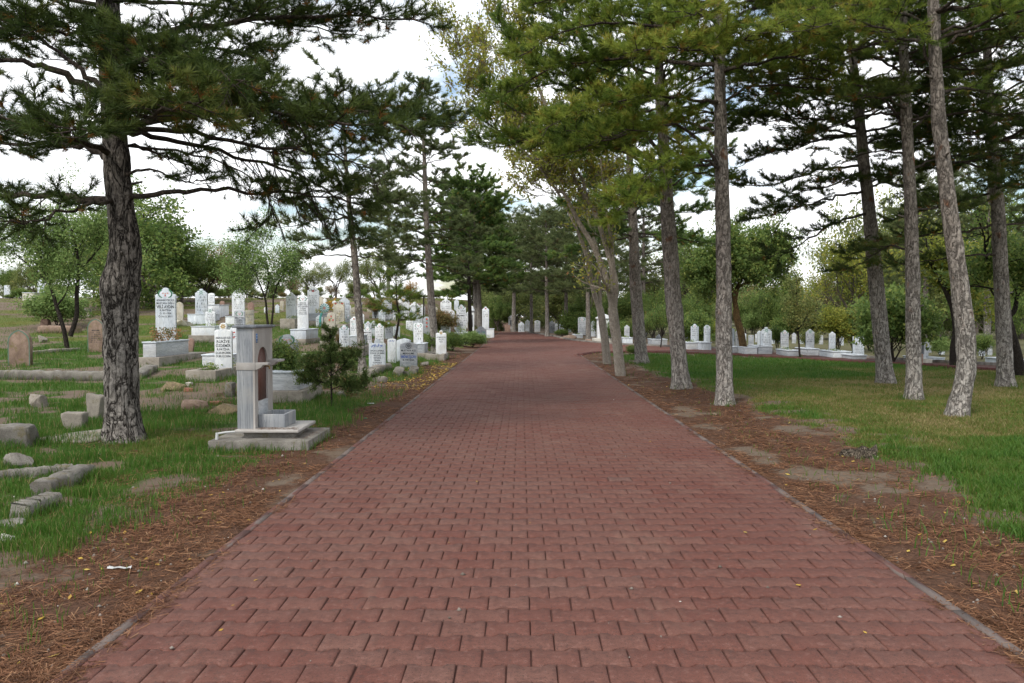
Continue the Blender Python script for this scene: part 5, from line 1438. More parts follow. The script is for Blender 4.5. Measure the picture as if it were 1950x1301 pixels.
def emblem(kind, g, x, y, z, w):
    """painted flowers; colours by material slot: 0 green, 1 red, 2 rose, 3 gold/teal"""
    def blob(cx_, cz_, rx, rz, rot=0, mi=0, n=10):
        a = np.linspace(0, 6.283, n, endpoint=False); px_ = np.cos(a) * rx; pz_ = np.sin(a) * rz
        c, s = math.cos(rot), math.sin(rot)
        g.ngon(np.c_[x + cx_ + px_ * c - pz_ * s, np.full(n, y), z + cz_ + px_ * s + pz_ * c], [tuple(range(n))], mi)
    if kind == 'laurel':
        for sx in (1, -1):
            for i in range(6):
                a = -.9 + i * .36; blob(sx * (.27 * w * math.cos(a) + .05 * w), .20 * w * math.sin(a), .085 * w, .026 * w, sx * (a + 1.2) if sx > 0 else 3.14 - (a + 1.2), 0, 8)
        for dx, dz in ((0, 0), (-.11, .03), (.11, .03), (0, -.09)): blob(dx * w, dz * w, .042 * w, .036 * w, 0, 2 if dz > -.05 else 1)
    if kind == 'rosette':
        for i in range(8):
            a = i * .785; blob(.11 * w * math.cos(a), .11 * w * math.sin(a), .07 * w, .025 * w, a, 0, 8)
        for i in range(6):
            a = i * 1.05; blob(.26 * w * math.cos(a), .2 * w * math.sin(a), .05 * w, .02 * w, a + 1.57, 0, 8)
    if kind == 'gold':
        for i in range(8):
            a = i * .785; blob(.1 * w * math.cos(a), .1 * w * math.sin(a), .075 * w, .028 * w, a, 3, 8)
    if kind == 'medal':
        a = np.linspace(0, 6.283, 24, endpoint=False)
        for r0, r1 in ((.17, .145), (.06, .03)):
            V = np.vstack([np.c_[x + np.cos(a) * r0 * w, np.full(24, y), z + np.sin(a) * r0 * w], np.c_[x + np.cos(a) * r1 * w, np.full(24, y), z + np.sin(a) * r1 * w]])
            g.ngon(V, [(i, (i + 1) % 24, 24 + (i + 1) % 24, 24 + i) for i in range(24)], 4)
        for i in range(7): b_ = i * .9; blob(.09 * w * math.cos(b_), .09 * w * math.sin(b_), .05 * w, .014 * w, b_ + .8, 4, 8)
    if kind == 'tulips':
        for dx, dz in ((0, .1), (-.2, -.32), (.22, -.34)):
            blob(dx * w, dz * w, .085 * w, .12 * w, 0, 1); blob(dx * w - .06 * w, (dz + .1) * w, .03 * w, .06 * w, .2, 1, 8); blob(dx * w + .06 * w, (dz + .1) * w, .03 * w, .06 * w, -.2, 1, 8)
            blob(dx * w, (dz - .2) * w, .012 * w, .12 * w, 0, 0, 6); blob((dx + .05) * w, (dz - .2) * w, .018 * w, .08 * w, -.5, 0, 6); blob((dx - .05) * w, (dz - .2) * w, .018 * w, .08 * w, .5, 0, 6)
    if kind == 'tulip_column':
        for dz in (0, -.5, -1.0):
            blob(0, dz * w, .13 * w, .14 * w, 0, 1); blob(0, (dz - .2) * w, .03 * w, .12 * w, 0, 0, 6); blob(.09 * w, (dz - .2) * w, .04 * w, .1 * w, -.5, 0, 6)
    if kind == 'corner_tulips':
        for dx in (-.3, .3): blob(dx * w, 0, .1 * w, .08 * w, 0, 1); blob(dx * w, -.09 * w, .06 * w, .025 * w, 0, 0, 8)
    if kind == 'rose': blob(0, 0, .13 * w, .09 * w, 0, 1); blob(.09 * w, -.03 * w, .05 * w, .04 * w, 0, 2); blob(-.1 * w, -.02 * w, .05 * w, .03 * w, 0, 2)
    if kind == 'teal_disc': pass
    if kind == 'hearts':
        for dz in (0, -.6): blob(-.1 * w, dz * w, .09 * w, .1 * w, .4, 1); blob(.08 * w, (dz + .02) * w, .09 * w, .1 * w, -.4, 1)

def plot_plants(root, x0, x1, y0, y1, z, seed, mat='leaf_green', h=.14, n=60, name='plants', leaf=.05):
    rng = R(seed); cr = Crown()
    for i in range(n): cr.tuft([rng.uniform(x0, x1), rng.uniform(y0, y1), z + rng.uniform(.01, h)], UP, 1, rng.uniform(.1, .95))
    g = Geo(); cr.leaves(g, 7, leaf, leaf * .6, rng); g.build(name, M[mat], root, loc=root.location)

def grave(label, cx, top, w, hb=None, style='lobed', lines=(), emb=None, mat='marble_white', box=None, conc=None, group=GGRP_L,
          arabic=None, thick=.07, plants=None, tilt=0., tz=None, ez=None, back=None, first=.0, lh=None, border=None):
    """one grave: cement surround, marble kerb box, headstone with painted flowers and lettering"""
    rng = R(int(cx * 7 + top * 13))
    if conc:
        c0, c1, ct, cb, cl = conc; gp = G((c0 + c1) / 2, cb); Yc = gp[1]
    elif box:
        b0, b1, bt, bb, bl, bm = box; gp = G((b0 + b1) / 2, bb); Yc = gp[1]
    else:
        gp = G(cx, hb); Yc = gp[1]
    zg = gp[2]; ztop = zg; Ys = Yc; loc = np.array([gp[0], Yc, zg])
    root = empty('grave', loc, label, 'grave', group)
    if conc:
        x0, x1 = P(c0, 0, Yc)[0], P(c1, 0, Yc)[0]; zc = P(0, ct, Yc)[2]; ztop = zc
        g = Geo(); sk = rng.normal(0, .012, 4)
        FEET.append(((x0 + x1) / 2, Yc + cl / 2, (x1 - x0) / 2, cl / 2, 260))
        if box: g.box(x0, x1, Yc, Yc + cl, zg - .5, zc)
        else:
            r_ = .13
            g.box(x0, x1, Yc, Yc + r_, zg - .5, zc); g.box(x0, x1, Yc + cl - r_, Yc + cl, zg - .5, zc - .003)
            g.box(x0, x0 + r_, Yc + r_, Yc + cl - r_, zg - .5, zc - .002); g.box(x1 - r_, x1, Yc + r_, Yc + cl - r_, zg - .5, zc - .002)
        g.build('cement_surround', M['cement'], root, loc=loc, bevel=.015)
        if not box:
            g = Geo(); g.box(x0 + r_, x1 - r_, Yc + r_, Yc + cl - r_, zg - .4, zc - .05); g.build('soil', M['soil'], root, loc=loc)
            plot_plants(root, x0 + .15, x1 - .15, Yc + .15, Yc + cl - .15, zc - .06, int(cx), *(plants or ('leaf_green', .12, 50)))
        Ys = Yc + cl * (back or .8); zs = zc - .06
        if not box: zs = zc - .06
    if box:
        b0, b1, bt, bb, bl, bm = box; Yb = Yc + (.14 if conc else 0)
        x0, x1 = P(b0, 0, Yb)[0], P(b1, 0, Yb)[0]; zb = P(0, bt, Yb)[2]; zlow = ztop if conc else zg - .4
        zb = max(zb, ztop + .08)
        g = Geo(); r_ = .05; e = .02; zr = zb - .035
        g.box(x0, x1, Yb, Yb + r_, zlow, zr); g.box(x0, x1, Yb + bl - r_, Yb + bl, zlow, zr)
        g.box(x0, x0 + r_, Yb + r_, Yb + bl - r_, zlow, zr - .001); g.box(x1 - r_, x1, Yb + r_, Yb + bl - r_, zlow, zr - .001)
        g.build('marble_kerb', M[bm], root, loc=loc, bevel=.005)
        g = Geo(); cw = .12
        g.box(x0 - e, x1 + e, Yb - e, Yb + cw, zr, zb); g.box(x0 - e, x1 + e, Yb + bl - cw, Yb + bl + e, zr, zb)
        g.box(x0 - e, x0 + cw, Yb + cw, Yb + bl - cw, zr, zb - .0015); g.box(x1 - cw, x1 + e, Yb + cw, Yb + bl - cw, zr, zb - .0015)
        g.build('kerb_cap', M['marble_blue' if bm != 'cement' else 'cement'], root, loc=loc, bevel=.006)
        g = Geo(); g.box(x0 + r_, x1 - r_, Yb + r_, Yb + bl - r_, zlow, zr - .02); g.build('soil', M['soil'], root, loc=loc)
        if plants: plot_plants(root, x0 + .12, x1 - .12, Yb + .1, Yb + bl - .15, zb - .04, int(cx), *plants)
        Ys = Yb + bl * (back or .86); zs = zr - .05
    if not box and not conc: zs = zg - .12; Ys = Yc; FEET.append((gp[0], Yc, w * Yc / F / 2, .05, 50))
    X = P(cx, 0, Ys)[0]; W_ = w * Ys / F; zt = P(cx, top, Ys)[2]; H_ = max(zt - zs, .25)
    pts = outline(style, W_, H_)
    hs = Geo(); slab(hs, pts, X, Ys, Ys + thick, zs)
    st = hs.build('headstone', M[mat], root, loc=loc)
    yf = Ys - .0022; vis0 = P(cx, hb, Ys)[2] if hb else zs + .1
    visH = zt - vis0
    if border:
        g = Geo(); o_ = np.array(pts); ctr = np.array([0, o_[:, 1].mean()]); i_ = o_ * [.91, 1] ; i_[:, 1] = np.where(o_[:, 1] > .05, o_[:, 1] - .03 * W_ / .5, o_[:, 1])
        n = len(o_); V = np.vstack([np.c_[o_[:, 0] + X, np.full(n, yf), o_[:, 1] + zs], np.c_[i_[:, 0] + X, np.full(n, yf), i_[:, 1] + zs]])
        g.ngon(V, [(i, i + 1, n + i + 1, n + i) for i in range(1, n - 1)] + [(n - 1, 0, n, 2 * n - 1)]); g.build('painted_border', M[border], st, loc=loc)
    if emb and emb != 'teal_disc':
        g = Geo(); emblem(emb, g, X, yf, zt - (ez or .30) * W_, W_)
        g.build('emblem', [M['paint_green'], M['paint_red'], M['paint_rose'], M['paint_gold'], M['ink']], st, loc=loc)
    if arabic:
        g = Geo(); zz = zt - (ez or .34) * W_
        for k in ARABIC:
            V, F_ = ribbon(k, .13); g.ngon(np.c_[V[:, 0] * W_ * .24 + X, np.full(len(V), yf), V[:, 1] * W_ * .2 + zz], F_)
        g.build('calligraphy', M[INK[arabic]], st, loc=loc)
    if lines:
        z0 = zt - (tz if tz is not None else .62) * W_; z1 = vis0 + .02
        cap = lh * W_ if lh else min(.16 * W_, (z0 - z1) / max(len(lines), 1) * .62)
        zz = z0; cols = {}
        for ln in lines:
            c, s_ = 'k', 1.
            if isinstance(ln, tuple): ln, c, s_ = (ln + (1.,))[:3]
            g = cols.setdefault(c, Geo())
            if ln.startswith('~'):      # worn lettering, too faint to read
                n = len(ln); wd = .78 * W_ * rng.uniform(.75, 1); k = max(4, int(n * 1.6)); xs_ = -wd / 2
                while xs_ < wd / 2:
                    q = cap * rng.uniform(.35, .75)
                    if rng.random() < .86:
                        zz0 = zz - cap * s_
                        if rng.random() < .5:
                            g.ngon([(X + xs_, yf, zz0), (X + xs_ + cap * .2, yf, zz0), (X + xs_ + cap * .2, yf, zz), (X + xs_, yf, zz)], [(0, 1, 2, 3)])
                        g.ngon([(X + xs_ + cap * .2, yf, zz0 + cap * .1), (X + xs_ + q, yf, zz0 + cap * .1), (X + xs_ + q, yf, zz0 + cap * .32), (X + xs_ + cap * .2, yf, zz0 + cap * .32)], [(0, 1, 2, 3)])
                        if rng.random() < .6: g.ngon([(X + xs_ + cap * .2, yf, zz - cap * .3), (X + xs_ + q, yf, zz - cap * .3), (X + xs_ + q, yf, zz - cap * .08), (X + xs_ + cap * .2, yf, zz - cap * .08)], [(0, 1, 2, 3)])
                    xs_ += q + cap * .28
            else:
                V, F_ = text2d(ln); sz = cap * s_; wdt = np.ptp(V[:, 0]) * sz; sx = sz * min(1, .86 * W_ / max(wdt, 1e-6))
                g.ngon(np.c_[V[:, 0] * sx + X, np.full(len(V), yf), V[:, 1] * sz + zz - sz], F_)
            zz -= cap * s_ + cap * .62
        for c, g in cols.items(): g.build('inscription', M[INK[c]], st, loc=loc)
    if tilt: st.rotation_euler.y = tilt
    return root

L5 = ['~merhum', '~ahmet oglu', '~mehmet', '~kaya', '~r fatiha', '~d 1930', '~o 1995']
L4 = ['~merhume', '~hatice kizi', '~ayse', '~r fatiha', '~d 1932']

grave('tall white lobed headstone with painted laurel on a grey banded box by the big pine', 306.5, 548, 39, 668, 'lobed',
      ['APASARAYCIK K.D', 'MUSTAFA OĞLU', ('VELİ AYDIN', 'k', 1.5), 'R.FATİHA', 'D. 03.1929', 'Ö.16.12.2011'], 'laurel', 'marble_blue', box=(262, 287, 651, 682, 2.0, 'marble_band'), conc=(250, 293, 681, 699, 3.0), plants=('leaf_rust', .35, 120, 'plants', .06), tz=.56, lh=.092, back=.97)
grave('white headstone with gold and teal painted head on a pale grey box, upper left row', 375.5, 550, 23, 597, 'lobed', [('~allahin', 'k'), '~fatih', '~okten', '~ruhuna fatiha', '~d 1936'], 'rosette', 'marble_blue', box=(349, 384, 598, 618, 1.7, 'marble_blue'), plants=('leaf_green', .2, 14), tz=.62)
grave('little white pointed headstone on a narrow white box behind the teal headed stone', 395, 558, 12, 580, 'gable', L4, None, 'marble_white', box=(387, 410, 580, 606, 1.3, 'marble_white'), tz=.35)
grave('white knob topped headstone low on a wide white marble box with flowers', 392.5, 586, 19, 620, 'knob', L5, 'rosette', 'marble_white', box=(356, 401, 621, 640, 1.6, 'marble_white'), conc=(350, 402, 639, 652, 2.0), plants=('leaf_pale', .1, 20), tz=.62, ez=.3)
grave('tall ornate white headstone with a full block of lettering left of the slender airy tree', 447, 549, 24, 600, 'crown', ['~karadeniz', '~omer kizi', '~f dilber', ('~kocabas', 'k', 1.3), '~r fatiha', '~d 1950', '~o 2007', '~ruhuna el fatiha'], None, 'marble_white', box=(422, 442, 602, 618, 1.6, 'marble_white'), tz=.55, lh=.085)
grave('grey blue headstone with laurel and three dark lines just behind the fountain top', 449, 591, 20, 622, 'flatround', ['MESUT KIZI', ('KÜBRA', 'k', 1.1), ('GÜÇLÜ', 'k', 1.1), 'R.FATİHA'], 'laurel', 'marble_grey', box=(438, 470, 626, 668, 1.5, 'marble_blue'), tz=.66, ez=.34, lh=.12)
grave('yellowed old cement headstone with a notched top beside the grey blue laurel stone', 467, 590, 19, 619, 'teeth', [('~okunmaz', 'g'), ('~yazi', 'g'), ('~fatiha', 'g')], None, 'stone_ochre', tz=.4)
grave('small red brown gabled stone behind the notched cement headstone', 471, 575, 12, 593, 'ogee', (), None, 'stone_red')
grave('rounded red brown old stone on the dry bank right of the little white pointed one', 416, 573, 9, 590, 'round', (), None, 'stone_red')
grave('old pale pointed cement stone with a broken tip right of the laurel headstone', 333, 575, 15, 610, 'ogee', (), None, 'stone_ochre')
grave('white knob headstone with large black lettering in a grassy surround left of the fountain', 417, 615, 33, 697, 'knob',
      ['ABDULLAH KIZI', ('RUKİYE', 'k', 1.3), ('ÖZDEMİR', 'k', 1.3), 'R.FATİHA', 'D.25.09.2006', 'Ö.30.12.2006'], 'gold', 'marble_white', conc=(343, 402, 706, 727, 2.2), tz=.80, ez=.2, lh=.122, back=.42, plants=('leaf_green', .16, 70))
grave('white headstone with red hearts half hidden behind the knob headstone by the fountain', 438, 622, 15, 673, 'round', [('~ ', 'k'), '~kizi', '~1978'], 'hearts', 'marble_white', box=(376, 430, 675, 697, 1.5, 'marble_band'), tz=.9, ez=.75)
grave('dark grey rounded headstone on a veined box behind a rose bush right of the fountain', 540, 637, 42, 704, 'dome', ['~yasin', '~oglu', ('AYDIN', 'k', 1.2), ('R.FATİHA', 'k', 1.2), 'D.   .2003', 'Ö.   .2005'], 'laurel', 'marble_grey', box=(508, 561, 707, 741, 1.1, 'marble_band'), conc=(500, 570, 745, 768, 1.4), tz=.5, ez=.26, lh=.11, back=.75)
grave('tall plain white headstone at the airy tree trunk on a mossy cement plinth', 549, 557, 20, 604, 'crown', [('~mehmet', 'g'), ('~oglu', 'g'), ('~fatiha', 'g')], None, 'marble_white', conc=(527, 556, 607, 627, 1.8), plants=('leaf_green', .18, 40), tz=.6)
grave('tall blue white headstone with laurel and dark lettering standing forward of the upper rows', 571.5, 563, 21, 624, 'lobed', ['MERHUM', 'AHMET OĞLU', ('HALİL İBRAHİM', 'k', 1.1), ('ÇUĞAN', 'k', 1.1), 'R.FATİHA', 'D.06.10.1922', 'Ö.08.04.1990'], 'laurel', 'marble_white', box=(547, 577, 627, 646, 1.7, 'marble_blue'), conc=(541, 577, 646, 657, 2.0), tz=.62, lh=.1)
grave('tallest white headstone with a calligraphy head and small rose, on a grey stepped box', 591.5, 545, 22, 592, 'crown', ['~mehmet kizi', ('~naime', 'k', 1.1), ('~bozkurt', 'k', 1.1), '~el fatiha', '~r fatiha', '~d 1927', '~ruhuna'], 'rose', 'marble_white', box=(582, 606, 596, 611, 1.5, 'marble_grey'), conc=(576, 608, 611, 621, 1.8), arabic='k', tz=.78, ez=.42, lh=.085, plants=('leaf_yellow', .2, 25))
grave('small white stone peeping beside the tallest calligraphy headstone', 613.5, 568, 9, 592, 'lobed', (), None, 'marble_white')
grave('dull cream stone right behind the tallest calligraphy headstone', 606, 565, 9, 592, 'gable', (), None, 'stone_ochre')
grave('grey stone with three painted red tulips on a cement block', 626, 595, 16, 625, 'round', (), 'tulips', 'stone_ochre', box=(607, 640, 626, 650, 1.4, 'cement'), conc=(603, 641, 650, 660, 1.8), ez=.6)
grave('large ochre grey headstone with red corner tulips and calligraphy', 641, 574, 21, 617, 'flatround', ['~ruhuna', '~ahmet', '~oglu yilmaz', '~fatiha', '~d 1940', '~o 1988'], 'corner_tulips', 'stone_ochre', conc=(628, 655, 617, 632, 1.5), arabic='k', ez=.2, tz=.85, lh=.1)
grave('wide pale headstone with crown top behind the ochre tulip stone', 651.5, 565, 20, 606, 'crown', [('~mehmet', 'g'), ('~emine', 'g'), ('~yildiz', 'g'), ('~fatiha', 'g'), ('~1955', 'g')], None, 'marble_blue', tz=.6)
grave('grey stone half hidden behind the slender pine trunk, upper row', 671, 585, 16, 610, 'round', [('~oglu', 'k'), ('~fatih', 'k'), ('~1977', 'k')], None, 'stone_ochre', tz=.4)
grave('low blue white laurel stone on grass just left of the slender pine', 651, 619, 19, 661, 'lobed', ['~merhum', '~aslan bilgin', ('~yildirim', 'k'), '~r f', '~1966'], 'laurel', 'marble_blue', tz=.6)
grave('white headstone with red flower and teal line on a bluish box near slender pine', 670, 603, 15, 638, 'lobed', ['~mesut', ('~fatma', 't'), '~r fat', '~d 1940', '~o 2001'], 'rose', 'marble_white', box=(661, 678, 639, 660, 1.5, 'marble_grey'), conc=(657, 690, 660, 676, 2.0), tz=.6)
grave('laurel headstone right of the slender pine trunk, lower of two', 696, 622, 16, 662, 'lobed', ['MERHUME', '~fadime kizi', ('~yilmaz', 'k', 1.1), '~kavalci', '~r fatiha', '~1948'], 'laurel', 'marble_white', tz=.62)
grave('laurel headstone directly behind the lower one right of the slender pine trunk', 697, 612, 14, 645, 'lobed', ['~mehmet', '~oglu', '~fatiha'], 'laurel', 'marble_blue', tz=.6)
grave('narrow laurel stone between the slender pine stones and the wide lettered one', 708, 611, 11, 640, 'lobed', ['~yilmaz', '~bilgin', '~r f', '~1955'], 'laurel', 'marble_blue', tz=.6)
grave('laurel headstone with five dark lines, second right of the slender pine trunk', 719, 616, 17, 655, 'lobed', ['~emine kizi', '~hediye', ('~kavakli', 'k'), '~r fatiha', '~d 1968'], 'laurel', 'marble_white', tz=.62)
grave('bluish laurel stone seen through the little pine branches', 737, 613, 16, 646, 'lobed', ['~mehmet oglu', '~osman', '~r fatiha'], 'laurel', 'marble_blue', tz=.6)
grave('pale headstone of the upper right pair, left one, whiter', 714.5, 568, 18, 606, 'dome', ['~ahmet oglu', '~veli', ('~celik', 'g'), ('~fatiha', 'g')], None, 'marble_blue', tz=.5)
grave('greyer headstone of the upper right pair, right one', 733.5, 571, 19, 610, 'dome', ['~ibrahim', ('~veli celik', 'k', 1.2), '~d 1944', '~r fatiha', '~o 1999'], None, 'marble_grey', tz=.5)
grave('broad white headstone with a gold head and faint lines behind the little pine', 765.5, 565, 23, 607, 'lobed', [('~hatice', 'g'), ('~osman', 'g'), ('~yilmaz', 'g'), ('~demir', 'g'), ('~fatiha', 'g')], 'gold', 'marble_white', tz=.62)
grave('round headed white stone with dark calligraphy beside the broad gold one', 787, 575, 19, 600, 'lobed', (), None, 'marble_white', arabic='k', ez=.5)
grave('narrow white crown topped stone left of the narrow pointed pine trunk', 801.5, 580, 11, 607, 'crown', (('~f', 'g'),), None, 'marble_white', tz=.6)
grave('pale headstone with a gold knob standing behind the laurel stone by the lamp', 793, 593, 18, 640, 'knob', ['~hayrettin', '~oglu', ('~recep', 'k')], 'gold', 'marble_blue', tz=.9, ez=.25)
grave('laurel headstone on a grey box in front of the gold knob headstone', 794, 615, 18, 652, 'flatround', ['~suleyman', '~mehmet', '~turkmen', '~r fatiha', '~d 1961'], 'laurel', 'marble_white', box=(788, 806, 654, 673, 1.0, 'marble_grey'), conc=(786, 814, 673, 681, 1.4), tz=.55)
grave('grey stone with a column of painted roses left of the narrow pine trunk', 810.5, 603, 14, 636, 'round', (), 'tulip_column', 'marble_grey', ez=.35)
grave('small bright white stone with gold knob on a square cement block by the road', 838, 629, 20, 672, 'bracket', [('ACMAGÜN', 'g', 1.), ('SELİN', 'g', 1.), ('GÜL', 'g', 1.)], 'gold', 'marble_white', conc=(809, 844, 675, 686, 1.7), tz=.6, lh=.13, ez=.25, back=.45, plants=('leaf_green', .02, 3))
grave('white crown topped headstone with calligraphy right of the narrow pine', 847.5, 568, 21, 597, 'crown', ['~mehmet', '~emine', '~ahmet', '~fatiha'], None, 'marble_white', arabic='k', ez=.42, tz=.72)
grave('laurel stone with bold dark lines half behind the rose bush right of the narrow pine', 847, 607, 19, 634, 'round', ['~mehmet kizi', ('~fatma aslan', 'k', 1.2), ('~bilgin', 'k', 1.1), '~fatiha'], 'laurel', 'marble_white', tz=.6)
grave('grey marble bracket topped headstone with blue calligraphy right of the small cedar', 714.5, 645, 32, 704, 'bracket', ['EVLATLARIMIZ', 'YUNUS VE EMRE', 'SEVİNÇ', 'TEYZESİ', 'SEHER', 'TOPKARA', 'R. FATİHA', 'Ö. 2004'], None, 'marble_blue', arabic='b', tz=.68, ez=.5, lh=.088)
grave('white stone with blue calligraphy half hidden behind leafy stems near the road', 742.5, 645, 16, 690, 'flatround', (), None, 'marble_white', arabic='b', ez=.35)
grave('plain white gabled block behind the grey blue stone with blue lettering', 764, 645, 24, 690, 'gable', (), None, 'marble_blue', thick=.4)
grave('grey blue gabled headstone with a round emblem and one bright blue line near the road', 775, 651, 33, 700, 'gable', ['MUSTAFA KIZI', 'MERHUME', ('EMİNE İŞCAN', 'b', 1.35), 'R. FATİHA'], 'medal', 'marble_grey', tz=.45, ez=.24, lh=.105)
grave('white laurel headstone on a planted grey box left of the dark thin pine trunk', 877, 580, 18, 622, 'lobed', ['~kahraman', '~mustafa oglu', ('MEHMET', 'k', 1.1), ('~yilmaz', 'k', 1.1), '~r fatiha', '~d 1937', '~o 1991'], 'laurel', 'marble_white', box=(864, 888, 633, 652, 1.6, 'marble_grey'), tz=.6, plants=('leaf_pale', .3, 40))
grave('white crown topped headstone with a red dot beside the pale verge trunk', 924, 584, 13, 618, 'crown', ['~mehmet', '~emine', '~bilgin', '~fatiha'], 'rose', 'marble_white', tz=.6, box=(914, 940, 626, 643, 1.2, 'marble_white'))
grave('low grey marker with faint teal lettering and a turquoise disc at the road edge', 915, 622, 21, 652, 'dome', [('~abdullah', 't'), ('~oglu', 't')], 'teal_disc', 'marble_grey', tz=.45)
grave('pale stone leaning against the ring shaped tail of the upper left rows', 403, 586, 9, 600, 'round', (), None, 'stone_ochre')
# old brown stones on the left
grave('left brown sandstone marker with a pointed green edged top at the left border', 22, 628, 42, 697, 'ogee', (), None, 'stone_brown', border='paint_edge', thick=.12)
grave('brown sandstone marker with a white lettered plate behind the big pine trunk', 171, 607, 31, 671, 'ogee', ['MERHUME', '~apasaraycik', '~mustafa k', '~semihagul', '~1970', '~ruhuna fatiha', '~d 1945'], None, 'stone_brown', border='paint_edge', thick=.12, tz=.68, lh=.075)
grave('leaning dark red brown footstone beside the banded marble box by the big pine', 351, 643, 14, 672, 'round', (), None, 'stone_red', tilt=.1)
grave('tall white slab on a large cement block tomb on the far left crest', 67, 532, 13, 557, 'square', (), None, 'marble_blue', box=(31, 54, 557, 573, 1.8, 'cement_pale'))
grave('pale slab with rusty edge at the very left end of the crest', 2, 543, 12, 562, 'flatround', (), None, 'marble_blue')
grave('small white headstone among the crest trees left of the laurel headstone', 276, 566, 9, 577, 'square', (), None, 'stone_ochre')

# graves on the right of the branch road
RG = [(993, 613, 12, 632, 'lobed', None, 'white rounded stone right of the white fountain kiosk at the road end'),
      (1005, 609, 9, 631, 'lobed', None, 'narrow stone left of the double trunk pine at the road end'),
      (1024, 610, 11, 632, 'gable', None, 'white stone right of the double trunk pine at the road end'),
      (1052, 611, 12, 634, 'lobed', None, 'white stone right of the slim pale far pine'),
      (1072, 613, 12, 634, 'crown', None, 'white stone half hidden by shrubs above the brown needle heap'),
      (1110, 604, 15, 642, 'flatround', (1094, 1112, 637, 644), 'tall dark grey lettered stone left of the forked pair'),
      (1132, 611, 9, 641, 'lobed', None, 'narrow white stone just left of the forked grey trunk'),
      (1197, 619, 10, 642, 'lobed', (1190, 1208, 643, 656), 'white stone on a box left of the grey lawn edge pine'),
      (1259, 637, 11, 648, 'lobed', (1246, 1275, 646, 659), 'low white stone between the two grey pine trunks'),
      (1328, 617, 15, 650, 'lobed', (1314, 1340, 652, 666), 'white crown topped stone left of the tall straight pine'),
      (1352, 619, 12, 651, 'dome', (1340, 1360, 652, 667), 'white stone with a teal line next left of the tall straight pine'),
      (1398, 623, 14, 658, 'lobed', (1388, 1412, 660, 672), 'white lobed stone between tall straight pine and ochre trunk'),
      (1414, 627, 14, 660, 'lobed', (1424, 1449, 661, 674), 'white stone directly behind the ochre trunk'),
      (1437, 638, 10, 657, 'flatround', None, 'small white stone right of the ochre trunk'),
      (1466, 623, 21, 656, 'crown', (1451, 1478, 659, 674), 'largest crown topped white stone beyond the branch road'),
      (1453, 630, 8, 657, 'lobed', None, 'narrow white stone touching the largest crown topped one'),
      (1478, 626, 9, 655, 'crown', None, 'white stone half hidden right of the largest crown topped one'),
      (1502, 629, 15, 659, 'lobed', (1508, 1530, 667, 678), 'white lobed stone behind the small dark conifer shrub'),
      (1551, 627, 16, 660, 'lobed', (1546, 1568, 664, 677), 'tall white lobed stone right of the young lawn rim tree'),
      (1594, 632, 12, 662, 'lobed', (1596, 1630, 669, 681), 'white stone seen through the bamboo like shrub'),
      (1645, 641, 21, 675, 'square', (1634, 1660, 676, 684), 'broad grey white slab left of the dark leaning pine'),
      (1768, 645, 12, 675, 'lobed', None, 'white stone behind the pair right of the straight scarred pine'),
      (1774, 654, 12, 680, 'gable', (1770, 1811, 681, 690), 'front white stone of the pair right of the straight scarred pine'),
      (1781, 645, 9, 672, 'round', None, 'teal headed stone behind the pair right of the straight scarred pine'),
      (1806, 652, 12, 675, 'lobed', None, 'white lettered stone left of the dark curved trunk'),
      (1866, 655, 10, 677, 'gable', None, 'small white stone right of the bent pine'),
      (1884, 652, 11, 678, 'round', None, 'white rounded stone behind the rose shrub left of the border pine'),
      (1899, 653, 9, 677, 'round', None, 'white stone half behind the border pine trunk'),
      (1945, 652, 10, 683, 'lobed', (1938, 1970, 684, 694), 'white stone at the right border of the view')]
for i, (cx, top, w_, hb, stl, bx, lab) in enumerate(RG):
    grave(lab, cx, top, w_, hb, stl, [('~' + 'abcdefg'[:4 + (i * 3) % 4] * 2, 'g' if i % 3 else 'k') for _ in range(4 + i % 2)] if w_ > 8 else (),
          [None, 'laurel', 'rosette', None][i % 4], ['marble_blue', 'marble_grey', 'marble_blue', 'marble_blue', 'marble_band'][(i * 7) % 5] if i != 5 else 'marble_grey',
          box=(*bx, 1.3, ['marble_band', 'marble_blue', 'marble_grey'][i % 3]) if bx else None, group=GGRP_R, tz=.6, plants=('leaf_green', .12, 18) if bx and i % 2 else None)
# scattered farther stones that fill the rows behind (all small in view)
FR = [(1216, 622, 7, 641), (1232, 626, 7, 642), (1284, 628, 8, 645), (1300, 630, 8, 646), (1312, 622, 8, 645), (1366, 626, 8, 648), (1424, 634, 7, 652), (1448, 636, 6, 652),
      (1490, 634, 7, 652), (1520, 634, 8, 654), (1535, 637, 7, 655), (1572, 638, 8, 656), (1612, 640, 8, 658), (1752, 652, 8, 670), (1830, 656, 8, 672), (1854, 660, 7, 674), (1930, 660, 8, 676), (1060, 616, 7, 632), (1086, 618, 7, 633)]
for i, (cx, top, w_, hb) in enumerate(FR):
    grave('small pale far gravestone in the rear rows beyond the branch road', cx, top, w_, hb, ['lobed', 'gable', 'round'][i % 3], (), None, ['marble_blue', 'marble_band'][i % 2], group='rear row gravestones beyond the branch road')
FLM = [(603, 600, 13, 622, 'lobed'), (659, 600, 12, 622, 'lobed'), (683, 596, 13, 616, 'dome'), (724, 590, 13, 612, 'lobed'), (744, 590, 12, 610, 'round'), (752, 618, 13, 640, 'lobed'), (777, 606, 13, 628, 'crown'), (822, 600, 12, 622, 'lobed'), (858, 590, 12, 612, 'dome'), (778, 588, 11, 606, 'lobed'), (658, 580, 12, 602, 'round'), (560, 582, 13, 604, 'lobed'), (884, 600, 11, 622, 'lobed'), (870, 612, 12, 632, 'crown')]
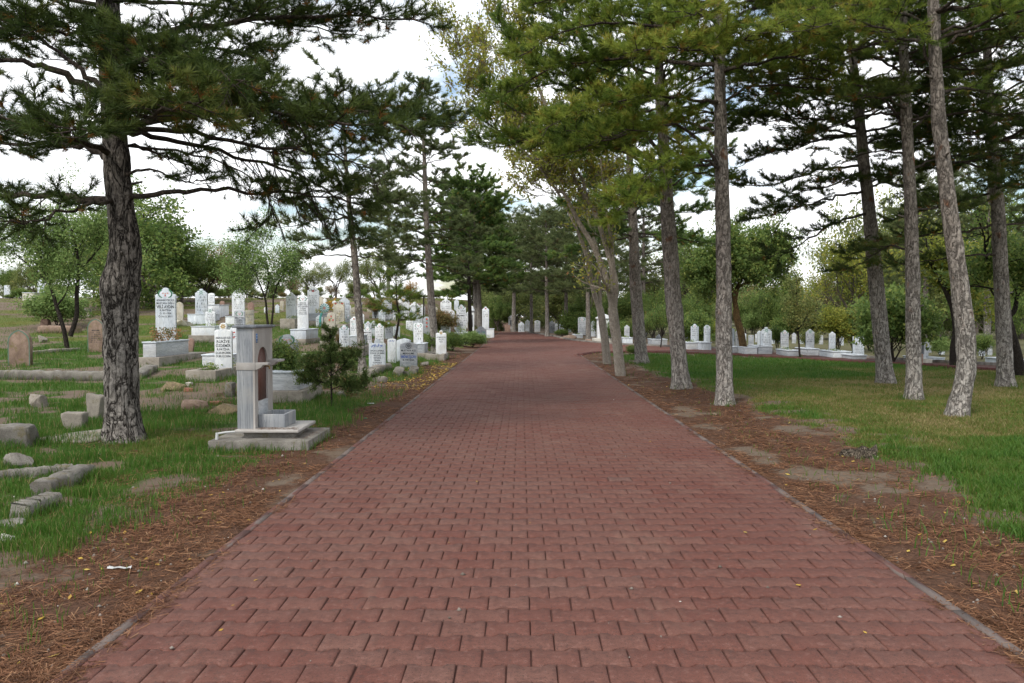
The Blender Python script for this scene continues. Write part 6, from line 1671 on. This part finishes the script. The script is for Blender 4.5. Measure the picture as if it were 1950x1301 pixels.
for i, (cx, top, w_, hb, stl) in enumerate(FLM):
    grave('middling white lettered gravestone packed in the crowded rows left of the road', cx, top, w_, hb, stl, [('~' + 'abcdefgh'[:5 + i % 3], 'k') for _ in range(4)], 'laurel' if i % 2 else None, ['marble_white', 'marble_blue'][i % 2], group='crowded middle row gravestones', tz=.6)
FLS = [(500, 584, 7, 597), (522, 580, 8, 596), (531, 573, 7, 592), (632, 572, 7, 590), (682, 574, 7, 592), (700, 572, 9, 594), (750, 580, 8, 600), (818, 590, 7, 606), (862, 596, 8, 612), (890, 594, 7, 612), (868, 570, 9, 592), (828, 585, 7, 600)]
for i, (cx, top, w_, hb) in enumerate(FLS):
    grave('small pale gravestone glimpsed in the upper rows of the left slope', cx, top, w_, hb, ['lobed', 'crown', 'round'][i % 3], (), None, ['marble_white', 'marble_blue', 'stone_ochre'][i % 3], group='glimpsed gravestones of the left upper rows')
# ------------------------------------------------------------------ fountain
def bolted_box(root, name, mat, b, bevel=.006, loc=None):
    g = Geo(); g.box(*b); return g.build(name, M[mat], root, loc=loc, bevel=bevel)
fx0, fx1, fy0, fy1 = -3.150, -2.945, 9.10, 9.78
zf = gz1(-2.9, 9.4); FL = np.array([-2.9, 9.4, zf])
fo = empty('drinking_fountain', FL, 'grey marble drinking fountain post with arched red niche and stone trough beside the road', 'fountain')
g = Geo(); g.box(-3.40, -2.275, 8.86, 9.93, zf - .4, .115 + zf); g.build('cement_base', M['cement_old'], fo, loc=FL, bevel=.008)
zs = zf + .115
g = Geo(); g.box(-3.08, -2.50, 9.10, 9.68, zs - .02, zs + .065); g.build('plinth', M['cement_old'], fo, loc=FL, bevel=.008)
zp = zs + .065
g = Geo(); g.box(-3.155, -2.43, 9.02, 9.83, zp, zp + .038); g.build('base_plate', M['marble_warm'], fo, loc=FL, bevel=.01)
zb = zp + .038; zt = 1.352
# body: front panel, back panel, far side, and the road side with its arched opening
g = Geo()
g.box(fx0, fx1 - .022, fy0, fy0 + .02, zb, zt); g.box(fx0, fx1 - .022, fy1 - .02, fy1, zb, zt); g.box(fx0, fx0 + .02, fy0 + .02, fy1 - .02, zb, zt - .002)
g.build('side_panels', M['marble_post'], fo, loc=FL, bevel=.003)
a0, a1, zsill, zspr, zapx = 9.215, 9.585, .50, .93, 1.125
hole = [(a0, zsill), (a1, zsill), (a1, zspr)]
for a in np.linspace(0, math.pi, 19)[1:-1]:
    hole.append(((a0 + a1) / 2 + math.cos(a) * (a1 - a0) / 2, zspr + math.sin(a) ** .85 * (zapx - zspr)))
hole += [(a0, zspr)]
g = Geo()
def road_face(x_front, x_back):
    out = [(fy0, zb), (fy1, zb), (fy1, zt), (fy0, zt)]
    n = len(hole)
    # frame around the opening, split into strips left, right, below and above
    def quad(pts, x): g.ngon([(x, y, z) for y, z in pts], [tuple(range(len(pts)))])
    quad([(fy0, zb), (a0, zb), (a0, zt), (fy0, zt)], x_front); quad([(a1, zb), (fy1, zb), (fy1, zt), (a1, zt)], x_front)
    quad([(a0, zb), (a1, zb), (a1, zsill), (a0, zsill)], x_front)
    arc = hole[2:]
    for (y0, z0), (y1, z1) in zip(arc[:-1], arc[1:]): quad([(y1, z1), (y0, z0), (y0, zt), (y1, zt)], x_front)
    ring = hole
    for i in range(n):
        (y0, z0), (y1, z1) = ring[i], ring[(i + 1) % n]
        g.ngon([(x_front, y0, z0), (x_front, y1, z1), (x_back, y1, z1), (x_back, y0, z0)], [(0, 1, 2, 3)])
    for (p, q) in (((fy0, zb), (fy0, zt)), ((fy1, zb), (fy1, zt))):
        g.ngon([(x_front, *p), (x_front, *q), (x_back, *q), (x_back, *p)], [(0, 1, 2, 3)])
road_face(fx1, fx1 - .0215)
g.build('arched_panel', M['marble_warm'], fo, loc=FL)
M['granite_red'] = stone('granite_red', (.10, .045, .035), (.16, .075, .06), None, (1, 1, 1), 30, grain=.5, rough=.45)
g = Geo(); g.box(fx1 - .05, fx1 - .0225, a0 - .02, a1 + .02, zsill - .02, zapx + .02); g.build('niche_panel', M['granite_red'], fo, loc=FL)
g = Geo(); g.box(fx1 - .02, fx1 + .004, a0 + .004, a1 - .004, zb, zsill - .003); g.build('splash_panel', M['marble_band'], fo, loc=FL, bevel=.003)
g = Geo(); g.box(fx0 - .045, fx1 + .03, fy0 - .035, fy1 + .03, zt, zt + .03); g.build('cap_slab', M['marble_dark'], fo, loc=FL, bevel=.008)
# bracket shelves either side of the arch (profile in xz)
def bracket(y0, y1, x0, reach, ztop, mat='marble_warm'):
    pr = [(x0, ztop - .085), (x0 + .02, ztop - .085), (x0 + reach * .45, ztop - .06), (x0 + reach * .6, ztop - .03), (x0 + reach * .95, ztop - .03), (x0 + reach, ztop - .022), (x0 + reach, ztop), (x0, ztop)]
    g = Geo(); n = len(pr)
    V = [(x, y0, z) for x, z in pr] + [(x, y1, z) for x, z in pr]
    g.ngon(V, [tuple(range(n)), tuple(range(2 * n - 1, n - 1, -1))] + [((i + 1) % n, i, n + i, n + (i + 1) % n) for i in range(n)])
    return g.build('bracket_shelf', M[mat], fo, loc=FL, bevel=.004)
bracket(9.10, 9.20, fx1 + .003, .15, .955); bracket(9.60, 9.74, fx1 + .003, .16, .965)
g = Geo(); g.box(fx0 - .006, fx1 + .006, fy0 - .008, fy0 + .0005, .868, .955); g.build('front_band', M['marble_warm'], fo, loc=FL, bevel=.003)
g = Geo()
tube(g, [(fx1 - .02, 9.40, .90), (fx1 + .05, 9.40, .90), (fx1 + .075, 9.40, .895), (fx1 + .08, 9.40, .862)], [.011, .011, .012, .01], 10)
tube(g, [(fx1 + .035, 9.40, .905), (fx1 + .035, 9.40, .94)], [.007, .007], 8); tube(g, [(fx1 + .035, 9.37, .943), (fx1 + .035, 9.43, .943)], [.006, .006], 8)
t = NT('brass'); b_ = t.n('ShaderNodeBsdfPrincipled'); b_.inputs['Base Color'].default_value = (.22, .15, .07, 1); b_.inputs['Metallic'].default_value = .9; b_.inputs['Roughness'].default_value = .4
t.l(b_.outputs[0], t.out.inputs['Surface']); M['brass'] = t.m
g.build('tap', M['brass'], fo, loc=FL, smooth_=True)
# trough
g = Geo(); tx0, tx1, ty0, ty1, tz0, tz1, q = fx1 + .0045, -2.63, 9.20, 9.66, zb, zb + .155, .032
g.box(tx0, tx1, ty0, ty0 + q, tz0, tz1); g.box(tx0, tx1, ty1 - q, ty1, tz0, tz1); g.box(tx1 - q, tx1, ty0 + q, ty1 - q, tz0, tz1 - .001); g.box(tx0, tx0 + q * .6, ty0 + q, ty1 - q, tz0, tz1 - .001); g.box(tx0 + q * .6, tx1 - q, ty0 + q, ty1 - q, tz0, tz0 + .03)
g.build('trough', M['marble_post'], fo, loc=FL, bevel=.006)
plain('enamel_blue', (.10, .2, .42), .4); plain('white_paint', (.45, .46, .46), .5); plain('plate_pale', (.45, .55, .66), .4)
g = Geo(); g.box(fx1 + .0005, fx1 + .003, 9.155, 9.215, 1.18, 1.285); pt = g.build('blue_plate', M['enamel_blue'], fo, loc=FL)
g = Geo()
for z in (1.265, 1.232, 1.2): g.box(fx1 + .0032, fx1 + .0045, 9.165, 9.205, z - .008, z + .002)
g.build('plate_lines', M['plate_pale'], pt, loc=FL)
g = Geo(); tube(g, [(-3.10, 9.06, zp + .015), (-3.25, 9.0, zp + .012), (-3.335, 8.97, zp + .0)], [.012] * 3, 10); tube(g, [(-3.335, 8.97, zp + .012), (-3.34, 8.968, zs - .01)], [.017, .017], 10)
g.build('waste_pipe', M['white_paint'], fo, loc=FL, smooth_=True)
# damp, needle litter lying on the plate
g = Geo(); rg = R(77); n = 420
X = np.r_[rg.uniform(-2.62, -2.30, n // 2), rg.uniform(-2.9, -2.45, n // 2)]; Y = np.r_[rg.uniform(9.0, 9.9, n // 2), rg.uniform(9.03, 9.18, n // 2)]
Z = np.r_[np.full(n // 2, zs + .006), np.full(n // 2, zb + .005)]
az = rg.random(n) * 6.28; d = np.stack([np.cos(az), np.sin(az), rg.normal(0, .1, n)], -1) * .035; p = np.stack([-np.sin(az), np.cos(az), 0 * az], -1) * .0022; b = np.stack([X, Y, Z], -1)
g.add(np.stack([b - d - p, b - d + p, b + d], 1).reshape(-1, 3), np.arange(n * 3).reshape(-1, 3), rg.random(n))
tag(g.build('needle_litter', M['litter']), 'brown needles fallen on the fountain base', 'pine needles', kind='stuff')

# white kiosk fountain at the road end and the marble one behind the forked trunks
def kiosk(label, px, base, top, wpx, boxpx=None, dark='ink'):
    p = G(px, base); Y = p[1]; W_ = wpx * Y / F; zt_ = P(px, top, Y)[2]; H_ = zt_ - p[2]
    r = empty('fountain_kiosk', p, label, 'fountain')
    g = Geo(); g.box(p[0] - W_ * .8, p[0] + W_ * .8, Y - .3, Y + W_ + .3, p[2] - .3, p[2] + .14 * H_); g.build('base', M['cement_pale'], r, loc=p, bevel=.02)
    g = Geo(); g.box(p[0] - W_ / 2, p[0] + W_ / 2, Y, Y + W_ * .8, p[2] + .1, p[2] + .82 * H_); g.build('body', M['marble_white'], r, loc=p, bevel=.01)
    g = Geo(); g.box(p[0] - W_ * .6, p[0] + W_ * .6, Y - .06, Y + W_ * .9, p[2] + .82 * H_, p[2] + .88 * H_)
    slab(g, [(-W_ * .55, 0), (W_ * .55, 0), (W_ * .3, H_ * .08), (0, H_ * .13)] + [(-W_ * .3, H_ * .08)], p[0], Y - .03, Y + W_ * .8, p[2] + .88 * H_); g.build('roof', M['marble_white'], r, loc=p)
    g = Geo(); slab(g, outline('ogee', W_ * .42, H_ * .42), p[0], Y - .004, Y - .001, p[2] + .3 * H_); g.build('niche', M['granite_red' if dark == 'red' else 'marble_dark'], r, loc=p)
    if boxpx:
        x0, x1, bt, bb = boxpx; q = G((x0 + x1) / 2, bb); g = Geo(); g.box(P(x0, 0, Y - 1)[0], P(x1, 0, Y - 1)[0], Y - 1, Y - .45, p[2] - .2, P(0, bt, Y - 1)[2]); g.build('trough', M['stone_red'], r, loc=p, bevel=.01)
    return r
kiosk('white fountain kiosk with dark niche and brown trough left of the road end', 973, 631, 601, 10, (961, 972, 619, 629))
kiosk('white marble fountain with wide base partly hidden by the forked trunks', 1150, 652, 598, 24)
kiosk('white marble kiosk with blue band half behind the straight scarred pine', 1757, 690, 640, 12, (1757, 1770, 674, 687))
kiosk('white marble post with a flat cap behind the dark thin pine trunk', 899, 640, 583, 8)

# sunflower wheel ornament stone
p = G(617, 622); Y = p[1]
wr = empty('grave_ornament', p, 'green and white painted wheel ornament on a bent stem above a small lettered stone', 'grave ornament')
wc = P(618, 587, Y); rw = 9 * Y / F
g = Geo()
for i in range(24):
    a0_, a1_ = i * 6.283 / 24, (i + 1) * 6.283 / 24
    V = [(wc[0] + math.cos(a) * r_, Y - .03, wc[2] + math.sin(a) * r_) for a, r_ in ((a0_, rw * .3), (a0_, rw), (a1_, rw), (a1_, rw * .3))]
    V += [(x, Y + .03, z) for x, _, z in V]
    g.add(V, [[3, 2, 1, 0], [4, 5, 6, 7], [1, 2, 6, 5], [0, 1, 5, 4], [2, 3, 7, 6]], mi=i % 2)
g.build('wheel', [M['paint_teal'], M['marble_white']], wr, loc=p)
g = Geo(); a = np.linspace(0, 6.283, 16, endpoint=False); g.ngon(np.c_[wc[0] + np.cos(a) * rw * .3, np.full(16, Y - .035), wc[2] + np.sin(a) * rw * .3], [tuple(range(16))[::-1]]); g.build('hub', M['paint_rose'], wr, loc=p)
g = Geo(); tube(g, [P(613, 596, Y), P(610, 604, Y), P(609.5, 622, Y)], [.05, .05, .05], 8); g.build('stem', M['paint_teal'], wr, loc=p, smooth_=True)
g = Geo(); slab(g, outline('flatround', 9 * Y / F, 25 * Y / F), P(616, 0, Y)[0], Y + .05, Y + .12, p[2] - .15); st = g.build('stone', M['stone_ochre'], wr, loc=p)
p = G(633, 600); cr = Crown(); rg = R(5)
yl = empty('flower_clump', P(630, 580, p[1]) , 'clump of yellow flowers above the wheel ornament', 'flowers')
for i in range(26): cr.tuft(np.array(yl.location) + rg.normal(0, .12, 3), UP, 1, rg.random())
g = Geo(); cr.leaves(g, 5, .12, .05, rg); g.build('petals', M['leaf_gold'], yl, loc=yl.location)
g = Geo(); tube(g, [np.array(yl.location) - UP * .9, np.array(yl.location)], [.015, .01], 5); g.build('stem', M['bark_dark'], yl, loc=yl.location)

# turquoise disc on the low grey marker
p = G(915, 652); c = P(915, 646, p[1] - .012); g = Geo(); r_ = 4.4 * p[1] / F
a = np.linspace(0, 6.283, 20, endpoint=False)
V = np.vstack([np.c_[c[0] + np.cos(a) * r_, np.full(20, c[1] - .01), c[2] + np.sin(a) * r_], np.c_[c[0] + np.cos(a) * r_, np.full(20, c[1] + .01), c[2] + np.sin(a) * r_], np.c_[c[0] + np.cos(a) * r_ * .35, np.full(20, c[1] - .02), c[2] + np.sin(a) * r_ * .35]])
g.ngon(V, [(i + 40, (i + 1) % 20 + 40, (i + 1) % 20, i) for i in range(20)] + [(i, (i + 1) % 20, 20 + (i + 1) % 20, 20 + i) for i in range(20)]); tag(g.build('ring_ornament', M['paint_teal'], loc=c), 'turquoise disc leaning on the low grey marker at the road edge', 'ornament')

# ------------------------------------------------------------------ rocks, broken kerbs, stumps
def rock_geo(g, c, sx, sy, sz, seed, blocky=.5, rot=0., tilt=0., n=30):
    rng = R(seed); o = []
    th = np.linspace(0, math.pi, n); ph = np.linspace(0, 2 * math.pi, 2 * n, endpoint=False)
    T_, P_ = np.meshgrid(th, ph, indexing='ij')
    D = np.stack([np.sin(T_) * np.cos(P_), np.sin(T_) * np.sin(P_), np.cos(T_)], -1)
    pw = 2 / (2 + 9 * blocky); S = np.sign(D) * np.abs(D) ** pw
    nc = int(16 * (1 - blocky)) + 3; pl_ = nrm(rng.normal(size=(nc, 3))); off = rng.uniform(.5, .85, nc) if blocky < .8 else rng.uniform(.9, 1.15, nc)
    for q, f in zip(pl_, off):
        d = S @ q; S = S - np.maximum(d - f, 0)[..., None] * q
    nz = fbm(D[..., 0] * 3 + D[..., 2] * 2 + seed, D[..., 1] * 3 - D[..., 2] * 1.5, seed, 4) - .5 + .5 * (fbm(D[..., 0] * 9 + seed, D[..., 1] * 9 + D[..., 2] * 7, seed + 3, 3) - .5)
    S = S * (1 + (.22 if blocky < .8 else .1) * nz[..., None])
    S = S * [sx, sy, sz]
    ct, st_ = math.cos(tilt), math.sin(tilt); x, z = S[..., 0] * ct + S[..., 2] * st_, -S[..., 0] * st_ + S[..., 2] * ct
    cr_, sr = math.cos(rot), math.sin(rot); S = np.stack([x * cr_ - S[..., 1] * sr, x * sr + S[..., 1] * cr_, z], -1) + c
    m = 2 * n; i = np.arange(n - 1)[:, None] * m; j = np.arange(m)[None]; j2 = (j + 1) % m
    g.add(S.reshape(-1, 3), np.stack([i + j, i + m + j, i + m + j2, i + j2], -1).reshape(-1, 4))

def rock(label, px, base, w, h, seed, mat='cement_old', blocky=.4, rot=0., tilt=0., deep=.8, name='rock', cat='rock', sink=.25):
    p = G(px, base); Y = p[1]; sx = w / 2 * Y / F; hz_ = h * Y / F * (.85 if px < 200 and base > 700 else 1); sz = hz_ / (2 - 2 * sink) ; c = np.array([p[0], Y + sx * deep * .6, p[2] + hz_ - sz])
    FEET.append((c[0], c[1], sx * .95, sx * deep * .95, 70))
    g = Geo(); rock_geo(g, c, sx, sx * deep, sz, seed, blocky, rot, tilt)
    return tag(g.build(name, M[mat], loc=p, smooth_=False), label, cat)

def bar(label, a, b, wd, h, seed, mat='cement_old', name='kerb_stone', z_off=0., cat='kerb stone', n=26, jit=.05):
    """a weathered length of cast cement kerb lying from photo pixel a to b"""
    pa, pb = G(*a), G(*b); rng = R(seed); g = Geo(); t = np.linspace(0, 1, n)[:, None]
    C = pa * (1 - t) + pb * t; C[:, 2] = gz(C[:, 0], C[:, 1]) + z_off
    d = nrm((pb - pa) * [1, 1, 0]); s = np.array([-d[1], d[0], 0])
    prof = [(-.5, -.3), (-.5, .8), (-.42, 1), (.42, 1), (.5, .8), (.5, -.3)]
    V = np.array([[c + s * x * wd * (1 + jit * rng.normal()) + UP * (z * h * (1 + (jit * rng.normal() if z > .5 else 0))) + d * .012 * rng.normal() for x, z in prof] for c in C])
    for c_ in C: FEET.append((c_[0], c_[1] - wd * .3, wd * .5, wd * .4, 14))
    k = len(prof)
    q = [(i * k + j, i * k + (j + 1) % k, (i + 1) * k + (j + 1) % k, (i + 1) * k + j) for i in range(n - 1) for j in range(k)]
    g.add(V.reshape(-1, 3), np.array(q)[:, ::-1]); g.ngon(V[0], [tuple(range(k))]); g.ngon(V[-1], [tuple(range(k))[::-1]])
    return tag(g.build(name, M[mat], loc=pa), label, cat)

rock('squared grey cement block at the left border beside the low tilted rocks', 12, 852, 76, 48, 1, 'cement_old', .95, .25, 0, 1.0, 'cement_block', 'block', .1)
rock('rough upright grey rock at the left border under the cement block', 28, 892, 56, 38, 2, 'cement_old', .3, .4, .2)
bar('long low cement kerb half sunk in grass under the left border rocks', (-20, 915), (136, 903), .09, .09, 3)
bar('broad broken cement kerb slanting through the grass at the left', (78, 945), (162, 908), .17, .12, 4, 'cement_old')
bar('short curved broken kerb piece with a hollow top, lower left', (38, 985), (100, 962), .15, .10, 5)
rock('pale half buried stone at the lower left border', 5, 1032, 40, 18, 6, 'cement_pale', .3)
rock('dark flat stone in grass just above the pale half buried one', 15, 1005, 60, 14, 26, 'cement_old', .5)
rock('squat upright cement stump standing in a ring of pale mortar', 137, 820, 40, 40, 7, 'cement', .95, .15, .04, .8, 'cement_post', 'post', .06)
rock('tilted cement slab leaning beside the big pine trunk', 180, 800, 36, 58, 8, 'cement', .98, -.3, .18, .6, 'cement_slab', 'slab', .06)
M['straw'] = stone('straw', (.13, .10, .06), (.27, .21, .12), None, (3, .6, 1), 20, stain=(.12, .09, .06), rough=.95, grain=.6, bump=1.)
rock('flat pale mound of mortar around the squat stump', 122, 842, 135, 26, 9, 'cement', .2, 0, 0, .9, 'mortar_mound', 'mound', .5)
rock('pale angular rock in the grass left of the tilted slab', 70, 777, 38, 32, 10, 'cement', .35, .5, .2)
rock('small brown rock on the bank behind the green edged brown marker', 78, 653, 20, 14, 11, 'cement', .5)
rock('large mossy rock behind the left brown marker', 52, 670, 18, 24, 12, 'cement_old', .2)
rock('ochre rock on the dry bank beside the tree trunk', 163, 605, 22, 15, 13, 'stone_ochre', .3)
rock('brown rounded rock at the bank shrub', 112, 603, 22, 18, 14, 'stone_red', .3)
rock('heap of straw and dry clods in the grass left of the fountain', 325, 745, 70, 17, 15, 'straw', .1, 0, 0, .7, 'straw_heap', 'heap', .45)
rock('dark clod heap with roots between big pine and fountain', 372, 778, 60, 22, 16, 'stone_brown', .1, 0, 0, .8, 'soil_heap', 'heap', .45)
rock('dry soil mound left of the fountain base', 430, 790, 90, 26, 17, 'straw', .1, 0, 0, .8, 'soil_heap', 'heap', .5)
rock('short weathered tree stump beside the fountain', 437, 756, 17, 28, 18, 'cement_old', .8, 0, 0, 1., 'tree_stump', 'stump', .05)
rock('broken red brick by the straw heap', 358, 746, 16, 7, 19, 'brick', .95, .3, .1, .5, 'brick', 'brick', .1)
rock('flat red brick in the soil mound by the fountain', 410, 772, 20, 8, 20, 'brick', .95, .1, 0, .5, 'brick', 'brick', .1)
rock('red brick beside the small cedar', 664, 758, 9, 14, 21, 'brick', .95, .6, 0, .8, 'brick', 'brick', .1)
rock('grey cement lump under the small cedar', 648, 757, 22, 13, 22, 'cement_old', .6)
rock('low grey rocks at the foot of the bracket topped headstone', 722, 728, 34, 12, 23, 'cement', .5)
rock('cracked cement lump before the blue lettered headstone, left', 757, 716, 24, 18, 24, 'cement_old', .6)
rock('cracked cement lump before the blue lettered headstone, right', 787, 712, 26, 15, 25, 'cement_old', .7)
rock('small stones between the two cracked lumps', 772, 716, 18, 9, 27, 'cement_old', .5)
rock('pale stone right of the blue lettered headstone', 808, 697, 20, 9, 28, 'cement', .4)
rock('pale stone on the bare mound behind the small cedar', 578, 680, 14, 9, 29, 'stone_ochre', .3)
rock('pale rock in the grass below the knob headstone', 360, 735, 18, 9, 30, 'cement_pale', .4)
bar('broad cement ledge carrying the bracket topped headstone', (694, 720), (736, 702), .28, .14, 31, 'cement')
bar('long cement kerb in front of the brown markers', (-40, 722), (212, 724), .16, .19, 32, 'cement_old', n=30)
bar('slanting broken cement slab right of the big pine trunk', (256, 722), (288, 706), .3, .14, 33, 'cement_old')
bar('low cement kerb behind the left brown marker', (46, 676), (150, 668), .12, .1, 34, 'cement')
bar('old stone kerb at the foot of the block tomb shrub', (78, 634), (150, 634), .5, .28, 35, 'stone_brown')
bar('grey beam lying across the block tomb under the bright shrub', (74, 612), (172, 614), .25, .12, 36, 'cement_old', 'stone_beam', .5, 'beam')
rock('brown squared stone at the left end of the block tomb', 84, 626, 17, 18, 37, 'stone_red', .95, .1, 0, 1., 'squared_stone', 'stone')
rock('flat pale stone behind the straw grass of the upper left plot', 345, 622, 44, 13, 38, 'stone_ochre', .4)
# right side: old stump and dead wood
M['dead_wood'] = barkmat('dead_wood', (.24, .2, .155), (.17, .135, .1), (.07, .055, .04), scale=1.6, fissure=.8)
p = G(1640, 868); g = Geo(); rg = R(40); na = 26
th = np.linspace(0, 6.283, na, endpoint=False); jag = .045 + .05 * rg.random(na) * (1 + .8 * np.sin(th + 2))
rr_ = .135 + .03 * np.sin(3 * th) + .015 * rg.normal(size=na)
ring = lambda k, z: np.c_[p[0] + np.cos(th) * rr_ * k * 1.2, p[1] + np.sin(th) * rr_ * k, p[2] + z + 0 * th]
V = np.vstack([ring(1.3, -.05), ring(1.12, .01), ring(1., jag), ring(.8, jag * .75), ring(.5, .03 + .02 * rg.random(na))])
i_ = np.arange(na); j_ = (i_ + 1) % na
g.add(V, np.vstack([np.stack([k * na + i_, k * na + j_, (k + 1) * na + j_, (k + 1) * na + i_], -1) for k in range(4)])); g.ngon(V[-na:], [tuple(range(na))])
tag(g.build('tree_stump', M['dead_wood'], loc=p), 'low splintered tree stump at the edge of the lawn', 'stump')
rock('brown heap of raked needles at the far right road edge', 1085, 645, 46, 7, 42, 'stone_brown', .1, 0, 0, .8, 'needle_heap', 'heap', .45)
rock('smaller brown needle heap beside the larger one', 1120, 650, 22, 4.5, 43, 'stone_brown', .1, 0, 0, .8, 'needle_heap', 'heap', .45)
for i, (px, py) in enumerate([(1775, 905), (1842, 872), (1810, 900), (1392, 775), (1362, 792), (1710, 860)]):
    rock(['brown pine cone on the lawn, lone one nearest the verge', 'dark pine cone far right on the lawn', 'pine cone in lush grass at the right', 'pine cone just right of the tall straight pine', 'pine cone left of the tall straight pine foot', 'dark cone near the splintered stump'][i], px, py, 9, 6, 50 + i, 'stone_brown', .1, .5 * i, 0, .8, 'pine_cone', 'pine cone', .15)
# rubbish
def scrap(label, px, py, w, h, mat, seed, name='paper_scrap'):
    p = G(px, py); rng = R(seed); s = w * p[1] / F; g = Geo(); n = 5
    U_, V_ = np.meshgrid(np.linspace(-.5, .5, n), np.linspace(-.5, .5, n), indexing='ij')
    Z_ = rng.random((n, n)) * .02 + .006
    g.add(np.stack([p[0] + U_ * s, p[1] + V_ * s * h, p[2] + Z_], -1).reshape(-1, 3), [(i * n + j, (i + 1) * n + j, (i + 1) * n + j + 1, i * n + j + 1) for i in range(n - 1) for j in range(n - 1)])
    return tag(g.build(name, M[mat], loc=p), label, 'litter')
scrap('white strip of paper on the dirt verge, lower left', 228, 1086, 44, .25, 'white_paint', 1)
scrap('crumpled grey white scrap on the verge right of the small cedar', 706, 770, 13, .6, 'white_paint', 2)
scrap('crumpled white bag behind the small cedar', 563, 703, 12, .6, 'white_paint', 3)
scrap('bright green wrapper on the left verge near the road', 696, 799, 6, .6, 'paint_green', 4)
scrap('pale scrap of paper under the big pine', 187, 868, 9, .6, 'white_paint', 5)
# lamp post far left of the narrow pine
p = G(807, 612); zt_ = P(807, 566, p[1])[2]
lp = empty('street_lamp', p, 'thin dark lamp post left of the narrow pointed pine', 'street lamp')
g = Geo(); tube(g, [p - UP * .2, [p[0], p[1], zt_]], [.05, .035], 8); g.build('post', M['bark_dark'], lp, loc=p)
g = Geo(); g.box(p[0] - .22, p[0] + .06, p[1] - .1, p[1] + .1, zt_, zt_ + .09); g.build('lamp_head', M['bark_dark'], lp, loc=p, bevel=.02)

# taller grass left standing where nothing treads, against the feet of stones, kerbs and trunks
FEET.append((-2.84, 9.40, .56, .535, 420))
rg = R(900); g = Geo(); XS, YS = [], []
for x, y, rx, ry, n in FEET:
    if y > 45: continue
    a = rg.random(n) * 6.283; k = np.maximum(np.abs(np.cos(a)), np.abs(np.sin(a))) if rx > .3 else 1.
    o = .01 + .09 * rg.random(n) ** 2
    XS.append(x + np.cos(a) / k * rx + np.cos(a) * o); YS.append(y + np.sin(a) / k * ry + np.sin(a) * o)
X, Y = np.concatenate(XS), np.concatenate(YS); k = ((X < roadL(Y) - .12) | (X > roadR(Y) + .12)) & (rg.random(len(X)) < .3 + .8 * noise2(X * 1.7, Y * 1.7, 4))
X, Y = X[k], Y[k]; k = (X < 0) | (rg.random(len(X)) < .45); X, Y = X[k], Y[k]; fr = 1 + Y * .05
h = (.04 + .08 * rg.random(len(X)) ** 1.5) * np.minimum(fr, 1.7); wd = .0038 * fr * (.8 + .6 * rg.random(len(X)))
blades(g, X, Y, gz(X, Y) - .004, h, wd, np.clip(rg.normal(.6, .22, len(X)), .02, .98), rg, .8)
tag(g.build('grass', M['grass']), 'uncut grass standing against stones kerbs and trunks', 'grass', kind='stuff')
